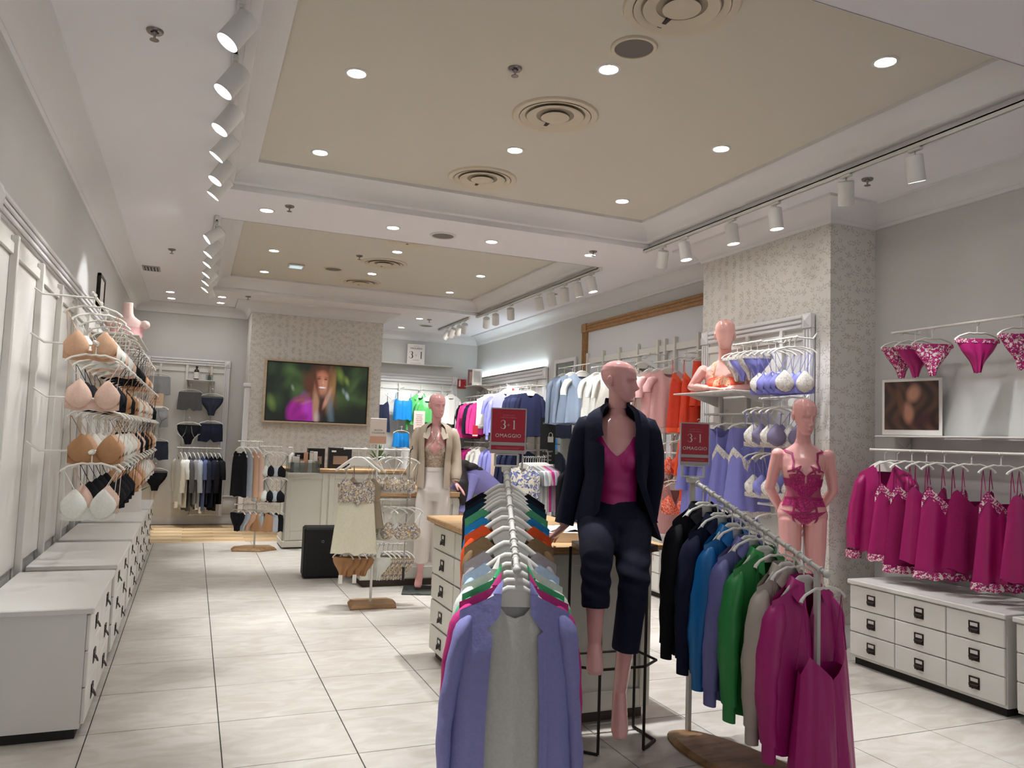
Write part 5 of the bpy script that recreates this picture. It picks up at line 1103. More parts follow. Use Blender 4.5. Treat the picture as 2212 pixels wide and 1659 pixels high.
t = thing('reed_diffuser', 'amber reed diffuser with thin sticks on the small back shelf', 'diffuser', (.19, 13.18, 2.26)); MB().b2(-.05, .05, -.04, .04, 0, .09, .006).build('glass_box', mat('clear_glass', (200, 215, 210), .05, trans=.9), t, False); MB().lathe([(.025, .004), (.025, .06), (.01, .075), (.01, .1)], n=14, cap=True).build('flask', mat('amber', (206, 150, 70), .2), t)
for k in range(5): MB().tube([(0, 0, .09), (-.06 + .03 * k, .01 * (k % 2), .27)], .0015, 4).build('stick', M_OAK, t)
# ---------------------------------------------------------------- left wall: bras
fluted_frame('long white panelled bay with bras on the left wall', (-.945, 4.2, 0), math.pi / 2, 6.3, 2.62, .65, .1, .12, 2.4, [.5 + .75 * k for k in range(8)])
bc = [(NUDE, 'nude'), (BLK, 'black'), (SKINP, 'powder pink'), (CREAMC, 'cream'), (TAN, 'tan'), (BLK, 'black'), (WHT, 'white')]
nthw = ['nearest', 'second', 'third', 'fourth', 'fifth', 'sixth', 'seventh', 'eighth', 'ninth', 'tenth', 'eleventh', 'twelfth', 'thirteenth', 'fourteenth', 'fifteenth', 'sixteenth', 'seventeenth', 'eighteenth']
for r, (z, x, y0, y1, n) in enumerate(((2.28, -.60, 5.3, 10.1, 15), (1.98, -.56, 5.2, 10.25, 16), (1.66, -.54, 5.3, 10.2, 16), (1.34, -.54, 5.2, 10.2, 15))):
    rw = ('top', 'second', 'third', 'lowest')[r]; rail((x, y0 - .1, z), (x, y1 + .1, z), rw + ' rail of bras along the left wall', (-.36, 0, 0))
    for i in range(n):
        m, cn = bc[(i * 3 + r * 2 + i // 4) % 7]; hang_bra((x, y0 + (y1 - y0) * i / (n - 1), z), .25 * math.sin(i * 1.7 + r), m, '%s bra, %s from the camera on the %s left wall rail' % (cn, nthw[i], rw), 'bras on the left wall', i + r, cup=.084, w=.155)
shelf((-.94, 8.9, 2.36), (1.6, .42), 'white shelf above the left wall bras', math.pi / 2)
t = thing('bust_form', 'pale pink torso form at the left picture edge', 'mannequin bust', (-.68, 8.75, 1.10), -.2)
b = MB(); torso_mb(b, 1.25); b.v = [v[:] for v in b.v]; zwarp(b, [(1.25, 1.27), (1.8, 1.82)]); mb2 = remesh(b, .009, 4); link('body', mb2, mat('pale_pink', (236, 204, 196), .35), t); b6 = bvh_of(mb2)
wrap(b6, lambda s, v: ((s - .5) * 6.0, 1.40 - .12 * v), 30, 6, .007).build('bra_top', C_('rose', (232, 178, 178)), t)
t = thing('bottle', 'dark bottle with white label at the end of the left wall shelf', 'bottle', (-.66, 9.45, 2.36)); MB().lathe([(.03, 0), (.045, .005), (.045, .12), (.03, .15), (.015, .16), (.015, .19), (.02, .19), (.02, .21), (.0005, .21)], n=18, cap=True).build('glass', MATS['brown_glass'], t); MB().lathe([(.0458, .01), (.0458, .11)], n=18).build('label_band', M_PRINTW, t)
t = thing('picture_frame', 'dark framed picture high on the left wall', 'picture', (-.945, 8.7, 2.82), math.pi / 2); MB().b2(-.2, .2, -.02, 0, -.14, .14).build('backing', M_PRINTW, t, False)
for x0, x1, z0, z1 in ((-.22, -.19, -.16, .16), (.19, .22, -.16, .16), (-.22, .22, .13, .16), (-.22, .22, -.16, -.13)): MB().b2(x0, x1, -.03, 0, z0, z1, .003).build('frame_side', M_IRON, t, False)
t = thing('shopping_bag', 'white paper bag standing on a left wall dresser', 'bag', (-.56, 9.0, .62), .3)
b = MB(); b.add([(-.11, -.05, 0), (.11, -.05, 0), (.11, .05, 0), (-.11, .05, 0), (-.09, -.035, .3), (.09, -.035, .3), (.09, .035, .3), (-.09, .035, .3)], [(3, 2, 1, 0), (0, 1, 5, 4), (1, 2, 6, 5), (2, 3, 7, 6), (3, 0, 4, 7)]); b.build('paper', M_PRINTW, t, False)
MB().tube([(-.04, -.036, .3), (-.035, -.04, .36), (0, -.042, .38), (.035, -.04, .36), (.04, -.036, .3)], .003, 5).build('cord', M_PRINTW, t)
t = thing('potted_plant', 'small leafy plant behind the paper bag on the left dresser', 'plant', (-.6, 9.9, .62)); MB().lathe([(.04, 0), (.055, .1), (.05, .1), (.045, .09)], n=16, cap=True).build('pot', mat('terracotta', (150, 110, 90), .7), t)
MG = mat('leaf_green', (74, 112, 62), .6)
for k in range(16):
    a = k * 2.4; q = .1 + .05 * (k % 3); b = MB(); tip = _np((q * math.cos(a), q * math.sin(a), .2 + .03 * (k % 4))); mid = tip * _np((.5, .5, .8)); sdv = _np((-math.sin(a), math.cos(a), 0)) * .014; b.add([(0, 0, .09), mid + sdv, tip, mid - sdv], [(0, 1, 2, 3)]); b.build('leaf', MG, t)
# ---------------------------------------------------------------- three-tier stand at the back left
def tier_stand(label, base, poly, post_h, tiers):
    t = thing('tier_stand', label, 'display stand', base); 
    b = MB(); n = len(poly); R = [np.array([[p[0] * k, p[1] * k, z] for p in poly]) for k, z in ((1, 0), (1, .012), (.88, .04), (.02, .041))]; b.rings(R); b.build('base', M_OAKD, t, 20)
    MB().tube([(0, 0, .04), (0, 0, post_h)], .011, 10).build('post', M_METALW, t)
    for x0, x1, y, z in tiers:
        b = MB(); b.tube([(x0, y, z), (x1, y, z)], .007, 8); b.tube([(0, -.005, z), (0, y + .001, z)], .007, 6); b.tube([(-.005 if x0 > 0 else 0, y, z), (x0, y, z)], .006, 6) if x0 > 0 else None; b.ball((x0, y, z), .011, 8, 6); b.ball((x1, y, z), .011, 8, 6); b.build('crossbar', M_METALW, t)
    return t
SLb = (.8, 10.42, 0); tier_stand('three-tier stand of plain bras and tank tops on an oak base', SLb, [(-.27, -.1), (.05, -.2), (.27, -.06), (.22, .16), (-.1, .2), (-.27, .1)], 1.36, [(-.26, .02, 0, 1.36), (.02, .26, -.03, 1.3), (.0, .24, -.06, .99), (-.26, .0, .0, .57), (.0, .26, -.08, .57)])
def tank(loc, rz, m, lb, seed):
    b = top_garment(L=.56, ws=.14, wu=.155, wh=.165, neck='wide', D=.03, seed=seed, nu=10, nv=8); hang('tank_top', lb, 'tank top', loc, rz, [('body', b, m)], 'tank tops on the three-tier stand', 'wide', .15)
for i, (m, c) in enumerate(((BLK, 'black'), (LGREY, 'pale grey'), (NUDE, 'nude'), (SKINP, 'powder pink'), (WHT, 'white'))): tank((.57 + .055 * i, 10.42, 1.36), -1.0 + .12 * i, m, c + ' tank top hanging at the left of the three-tier stand', 120 + i)
for r, (z, y) in enumerate(((1.3, 10.39), (.99, 10.36))):
    for i, (m, c) in enumerate(((WHT, 'white'), (NUDE, 'nude'), (LGREY, 'pale grey'), (BLK, 'black'))): hang_bra((.84 + .055 * i, y - .02 * i, z), -.6 + .17 * i, m, '%s bra on the %s tier of the three-tier stand' % (c, ('upper', 'middle')[r]), 'bras on the three-tier stand', i, cup=.07)
for i, (m, c) in enumerate(((BLK, 'black'), (LGREY, 'pale grey'), (NUDE, 'nude'), (WHT, 'white'))): hang_brief((.58 + .06 * i, 10.42, .57), -.9 + .1 * i, m, c + ' briefs on the lowest tier of the three-tier stand', 'briefs on the three-tier stand', 'brief', i, .13, .22)
for i, (m, c) in enumerate(((TAN, 'tan'), (LGREY, 'pale grey'), (BLK, 'black'))):
    b = top_garment(L=.2, ws=.13, wu=.14, wh=.14, neck='vee', D=.03, seed=130 + i, nu=12, nv=8, zs=-.13); hang('crop_top', c + ' wrap crop top on the lowest tier of the three-tier stand', 'crop top', (.87 + .06 * i, 10.34, .57), -.4 + .12 * i, [('body', b, m)], 'crop tops on the three-tier stand', 'thin', .14)
# ---------------------------------------------------------------- counter below the screen
ct = thing('counter', 'cream sales counter with oak top below the screen', 'counter', (1.95, 10.75, 0))
MB().b2(-.80, .85, -.29, .29, .08, .985).build('body', M_CREAMLAQ, ct, False); MB().b2(-.82, .87, -.31, .31, .02, .10, .006).build('plinth_moulding', M_CREAMLAQ, ct, False); MB().b2(-.78, .83, -.27, .27, 0, .03).build('plinth', mat('plinth_brown', (70, 58, 50), .6), ct, False); MB().b2(-.84, .89, -.33, .33, .99, 1.03, .006).build('top', M_OAK, ct, False)
for x0, x1 in ((-.79, -.27), (-.25, .27), (.29, .84)): panel_frame(ct, x0, x1, .11, .97, -.29, M_CREAMLAQ, .07)
q = panel_frame(ct, -.27, .27, .11, .97, 0, M_CREAMLAQ, .06); q.location = (-.80, 0, 0); q.rotation_euler = (0, 0, -math.pi / 2)
t = thing('acrylic_display', 'clear acrylic display box on the counter front', 'display box', (1.345, 10.42, .97)); G_ = MATS['clear_glass']
MB().b2(-.2, .2, -.13, .13, 0, .012, .002).build('tray', M_METALW, t, False); MB().b2(-.2, .2, -.13, -.127, .012, .14).build('front_pane', G_, t, False); MB().b2(-.2, -.197, -.127, .13, .012, .25).build('side_pane', G_, t, False); MB().b2(.197, .2, -.127, .13, .012, .2).build('side_pane', G_, t, False)
for i, (x, y, w, h, c, lb) in enumerate(((-.15, -.07, .04, .13, (60, 40, 44), 'small dark maroon box lying at the left of the acrylic display'), (-.1, .0, .09, .2, (232, 226, 214), 'white cosmetics box at the left of the acrylic display'), (-.02, -.07, .05, .15, (226, 216, 200), 'ivory slim box in the acrylic display'), (.03, -.02, .05, .26, (206, 150, 120), 'tall coral and white box in the acrylic display'), (.085, -.06, .05, .16, (236, 234, 230), 'plain white slim box in the acrylic display'), (.11, .02, .045, .25, (230, 222, 206), 'tall cream box at the back of the acrylic display'), (.135, -.06, .05, .14, (150, 150, 110), 'olive green slim box in the acrylic display'), (.165, .03, .05, .27, (234, 228, 220), 'tall white box at the right of the acrylic display'), (.17, -.05, .045, .15, (110, 112, 104), 'grey slim box at the right end of the acrylic display'))):
    b = MB(); b.box((0, 0, h / 2), (w, w * .8, h), 0, .002); o = b.build('cosmetics_box', mat('box_%d' % i, c, .5), None, False); o.location = (1.345 + x * .95, 10.42 + y, .983); tag(o, lb, 'box', 'cosmetics boxes in the acrylic display')
t = thing('soap_dispenser', 'white pump bottle on the counter behind the acrylic display', 'bottle', (1.24, 10.72, 1.03)); MB().lathe([(.035, 0), (.042, .01), (.042, .16), (.02, .19), (.014, .2), (.014, .23)], n=18, cap=True).build('bottle', M_PLASTW, t); MB().tube([(0, 0, .22), (0, 0, .26), (-.05, 0, .262)], .008, 8).build('pump', M_PLASTW, t)
for x, y, w, d, h, lb in ((1.36, 10.62, .2, .12, .2, 'black gift box on the counter, leftmost'), (1.55, 10.75, .22, .14, .26, 'tall black gift box with printed lid on the counter'), (1.86, 10.7, .3, .14, .28, 'black gift box with picture window, right on the counter')):
    t = thing('gift_box', lb, 'box', (x, y, 1.03), 0, 'black gift boxes on the counter'); MB().b2(-w / 2, w / 2, -d / 2, d / 2, 0, h, .003).build('body', M_BLACK, t, False); MB().b2(-w * .32, w * .32, -d / 2 - .002, -d / 2, h * .2, h * .6).build('window', mat('box_window', (140, 116, 100), .4), t, False); MB().b2(-w * .4, -w * .2, -d / 2 - .002, -d / 2, h * .78, h * .86).build('print', M_PRINTW, t, False)
# black upright case
t = thing('upright_case', 'black upright case with a small silver ring beside the counter', 'case', (1.32, 8.42, 0), -.05); MB().b2(-.19, .21, -.14, .14, .01, .52, .02).build('shell', mat('case_black', (12, 12, 14), .7), t, False); MB().b2(-.17, -.165, -.143, -.14, .03, .5).build('seam', M_BLACK, t, False); MB().b2(-.17, .19, -.12, .12, 0, .01).build('foot', M_BLACK, t, False)
b = MB(); a = np.linspace(0, 2 * math.pi, 17); b.tube([(.0 + .012 * math.cos(x), -.142, .38 + .012 * math.sin(x)) for x in a], .002, 5); b.build('ring_emblem', M_CHROME, t)
# island two behind the lace stand
i2 = thing('display_island', 'cream island with oak top behind the standing mannequin', 'display island', (2.1, 8.35, 0))
MB().b2(-.5, .5, -.62, .62, .07, .89).build('body', M_CREAMLAQ, i2, False); MB().b2(-.47, .47, -.59, .59, 0, .07).build('plinth', MATS['plinth_brown'], i2, False); MB().b2(-.54, .54, -.66, .66, .89, .94, .006).build('top', M_OAK, i2, False); panel_frame(i2, -.49, .49, .08, .88, -.62, M_CREAMLAQ, .07)
# ---------------------------------------------------------------- lace stand
SCb = (1.53, 6.9, 0)
st = tier_stand('stand of floral lace lingerie on an angular oak base', SCb, [(-.2, -.14), (.2, -.14), (.24, .05), (.2, .16), (-.17, .16)], 1.42, [(-.29, .29, 0, 1.37), (.02, .3, -.04, .93), (-.27, -.02, .03, .53), (.02, .3, .03, .53)])
t = thing('collection_sign', 'white and beige nuova collezione sign above the lace stand', 'sign', (1.53, 6.9, 1.535), -.15); MB().box((0, 0, 0), (.145, .005, .225), 0, .002).build('board', mat('sign_ivory', (222, 208, 196), .5), t, False); MB().box((0, -.001, -.08), (.146, .006, .065)).build('beige_band', mat('sign_tan', (206, 160, 134), .5), t, False)
text_mesh('NUOVA', .021, M_PRINTK, t, (0, -.004, .0)); text_mesh('COLLEZIONE', .0195, M_PRINTK, t, (0, -.004, -.024))
b = MB(); 
for p, q2 in (((-.06, -.165), (.06, -.165)), ((-.06, -.115), (.06, -.115)), ((-.06, -.165), (-.06, -.115)), ((.06, -.165), (.06, -.115))): b.tube([(p[0], 0, p[1]), (q2[0], 0, q2[1])], .005, 6)
b.tube([(0, 0, -.165), (0, 0, -.12 - .045)], .006, 6); b.build('holder', M_METALW, t)
LACEF = patterned('lace_floral', (222, 212, 194), [(150, 140, 128), (196, 164, 112), (118, 118, 140)], 45, .7, .54); TULLE = cloth('tulle', (232, 226, 202)); TAUP = C_('taupe_lace', (156, 140, 120))
def nightgown(loc, rz, mtop, mskirt, lb, seed, L=.5, grp='nightgowns on the lace stand'):
    b, s = cami(L=.17, wt=.15, wh=.155, seed=seed, zpeak=-.245, zside=-.31, zv=-.33, strap_x=.095, ztop=-.135, nv=8, D=.045, fold=.004)
    k = MB(); f = sym([(0, -.455), (1, -.455)])
    for fr in (True, False): k.grid(body_grid(f, [(0, .152), (1, .2)], -.40 - L, [(0, .045), (1, .075)], 40, 18, fr, seed, .016, .012))
    hang('nightgown', lb, 'nightgown', loc, rz, [('bodice', b, mtop), ('skirt', k, mskirt)] + [('strap', q, mtop) for q in s], grp, 'wide', .19)
nightgown((1.35, 6.83, 1.375), -.22, LACEF, TULLE, 'cream nightgown with floral lace bodice at the front of the lace stand', 140, .50); nightgown((1.43, 6.93, 1.37), -.5, TAUP, TAUP, 'taupe lace nightgown behind the cream one', 142, .3)
for i, (x, y, a) in enumerate(((1.62, 6.93, -.5), (1.69, 6.9, -.3), (1.76, 6.88, -.15))): hang_bra((x, y, 1.37), a, LACEF, ('floral lace bra, left on the top bar of the lace stand', 'floral lace bra, middle on the top bar of the lace stand', 'floral lace bra, right on the top bar of the lace stand')[i], 'lace bras on the lace stand', i, WHT, CREAMC, cup=.07)
for i, (x, y, a) in enumerate(((1.60, 6.9, -.7), (1.67, 6.88, -.5), (1.74, 6.86, -.3), (1.81, 6.84, .1))): hang_bra((x, y, .93), a, LACEF if i != 1 else WHT, ('floral lace bra, first on the middle bar of the lace stand', 'plain white bra on the middle bar of the lace stand', 'floral lace bra, third on the middle bar of the lace stand', 'floral lace bra, rightmost on the middle bar of the lace stand')[i], 'lace bras on the lace stand', i, WHT, CREAMC, cup=.075, drop=.17)
for i in range(4): hang_brief((1.28 + .06 * i, 6.93, .53), -.7, TAN, 'tan ruffled briefs, %s from the left on the lace stand' % nthw[i].replace('nearest', 'first'), 'tan briefs on the lace stand', 'brief', i, .1, .16)
for i in range(6): hang_brief((1.59 + .042 * i, 6.93, .53), -.6, LACEF if i else WHT, ('white briefs at the left of the lace briefs row' if i == 0 else 'floral lace briefs, %s in the row on the lace stand' % nthw[i]), 'lace briefs on the lace stand', 'brief', i, .12, .2)
for i, (x, z) in enumerate(((1.24, .24), (1.36, .24), (1.56, .45))): tag_label('price_tag', (x, 6.8, z + .06), -.2, ('white price tag under the tan briefs, left one', 'white price tag under the tan briefs, right one', 'white price tag below the cream nightgown')[i], s=1.2)
t = thing('reach_pole', 'slim steel reach pole with black hook leaning on the lace stand', 'pole', (1.8, 6.84, 0)); MB().tube([(0, 0, .33), (.015, 0, 1.35)], .006, 8).build('shaft', M_CHROME, t); MB().tube([(-.001, 0, .22), (0, 0, .34)], .012, 8).build('grip', M_BLACK, t); MB().tube([(.015, 0, 1.33), (.016, 0, 1.37), (.035, 0, 1.39), (.03, 0, 1.41)], .006, 6).build('hook', M_BLACK, t)
# ---------------------------------------------------------------- television
tv = thing('wall_screen', 'oak framed wall screen showing a smiling person in a magenta top', 'screen', (1.76, 12.4, 2.115))
for x0, x1, z0, z1 in ((-.81, .81, .455, .48), (-.81, .81, -.48, -.455), (-.81, -.775, -.455, .455), (.775, .81, -.455, .455)): MB().b2(x0, x1, -.09, 0, z0, z1, .003).build('frame_side', wood('tv_oak', (204, 188, 162), (188, 168, 140)), tv, False)
MB().b2(-.775, .775, -.05, -.01, -.455, .455).build('bezel', M_BLACK, tv, False); MB().b2(-.03, .03, -.052, -.05, -.448, -.442).build('maker_mark', M_GREYP, tv, False)
def screen_mesh(w, h, nx, ny, paint, emit, name, parent, y, rough=.3):
    xs = np.linspace(-w / 2, w / 2, nx + 1); zs = np.linspace(-h / 2, h / 2, ny + 1); X, Z = np.meshgrid(xs, zs)
    me = MB().grid(np.stack([X, np.full_like(X, y), Z], 2)).mesh(name, False); col = paint(X / w + .5, Z / h + .5).reshape(-1, 3)
    ca = me.color_attributes.new('print', 'FLOAT_COLOR', 'POINT'); ca.data.foreach_set('color', np.c_[col, np.ones(len(col))].astype(np.float32).ravel())
    m = bpy.data.materials.new(name + '_picture'); m.use_nodes = True; nt = m.node_tree; b = nt.nodes['Principled BSDF']; a = nt.nodes.new('ShaderNodeAttribute'); a.attribute_name = 'print'
    b.inputs['Roughness'].default_value = rough
    if emit: nt.links.new(a.outputs['Color'], b.inputs['Emission Color']); b.inputs['Emission Strength'].default_value = emit; b.inputs['Base Color'].default_value = (0.01, .01, .01, 1)
    else: nt.links.new(a.outputs['Color'], b.inputs['Base Color'])
    return link(name, me, m, parent)
def blob(u, v, cx, cy, rx, ry, ang=0., soft=.35):
    c, s = math.cos(ang), math.sin(ang); x = (u - cx) * 1.72; y = v - cy; p = (x * c + y * s) / rx; q = (-x * s + y * c) / ry; d = np.sqrt(p * p + q * q); return np.clip((1 + soft - d) / (2 * soft), 0, 1)[..., None]
def paint_tv(u, v):
    r = np.random.default_rng(3); C = np.zeros(u.shape + (3,)) + _np(lin((14, 22, 16)))
    for _ in range(60):
        g = r.uniform(.2, 1); C = C + (blob(u, v, r.uniform(0, 1), r.uniform(.25, 1), r.uniform(.04, .16), r.uniform(.03, .12), r.uniform(0, 3), .9) * _np(lin((46, 66, 30))) * g * (.35 + .6 * (r.uniform() > .6)))
    for x, y, a, c in ((.25, .57, .02, (120, 130, 110)), (.8, .47, .025, (150, 165, 170)), (.76, .55, .02, (110, 130, 120)), (.05, .3, .05, (92, 110, 50)), (.72, .83, .05, (104, 124, 46)), (.79, .74, .03, (110, 130, 60))): C = C * (1 - blob(u, v, x, y, a, a * 2.2, .3, .8) * .8) + blob(u, v, x, y, a, a * 2.2, .3, .8) * .8 * _np(lin(c))
    def lay(x, y, rx, ry, an, c, so=.3, al=1.):
        nonlocal C; k = blob(u, v, x, y, rx, ry, an, so) * al; C = C * (1 - k) + k * _np(lin(c))
    for x in np.linspace(-.16, .16, 9): lay(.55 + x * .75, .62 - abs(x) * .9, .035, .30 - abs(x) * .4, x * 1.6, (96 - int(abs(x) * 120), 56, 36), .6, .8)
    lay(.535, .78, .21, .19, 0, (84, 46, 30), .35); lay(.43, .58, .10, .26, .45, (78, 42, 28), .4); lay(.62, .55, .07, .34, -.08, (122, 84, 52), .45); lay(.66, .62, .03, .25, -.05, (140, 104, 62), .6, .7)
    lay(.34, .15, .23, .27, -.25, (140, 20, 124), .2); lay(.40, .25, .08, .2, .25, (160, 60, 170), .6, .7); lay(.30, .22, .05, .2, -.5, (104, 10, 92), .7, .6); lay(.36, .05, .16, .06, .3, (104, 12, 92), .6, .6); lay(.44, .1, .04, .2, .1, (150, 40, 150), .6, .7)
    lay(.36, .40, .14, .05, .5, (110, 70, 40), .7, .7); lay(.40, .33, .1, .02, .35, (150, 100, 56), .7, .6); lay(.33, .36, .08, .02, .2, (140, 92, 50), .7, .5)
    lay(.49, .22, .06, .36, .06, (150, 112, 86), .35); lay(.545, .22, .05, .34, -.14, (52, 30, 28), .4); lay(.60, .42, .035, .18, -.35, (176, 124, 98), .4); lay(.635, .2, .05, .3, .12, (96, 114, 126), .6, .55); lay(.5, .06, .04, .1, 0, (170, 160, 160), .7, .6)
    lay(.535, .69, .118, .20, -.10, (150, 88, 66), .2); lay(.56, .62, .075, .13, 0, (190, 138, 112), .8, .7); lay(.53, .81, .08, .06, 0, (170, 112, 86), .8, .5); lay(.505, .755, .03, .016, .1, (46, 26, 24), .6, .85); lay(.575, .75, .028, .014, -.1, (46, 26, 24), .6, .85); lay(.505, .79, .035, .008, .15, (70, 40, 30), .7, .7); lay(.577, .785, .035, .008, -.15, (70, 40, 30), .7, .7)
    lay(.55, .68, .011, .055, .08, (206, 154, 124), .8, .6); lay(.548, .655, .022, .01, 0, (110, 62, 50), .8, .5); lay(.542, .60, .052, .016, -.04, (214, 208, 208), .5); lay(.542, .578, .05, .009, 0, (140, 62, 58), .6, .7); lay(.542, .622, .055, .007, 0, (130, 60, 54), .6, .6); lay(.475, .72, .03, .26, .25, (60, 32, 24), .6, .8); lay(.61, .73, .022, .24, -.1, (104, 66, 42), .6, .8); lay(.54, .53, .05, .03, 0, (140, 92, 70), .8, .5)
    return C
screen_mesh(1.52, .88, 190, 110, paint_tv, .75, 'picture', tv, -.0515)

t = thing('wall_hook', 'small white wall hook on the papered pillar below the screen', 'hook', (1.0, 12.4, 1.5), 0, 'white wall hooks'); MB().tube([(0, 0, 0), (0, -.12, 0), (0, -.125, .06)], .007, 6).build('arm', M_METALW, t); MB().b2(-.02, .02, -.006, 0, -.03, .03).build('plate', M_METALW, t, False)
t = thing('potted_plant', 'small leafy plant on the counter behind the nuova collezione sign', 'plant', (2.4, 10.75, 1.03)); MB().lathe([(.05, 0), (.06, .11), (.055, .11), (.05, .1)], n=16, cap=True).build('pot', M_PLASTW, t)
for k in range(18):
    a = k * 2.4; q = .1 + .06 * (k % 3); b = MB(); tip = _np((q * math.cos(a), q * math.sin(a), .22 + .04 * (k % 4))); mid = tip * _np((.5, .5, .8)); sdv = _np((-math.sin(a), math.cos(a), 0)) * .018; b.add([(0, 0, .1), mid + sdv, tip, mid - sdv], [(0, 1, 2, 3)]); b.build('leaf', MG, t)
# ================================================================== ALCOVE, RIGHT WALL, COLUMN, RECESS
# ---------------------------------------------------------------- alcove back wall
fluted_frame('white panelled bay on the alcove back wall', (2.9, 14.29, 0), 0, 1.75, 2.66, .12, .1, .16, 2.4, (.25, .62, 1.05, 1.45), left=False)
shelf((3.66, 14.29, 2.84), (1.75, .2), 'long white shelf high on the alcove wall', 0, False)
t = thing('promotion_card', 'white maglieria 3+1 card on the high alcove shelf', 'sign', (3.79, 14.18, 3.03), -.1); MB().box((0, 0, 0), (.33, .006, .38), 0, .002).build('card', M_PRINTW, t, False)
text_mesh('MAGLIERIA', .048, M_PRINTK, t, (0, -.005, .095), sx=.95); didone(t, M_PRINTK, 0, -.01, .135, -.005, .72); text_mesh('IN OMAGGIO', .02, M_PRINTK, t, (0, -.005, -.115)); b = MB(); b.box((0, -.005, -.165), (.2, .0005, .003)); b.box((0, -.005, .155), (.1, .0005, .003)); b.build('small_print', M_PRINTK, t, False)
t = thing('fire_sign', 'red fire extinguisher sign beside the alcove bay', 'sign', (4.75, 14.28, 2.54)); MB().box((0, 0, 0), (.17, .006, .17), 0, .002).build('board', mat('fire_red', (190, 24, 34), .5), t, False); MB().box((-.045, -.004, 0), (.035, .002, .11)).build('extinguisher_symbol', M_PRINTW, t, False); MB().box((-.045, -.004, .065), (.018, .002, .02)).build('valve_symbol', M_PRINTW, t, False)
b = MB(); 
for k in range(4): b.tube([(.045 + .02 * math.cos(k * 1.57 + .4), -.0045, -.05 + .03 * k), (.05, -.0045, -.03 + .03 * k), (.03, -.0045, -.04 + .03 * k)], .006, 4, flat=.2)
b.build('flame_symbol', M_PRINTW, t)
YA = 14.0
def arm_hook(x, z, lb, y=14.26, d=.3):
    t = thing('wall_hook', lb, 'hook', (x, y, z), 0, 'white wall hooks'); MB().tube([(0, 0, 0), (0, -d, 0), (0, -d - .01, .012)], .006, 6).build('arm', M_METALW, t); MB().b2(-.015, .015, -.006, 0, -.02, .03).build('plate', M_METALW, t, False)
SB = satin('bright_blue', (20, 128, 200), .3); SG = satin('leaf_green', (96, 186, 104), .32); SNV = C_('navy_slip', (34, 38, 62))
def cami_hang(name, lb, loc, rz, m, seed, grp, L=.4, hk='thin', hw=.15, wt=.15, wh=.19, strap=.115, zp=-.24, zs=-.32, zv=-.34, ml=None, vee=True, cat='camisole', fold=.016, nu=18, nv=14):
    b, s = cami(L=L, wt=wt, wh=wh, seed=seed, vee=vee, zpeak=zp, zside=zs, zv=zv, strap_x=strap, ztop=-.1, fold=fold, nu=nu, nv=nv); parts = [('body', b, m)] + [('strap', q, m) for q in s]
    if ml:
        q = MB(); G = []
        for v in np.linspace(0, 1, 5):
            row = []
            for u in np.linspace(-1, 1, 17):
                up = strap / wt; zt = float(interp(sym([(0, zv), (up, zp), (1, zs)]), u)); dd = .05 * .8 * (1 - min(1, abs(u)) ** 2.2) ** .6; row.append((u * wt * 1.02, -dd - .006, zt - .075 * v * (1.2 - .5 * abs(u))))
            G.append(row)
        q.grid(np.array(G)); parts.append(('lace_trim', q, ml))
        h = MB(); a = np.linspace(0, 2 * math.pi, 41)[:-1]; rx, ry = wh * 1.0, .075; h.rings([np.stack([rx * np.cos(a), ry * np.sin(a) * (1 + .1 * np.sin(a * 6)), np.full(40, -L - .29)], 1), np.stack([rx * 1.03 * np.cos(a), ry * 1.05 * np.sin(a), -L - .34 + .006 * np.sin(a * 10)], 1)], cap=False); parts.append(('lace_hem', h, ml))
    hang(name, lb, cat, loc, rz, parts, grp, hk, hw)
GA = 'garments on the alcove wall'
cami_hang('slip_dress', 'dark navy slip, leftmost on the alcove wall', (3.13, YA, 2.36), 0, SNV, 201, GA, .5, 'wide', .19); cami_hang('camisole', 'shiny bright blue camisole on the alcove wall', (3.54, YA, 2.38), 0, SB, 203, GA, .29, 'thin', .17, .165, .18, .14, -.2, -.25, -.32, vee=False)
hang('shorts', 'shiny bright blue shorts below the blue camisole', 'shorts', (3.53, YA, 1.66), .1, [('body', skirt(.14, .17, .26, 205), SB)], GA, 'thin', .15)
hang('blouse', 'leaf green satin blouse behind the standing mannequin', 'blouse', (3.86, YA, 2.36), -.3, shirt_parts(SG, 207, L=.5, lowres=True, sl=.5), GA); hang('blouse', 'leaf green short blouse in front of the longer green one', 'blouse', (3.98, YA - .1, 2.3), -.2, [('body', top_garment(L=.42, ws=.2, neck='wide', sleeve=.3, seed=209, D=.05), SG)], GA)
hang('cardigan', 'white waterfall cardigan on the alcove wall', 'cardigan', (4.45, YA, 2.38), .05, [('shell', jacket(L=.7, ws=.2, wh=.21, seed=211, notch=False, gap0=.42, gap1=.35, sleeve=.6, D=.05, nu=10, nv=14), WHT), ('inner_top', top_garment(L=.5, ws=.16, wu=.16, wh=.17, neck='wide', seed=212, D=.03, nu=12, nv=8), WHT)], GA)
for x, z, lb in ((3.13, 2.36, 'wall arm holding the navy slip in the alcove'), (3.54, 2.38, 'wall arm holding the blue camisole in the alcove'), (3.53, 1.66, 'wall arm holding the blue shorts in the alcove'), (3.9, 2.36, 'wall arm holding the green blouses in the alcove'), (4.45, 2.38, 'wall arm holding the white cardigan in the alcove')): arm_hook(x, z, lb)
t = thing('price_card', 'pinkish price list board beside the blue shorts', 'sign', (3.72, 13.5, 1.78), -.1); MB().box((0, 0, 0), (.2, .005, .34), 0, .002).build('board', mat('board_pink', (224, 196, 186), .5), t, False)
b = MB(); 
for k in range(6): b.box((0, -.004, .1 - .035 * k), (.12 - .02 * (k % 2), .0005, .008))
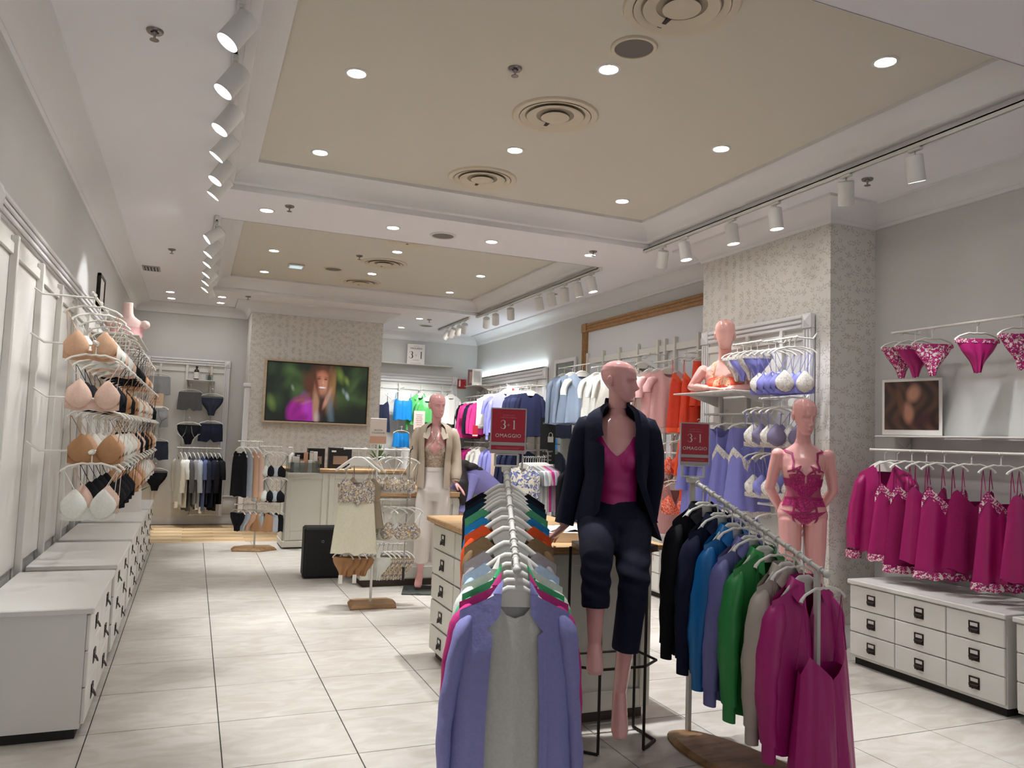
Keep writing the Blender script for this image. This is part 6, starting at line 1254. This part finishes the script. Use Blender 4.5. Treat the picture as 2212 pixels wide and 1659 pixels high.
b.build('print', mat('print_greyrose', (120, 100, 100), .6), t, False); MB().tube([(0, .003, -.17), (0, .05, -.3), (0, .1, -1.78)], .005, 6).build('stem', M_METALW, t)
# ---------------------------------------------------------------- right wall, far bay with light strip
bay = fluted_frame('white panelled bay with a lit header on the right wall', (5.04, 14.05, 0), -math.pi / 2, 3.1, 2.64, .12, .12, .18, 2.38, [.35 + .4 * k for k in range(7)])
t = thing('light_strip', 'cool white light strip on top of the far right bay', 'light', (5.0, 12.5, 2.655)); MB().b2(-.02, .03, -1.52, 1.52, -.012, .0).build('channel', M_METALW, t, False); MB().b2(-.015, .02, -1.5, 1.5, 0, .008).build('diffuser_strip', mat('cool_strip', (214, 240, 255), .5, emit=6), t, False)
l = bpy.data.lights.new('strip_light', 'AREA'); l.shape = 'RECTANGLE'; l.size = .03; l.size_y = 3.0; l.energy = 3.5; l.color = (.82, .94, 1); o = bpy.data.objects.new('light', l); COL.objects.link(o); o.parent = t; o.location = (0, 0, .012); o.rotation_euler = (math.pi, 0, 0)
GR = 'tops on the far right bay'
PK = C_('hot_pink', (216, 62, 140)); LV = C_('lavender_knit', (148, 148, 214)); NVK = C_('navy_knit', (42, 46, 76)); IV = C_('ivory', (232, 228, 218)); MGK = C_('magenta_knit', (158, 32, 100)); LS = satin('lavender', (150, 150, 214), .35)
XW = 4.76
rail((XW, 13.0, 2.27), (XW, 14.05, 2.27), 'upper far rail on the far right bay', (.27, 0, 0)); rail((XW, 12.0, 2.36), (XW, 12.85, 2.36), 'upper middle rail on the far right bay', (.27, 0, 0)); rail((XW, 10.9, 2.34), (XW, 11.6, 2.34), 'upper near rail on the far right bay', (.27, 0, 0)); rail((XW, 12.9, 1.43), (XW, 14.0, 1.43), 'lower far rail on the far right bay', (.27, 0, 0)); rail((XW, 11.0, 1.45), (XW, 12.7, 1.45), 'lower near rail on the far right bay', (.27, 0, 0))
def tee(lb, y, z, m, seed, L=.6, sl=.2, nk='crew', g=GR, x=XW, rz=-.25, ws=.2, D=.04, nm='top', hw=.19, **k): hang(nm, lb, nm, (x, y, z), rz, [('body', top_garment(L=L, ws=ws, wu=ws, wh=ws * 1.05, neck=nk, sleeve=sl, seed=seed, D=D, nu=12, nv=10, **k), m)], g, 'wide', hw)
tee('black jumper, farthest on the far right bay', 13.95, 2.25, BLK, 221, .62, .55); tee('hot pink long-sleeved top on the far right bay', 13.75, 2.25, PK, 222, .62, .55); tee('hot pink v-neck tee in front of the pink long-sleeved top', 13.55, 2.25, PK, 223, .56, .22, 'vee'); tee('dark jumper between pink tops on the far right bay', 13.4, 2.25, INKC, 224, .56, .5); tee('hot pink jumper nearest on the far rail', 13.2, 2.25, PK, 225, .55, .5)
tee('ivory sleeveless top on the far right bay', 12.8, 2.35, IV, 226, .55, None, 'vee'); tee('white sleeveless top beside the ivory one', 12.65, 2.35, WHT, 227, .5, None, 'vee'); tee('lavender tee on the far right bay', 12.4, 2.34, LV, 228, .62, .25); hang('blouse', 'lavender satin blouse tied at the hem on the far right bay', 'blouse', (XW, 12.15, 2.33), -.35, shirt_parts(LS, 229, L=.6, lowres=True), GR); tee('lavender folded jumper above the bottle on the far right bay', 11.95, 2.4, LV, 230, .5, None, rz=-.5)
for i, y in enumerate((11.5, 11.35, 11.2, 11.08, 10.96)): tee('navy long-sleeved jumper, %s of five on the near upper rail' % ('farthest', 'second', 'third', 'fourth', 'nearest')[i], y, 2.33, NVK, 232 + i, .64, .58, rz=-.3)
tee('black jumper on the lower far rail', 13.85, 1.42, BLK, 240, .62, .5); tee('magenta jumper on the lower far rail, farther one', 13.65, 1.42, MGK, 241, .6, .5); tee('magenta jumper on the lower far rail, nearer one', 13.45, 1.42, MGK, 242, .6, .5); tee('ivory jumper on the lower far rail, farther one', 13.2, 1.42, IV, 243, .6, .5); tee('ivory jumper on the lower far rail, nearer one', 13.0, 1.42, IV, 244, .6, .5)
tee('lavender jumper on the lower near rail', 12.5, 1.44, LV, 245, .75, .55); tee('lavender long top on the lower near rail', 12.3, 1.44, LV, 246, .8, .5); tee('pale pink scarf-like top on the lower near rail', 12.0, 1.44, C_('rose_beige', (206, 180, 164)), 247, .8, None)
for i, y in enumerate((11.7, 11.45, 11.2)): tee('navy jumper on the lower near rail, %s' % ('farthest', 'middle', 'nearest')[i], y, 1.44, NVK, 248 + i, .7, .55, rz=-.3)
shelf((5.03, 11.9, 2.02), (.5, .36), 'small white shelf with bottle and price card on the far right bay', -math.pi / 2); shelf((5.03, 13.6, 2.47), (.7, .34), 'small white shelf at the far end of the right wall', -math.pi / 2)
t = thing('bottle', 'dark bottle with white label on the far right bay shelf', 'bottle', (4.78, 12.02, 2.02)); MB().lathe([(.035, 0), (.045, .005), (.045, .13), (.03, .16), (.015, .17), (.015, .19), (.02, .19), (.02, .21), (.0005, .21)], n=18, cap=True).build('glass', MATS['brown_glass'], t); MB().lathe([(.0458, .01), (.0458, .12)], n=18).build('label_band', M_PRINTW, t)
t = thing('price_card', 'tilted white price card next to the bottle on the far right bay', 'sign', (4.8, 11.78, 2.2), -.5); t.rotation_euler = (-.15, 0, -.45); MB().box((0, 0, 0), (.2, .006, .36), 0, .002).build('card', M_PRINTW, t, False); MB().lathe([(.0005, 0), (.02, 0), (.022, .002)], (0, 0, 0), 12).xf(Matrix.Translation((0, -.004, .12)) @ Matrix.Rotation(math.pi / 2, 4, 'X')).build('print_spot', mat('print_red', (150, 50, 50), .6), t)
for k in range(3): MB().box((0, -.004, .03 - .06 * k), (.1 - .03 * k, .0006, .01)).build('print_line', M_GREYP, t, False)
for i, (y, c, lb) in enumerate(((13.75, (120, 84, 80), 'framed rosy photo card on the far right shelf'), (13.5, (222, 216, 208), 'white printed card on the far right shelf'))):
    t = thing('photo_card', lb, 'card', (4.78, y, 2.475), -.3); MB().b2(-.09, .09, -.004, .004, 0, .3).build('card', mat('card_%d' % i, c, .5), t, False); MB().b2(-.06, .06, -.006, -.004, .05, .26).build('print', mat('cardp_%d' % i, (176, 140, 130) if i == 0 else (190, 184, 180), .5), t, False)
red_small = thing('price_card', 'small red price card hanging on the far right bay', 'sign', (4.5, 12.7, 1.62), -.3); MB().box((0, 0, 0), (.09, .004, .2), 0, .001).build('card', M_RED, red_small, False); MB().box((0, -.003, -.07), (.09, .002, .018)).build('white_strip', M_PRINTW, red_small, False); MB().tube([(0, 0, .1), (.0, .0, .12), (.25, 0, .14)], .003, 5).build('wire', M_METALW, red_small)
# ---------------------------------------------------------------- mirror and black app poster
t = thing('wall_mirror', 'tall white framed mirror beside the wood framed bay', 'mirror', (5.045, 10.33, 0), -math.pi / 2)
MB().b2(-.3, .3, -.012, 0, .3, 2.66).build('glass', mat('mirror_glass', (160, 165, 162), .04, metal=.95), t, False)
for x0, x1, z0, z1 in ((-.36, -.3, .24, 2.72), (.3, .36, .24, 2.72), (-.3, .3, 2.66, 2.72), (-.3, .3, .24, .3)): MB().b2(x0, x1, -.03, 0, z0, z1, .004).build('frame_side', M_TRIM, t, False)
t = thing('app_poster', 'black poster with white lettering and a padlock by the mirror', 'poster', (4.7, 10.15, 1.5), -.45); MB().box((0, 0, 0), (.22, .012, .66), 0, .002).build('board', M_BLACK, t, False)
text_mesh('LINGERIE', .036, M_PRINTW, t, (-.0, -.008, .24)); text_mesh('2. Scopri', .04, M_PRINTW, t, (0, -.008, -.16)); text_mesh('le novit\u00e0', .034, M_PRINTW, t, (0, -.008, -.22)); text_mesh('riservate', .034, M_PRINTW, t, (0, -.008, -.28))
b = MB(); b.box((.04, -.008, .02), (.08, .002, .08)); b.build('padlock', M_PRINTW, t, False); MB().tube([(.015, -.008, .06), (.015, -.008, .1), (.04, -.008, .12), (.065, -.008, .1), (.065, -.008, .06)], .006, 5).build('padlock_bow', M_PRINTW, t); MB().b2(-.01, .01, 0, .012, -1.5, -.33).build('stem', M_METALW, t, False)
# ---------------------------------------------------------------- free rack with arched rail
rk = thing('arched_clothes_rack', 'chrome arched clothes rack in front of the right wall', 'clothes rack', (4.34, 9.75, 0), .62)
b = MB(); b.tube([(-.34, 0, .0), (-.34, 0, 1.32), (-.31, 0, 1.37), (.31, 0, 1.37), (.34, 0, 1.32), (.34, 0, 0)], .011, 8); b.build('arch', M_CHROME, rk); MB().tube([(-.33, 0, 1.27), (.33, 0, 1.27)], .009, 8).build('rod', M_CHROME, rk)
for sx in (-1, 1): MB().tube([(sx * .34, -.2, .012), (sx * .34, .2, .012)], .012, 8).build('foot', M_CHROME, rk)
FLB = patterned('floral_blue', (226, 218, 196), [(84, 96, 150), (120, 130, 170)], 16, .8, .54)
def rkp(k): return tuple(_np((4.34, 9.75, 1.27)) + _np((math.cos(.62), math.sin(.62), 0)) * (-.31 + .62 * k))
hang('blouse', 'cream blouse with blue flowers at the front of the arched rack', 'blouse', rkp(0), -.6, [('body', top_garment(L=.62, ws=.19, wu=.2, wh=.22, neck='crew', sleeve=.5, seed=260, D=.06, nu=16, nv=12), FLB)], 'tops on the arched rack', 'wide', .18)
for i, (m, c) in enumerate(((GREY, 'pale grey'), (WHT, 'white'), (LGREY, 'blue-grey'), (IV, 'ivory'), (C_('dusty_rose', (206, 170, 184)), 'dusty rose'), (PK, 'hot pink'), (LGREY, 'silver grey'), (C_('rose2', (196, 150, 170)), 'mauve pink'), (DGREY, 'charcoal'))):
    tee(c + ' tee on the arched rack', 0, 0, m, 262 + i, .6, .2, g='tees on the arched rack'); o = [q for q in bpy.data.objects if q.get('label', '').endswith(c + ' tee on the arched rack')]
    for q in o: q.location = rkp(.1 + .098 * i); q.rotation_euler = (0, 0, -.55)
rail((4.72, 8.3, 1.27), (4.72, 9.3, 1.27), 'lower rail with dark jackets on the right wall', (.3, 0, 0))
for i, (m, c) in enumerate(((BLK, 'black'), (INKC, 'ink'), (NVK, 'navy'), (BLK, 'soft black'))): tee('%s long jacket on the lower right wall rail' % c, 9.25 - .22 * i, 1.26, m, 275 + i, .72, .58, 'vee', 'dark jackets on the lower right rail', 4.7, -.3, nm='jacket')
# ---------------------------------------------------------------- wood framed bay on the right wall
M_WFR = wood('frame_oak', (172, 130, 80), (150, 108, 62), .5, (12, 2, 12))
wf = thing('display_bay', 'bay framed in oak moulding on the right wall', 'display bay', (5.045, 9.76, 0), -math.pi / 2)
MB().b2(.05, 3.41, -.012, 0, .12, 3.1).build('back_panel', mat('panel_cool', (216, 216, 220), .6), wf, False)
def ribbed(b, x0, x1, z0, z1, vert):
    b.b2(x0, x1, -.04, 0, z0, z1, .003)
    for k in range(3):
        if vert: c = x0 + (x1 - x0) * (k + .5) / 3; b.b2(c - .012, c + .012, -.052, -.04, z0, z1, .004)
        else: c = z0 + (z1 - z0) * (k + .5) / 3; b.b2(x0, x1, -.052, -.04, c - .012, c + .012, .004)
b = MB(); ribbed(b, 0, .13, .1, 3.03, True); b.build('jamb', M_WFR, wf, False); b = MB(); ribbed(b, .13, 3.41, 3.03, 3.15, False); b.build('header', M_WFR, wf, False); MB().b2(-.005, .135, -.06, 0, 3.03, 3.155, .004).build('corner_block', M_WFR, wf, False)
MB().b2(.13, 3.4, -.035, -.012, 2.58, 2.66, .003).build('rail', M_METALW, wf, False)
for x in (.18, .62, 1.05, 1.5, 1.95, 2.1, 2.3, 2.75, 3.2): MB().b2(x - .018, x + .018, -.055, -.012, .35, 2.73, .003).build('upright', M_METALW, wf, False)
for y0, y1, z, lb in ((9.05, 9.97, 2.53, 'rail with grey tops right of the mirror'), (8.4, 8.98, 2.47, 'rail with white tees in the oak framed bay'), (7.6, 8.05, 2.53, 'rail with floral tops in the oak framed bay'), (7.1, 7.5, 2.42, 'rail with pink tops in the oak framed bay'), (6.4, 6.9, 2.48, 'rail with orange slips in the oak framed bay')): rail((XW, y0, z), (XW, y1, z), lb, (.27, 0, 0))
GO = 'garments in the oak framed bay'
BG = C_('blue_grey', (132, 144, 162)); STW = striped('stripe_white', (228, 226, 218), (184, 182, 176), 240.0, 'Z'); PNK = C_('baby_pink', (236, 186, 184)); STP = striped('stripe_pink', (232, 218, 210), (196, 170, 164), 200.0, 'X'); FLG = patterned('floral_grey', (214, 208, 196), [(120, 116, 112), (160, 150, 140)], 30, .8, .55)
tee('blue-grey long-sleeved top beside the mirror', 9.8, 2.52, BG, 281, .66, .6, g=GO, rz=-.35); tee('blue-grey long-sleeved top just behind the grey tee', 9.55, 2.52, BG, 282, .64, .6, g=GO, rz=-.35)
hang('tee', 'blue-grey tee with white short sleeves right of the mirror', 'tee', (XW, 9.25, 2.52), -.25, [('body', top_garment(L=.64, ws=.2, wu=.2, wh=.22, neck='wide', seed=283, D=.045), BG), *[('sleeve', MB().rings(sleeve_rings(s, .2, -.185, .22, .085, .075, 284, .07, 12, 6), cap=False), WHT) for s in (-1, 1)]], GO)
tee('white striped knitted tee in the oak framed bay', 8.82, 2.47, STW, 285, .6, .24, g=GO, D=.05); tee('white striped knitted tee behind the seated mannequin head', 8.6, 2.47, STW, 286, .6, .24, g=GO); tee('cream plain tee partly behind the seated mannequin head', 8.45, 2.46, CREAMC, 287, .62, .24, g=GO)
cami_hang('camisole', 'cream ruffled camisole in the oak framed bay', (XW, 8.0, 2.53), -.25, FLG, 288, GO, .4); tee('floral grey top in the oak framed bay', 7.75, 2.52, FLG, 289, .6, .2, g=GO); tee('white striped pyjama shirt next to the pink tees', 7.55, 2.43, STP, 290, .66, .5, g=GO)
hang('tee', 'baby pink tee behind another pink tee in the oak framed bay', 'tee', (XW, 7.38, 2.42), -.3, [('body', top_garment(L=.62, ws=.2, neck='wide', sleeve=.24, sr=(.09, .08), seed=291, D=.05), PNK)], GO)
hang('tee', 'baby pink tee with striped frill hem in the oak framed bay', 'tee', (XW, 7.2, 2.42), -.2, [('body', top_garment(L=.60, ws=.205, wu=.2, wh=.21, neck='wide', seed=292, D=.05), PNK), *[('sleeve', MB().rings(sleeve_rings(s, .2, -.185, .17, .085, .08, 293, .06, 12, 6), cap=False), PNK) for s in (-1, 1)], ('frill', (lambda b: [b.grid(body_grid(sym([(0, -.725), (1, -.725)]), [(0, .212), (1, .225)], -.80, [(0, .055), (1, .065)], 30, 3, f, 294, .008, .006)) for f in (True, False)] and b)(MB()), STP)], GO)
ORS = satin('orange', (222, 62, 30), .34); ORD = C_('orange_lace', (240, 96, 60))
cami_hang('slip_dress', 'orange satin slip in front on the orange rail', (XW - .02, 6.86, 2.49), -.22, ORS, 295, GO, .52, 'thin', .17, .165, .2, .14, -.22, -.36, -.38, ORD); cami_hang('slip_dress', 'orange satin slip behind the front orange slip', (XW - .02, 6.66, 2.47), -.22, ORS, 297, GO, .5, 'thin', .17, .16, .19, .14, -.22, -.36, -.38, ORD)
hang('shorts', 'orange satin shorts at the end of the orange rail', 'shorts', (XW - .02, 6.5, 2.46), -.2, [('body', skirt(.14, .18, .45, 298), ORS)], GO, 'thin', .15)
GL = 'garments on the lower right racks'
FLM = patterned('floral_multi', (230, 224, 212), [(196, 120, 140), (206, 150, 70), (70, 110, 110), (170, 60, 110)], 14, .8, .56)
rail((4.6, 6.3, 1.42), (4.6, 7.3, 1.42), 'lower rail in the oak framed bay', (.42, 0, 0))
cami_hang('dress', 'long floral dress with pink and ochre flowers in the lower bay', (4.6, 7.12, 1.41), -.3, FLM, 301, GL, .62, 'wide', .16, .15, .19, .12, -.2, -.3, -.3, None, True, 'dress'); tee('floral robe behind the floral dress in the lower bay', 6.98, 1.41, FLM, 302, .72, .4, 'vee', GL, 4.66, nm='robe')
LOR = patterned('lace_orange2', (232, 84, 50), [(244, 176, 160)], 60, .6, .52)
hang_bra((4.58, 6.78, 1.6), -.3, LOR, 'orange lace bra above the pink striped robe', GL, 1, cup=.08); hang_bra((4.56, 6.6, 1.62), -.3, ORS, 'plain orange bra beside the small red sign', GL, 2, cup=.08)
tee('dusty pink ribbed robe in the lower bay', 6.66, 1.2, striped('rib_pink', (214, 164, 162), (180, 130, 130), 160., 'X'), 304, .72, None, 'vee', GL, 4.5, nm='robe'); hang_bra((4.44, 6.55, 1.22), -.35, LOR, 'orange lace bra in front of the pink ribbed robe', GL, 0, cup=.085)
tee('bright orange long robe behind the small red sign', 6.08, 1.74, C_('orange_robe', (238, 84, 40)), 306, .62, .35, 'vee', GL, 4.36, rz=-.75, ws=.16, hw=.15, nm='robe')
# ---------------------------------------------------------------- papered column display
fluted_frame('white framed display bay on the papered column', (4.57, 6.3, 0), -math.pi / 2, 1.46, 2.6, .12, .1, .12, 2.42, (.3, .68, 1.12))
t = shelf((4.55, 5.68, 1.975), (.86, .46), 'white shelf carrying the faceless bust on the column', -math.pi / 2)
LAVS = satin('lavender_lingerie', (132, 132, 206), .4); LACEW = patterned('lace_white', (222, 214, 206), [(190, 182, 172), (236, 232, 226)], 80, .7, .52); LAVD = C_('lavender_cup', (128, 120, 148))
GC = 'lavender lingerie on the column'
rail((4.33, 5.2, 2.39), (4.33, 5.55, 2.39), 'upper left rail on the column', (.22, 0, 0)); rail((4.33, 4.78, 2.38), (4.33, 5.14, 2.38), 'upper right rail on the column', (.22, 0, 0)); rail((4.33, 5.25, 1.79), (4.33, 5.95, 1.79), 'rail with lavender nightwear below the column shelf', (.22, 0, 0)); rail((4.33, 4.85, 1.91), (4.33, 5.2, 1.91), 'second bra rail on the column', (.22, 0, 0)); rail((4.33, 4.9, 1.54), (4.33, 5.2, 1.54), 'third bra rail on the column', (.22, 0, 0)); rail((4.33, 4.9, 1.05), (4.33, 5.2, 1.05), 'lowest bra rail on the column', (.22, 0, 0))
for i, y in enumerate((5.5, 5.42, 5.32, 5.24)): hang_brief((4.33, y, 2.38), -.5, LACEW if i % 2 == 0 else LAVS, '%s lace briefs, %s on the upper left column rail' % (('white and lavender', 'lavender') [i % 2], ('farthest', 'second', 'third', 'nearest')[i]), GC, 'string', i, .13, .2, LACEW)
for i, y in enumerate((5.1, 5.02, 4.94, 4.86, 4.8)): hang_bra((4.33, y, 2.37), -.6, LACEW if i in (0, 4) else LAVS, '%s bra, %s of five on the upper right column rail' % ('white lace' if i in (0, 4) else 'lavender', ('farthest', 'second', 'third', 'fourth', 'nearest')[i]), GC, i, LAVS, LAVS, cup=.085, w=.16, drop=.24)
for i, y in enumerate((5.16, 5.06, 4.96, 4.88)): hang_bra((4.33, y, 1.9), -.6, LACEW if i % 2 == 0 else LAVD, '%s bra, %s of four on the second column rail' % (('white lace', 'mauve padded')[i % 2], ('farthest', 'second', 'third', 'nearest')[i]), GC, i, LAVS, LACEW, cup=.088, w=.16, drop=.19)
for i, y in enumerate((5.15, 5.05, 4.95)): hang_bra((4.33, y, 1.53), -.6, (LACEW, LAVS, LACEW)[i], '%s triangle bra, %s of three on the third column rail' % (('white lace', 'lavender', 'white lace')[i], ('farthest', 'middle', 'nearest')[i]), GC, i, LAVS, LACEW, cup=.085, w=.15, drop=.23)
hang_bra((4.33, 5.0, 1.05), -.6, LACEW, 'white lace bra on the lowest column rail', GC, 1, LAVS, LAVS, cup=.085); tag_label('price_tag', (4.3, 4.9, 1.16), -.7, 'white price tag under the triangle bras, left one', s=1.6); tag_label('price_tag', (4.36, 4.84, 1.14), -.7, 'white price tag under the triangle bras, right one', s=1.6)
hang('robe', 'lavender satin robe, leftmost below the column shelf', 'robe', (4.3, 5.85, 1.78), -.55, [('body', top_garment(L=.78, ws=.2, wu=.2, wh=.24, neck='vee', sleeve=.5, sr=(.09, .1), seed=320, D=.06), LAVS)], GC, 'thin', .17)
hang('nightdress', 'lavender satin nightdress with frilled sleeves below the column shelf', 'nightdress', (4.3, 5.68, 1.77), -.5, [('body', top_garment(L=.7, ws=.17, wu=.17, wh=.24, neck='wide', sleeve=.25, sr=(.08, .1), seed=322, D=.06), LAVS)], GC, 'thin', .17)
cami_hang('nightdress', 'long lavender nightdress with white lace cups below the column shelf', (4.28, 5.5, 1.77), -.55, LAVS, 324, GC, .6, 'thin', .15, .155, .23, .12, -.24, -.34, -.36, LACEW, True, 'nightdress'); cami_hang('camisole', 'lavender camisole with white lace right of the long nightdress', (4.3, 5.32, 1.77), -.5, LAVS, 326, GC, .5, 'thin', .15, .15, .2, .12, -.26, -.36, -.38, LACEW)
hang('skirt', 'lavender pleated satin skirt behind the nightdresses', 'skirt', (4.4, 5.42, 1.78), -.6, [('body', skirt(.16, .24, .5, 328, -.11, .05, fold=.02), LAVS)], GC, 'thin', .16)
# ---------------------------------------------------------------- right recess: magenta lingerie
GM = 'magenta lingerie in the right recess'; MGS = satin('deep_magenta', (170, 22, 104), .4); MLACE = patterned('lace_mag_white', (176, 36, 110), [(236, 222, 214)], 60, .6, .53)
rail((4.72, 2.4, 1.52), (4.72, 4.42, 1.52), 'rail with magenta nightwear in the right recess', (.31, 0, 0)); rail((4.78, 2.6, 2.39), (4.78, 4.28, 2.39), 'upper rail with magenta briefs in the right recess', (.25, 0, 0)); shelf((5.04, 3.75, 1.63), (1.5, .2), 'narrow white shelf in the right recess', -math.pi / 2)
hang('robe', 'magenta satin robe with white lace cuffs, farthest in the right recess', 'robe', (4.76, 4.33, 1.51), -.95, [('body', top_garment(L=.62, ws=.18, wu=.18, wh=.2, neck='vee', sleeve=.55, sr=(.08, .095), seed=340, D=.05), MGS), *[('lace_cuff', MB().rings((lambda q: [q, q + _np((0, 0, -.06))])(sleeve_rings(s, .18, -.185, .55, .08, .095, 340 + 5 + s, .05, 10, 9)[-1] * _np((1.02, 1.06, 1))), cap=False), MLACE) for s in (-1, 1)]], GM, 'wide', .17)
cami_hang('camisole', 'magenta lace camisole behind the magenta robe', (4.74, 4.2, 1.51), -.6, MGS, 342, GM, .45, 'thin', .15, .15, .2, .12, -.22, -.32, -.34, MLACE)
for i, y in enumerate((4.06, 3.94, 3.8, 3.6, 3.4, 3.2, 3.0, 2.8, 2.6)):
    lb = 'magenta satin nightdress, %s from the column in the right recess' % ('third', 'fourth', 'fifth', 'sixth', 'seventh', 'eighth', 'ninth', 'tenth', 'eleventh')[i]
    cami_hang('nightdress', lb, (4.72, y, 1.51), -.4 + .1 * math.sin(i * 2), MGS if i % 3 else C_('deep_berry', (140, 20, 84)), 344 + i, GM, .5 - .05 * (i % 2), 'thin', .15, .15, .2, .12, -.22, -.32, -.34, MLACE if i % 2 == 0 else None, True, 'nightdress', nu=14, nv=10)
for i, y in enumerate((4.2, 4.08, 3.94, 3.6, 3.3, 3.0)): hang_brief((4.78, y, 2.38), -.5, MLACE if i % 2 == 0 else MGS, 'magenta %s briefs, %s from the column on the upper recess rail' % (('lace', 'satin')[i % 2], nthw[i].replace('nearest', 'first')), GM, 'string', i, .14, .22, MLACE)
t = thing('photo_poster', 'white mounted photograph of long brown hair on the recess shelf', 'poster', (4.93, 4.24, 1.635), -math.pi / 2 + .25); MB().b2(-.22, .22, -.012, 0, 0, .42, .002).build('mount', M_PRINTW, t, False)
def paint_hair(u, v):
    r = np.random.default_rng(5); C = np.zeros(u.shape + (3,)) + _np(lin((70, 44, 34)))
    s = np.sin((u * 9 + np.sin(v * 7) * 1.1) * 2.6)[..., None]; C = C * (1 + .55 * s)
    for x, y, a, b_, c in ((.55, .75, .2, .16, (206, 150, 124)), (.45, .35, .16, .2, (196, 138, 112)), (.7, .2, .3, .14, (60, 30, 34)), (.3, .6, .1, .3, (110, 74, 50))): k = blob(u, v, x, y, a, b_, .3, .4) * .8; C = C * (1 - k) + k * _np(lin(c))
    return C
screen_mesh(.40, .36, 50, 50, paint_hair, 0, 'photograph', t, -.0135).location = (0, 0, .22)
# things left on the island
t = thing('shirt_box', 'white open box with folded cream cloth on the island top', 'box', (2.02, 3.98, .95), -.2); MB().b2(-.18, .18, -.13, .13, 0, .055, .003).build('tray', M_PRINTW, t, False)
b = MB(); X_, Y_ = np.meshgrid(np.linspace(-.16, .16, 15), np.linspace(-.11, .11, 11)); b.grid(np.stack([X_, Y_, .06 + .022 * np.exp(-(X_ / .12) ** 2 - (Y_ / .08) ** 2) + .006 * np.sin(X_ * 60 + Y_ * 30)], 2)); b.build('folded_cloth', CREAMC, t)
t = tag((lambda b: b.build('folded_garment', BLK, None))(MB().grid(np.stack([*np.meshgrid(np.linspace(1.62, 1.8, 12), np.linspace(4.05, 4.4, 14)), .955 + .05 * np.abs(np.sin(np.linspace(0, 3.14, 12)))[None, :] * np.abs(np.sin(np.linspace(.3, 2.9, 14)))[:, None] + .008 * np.sin(np.arange(14)[:, None] * 1.3 + np.arange(12)[None, :])], 2))), 'crumpled black garment lying on the island top', 'garment')
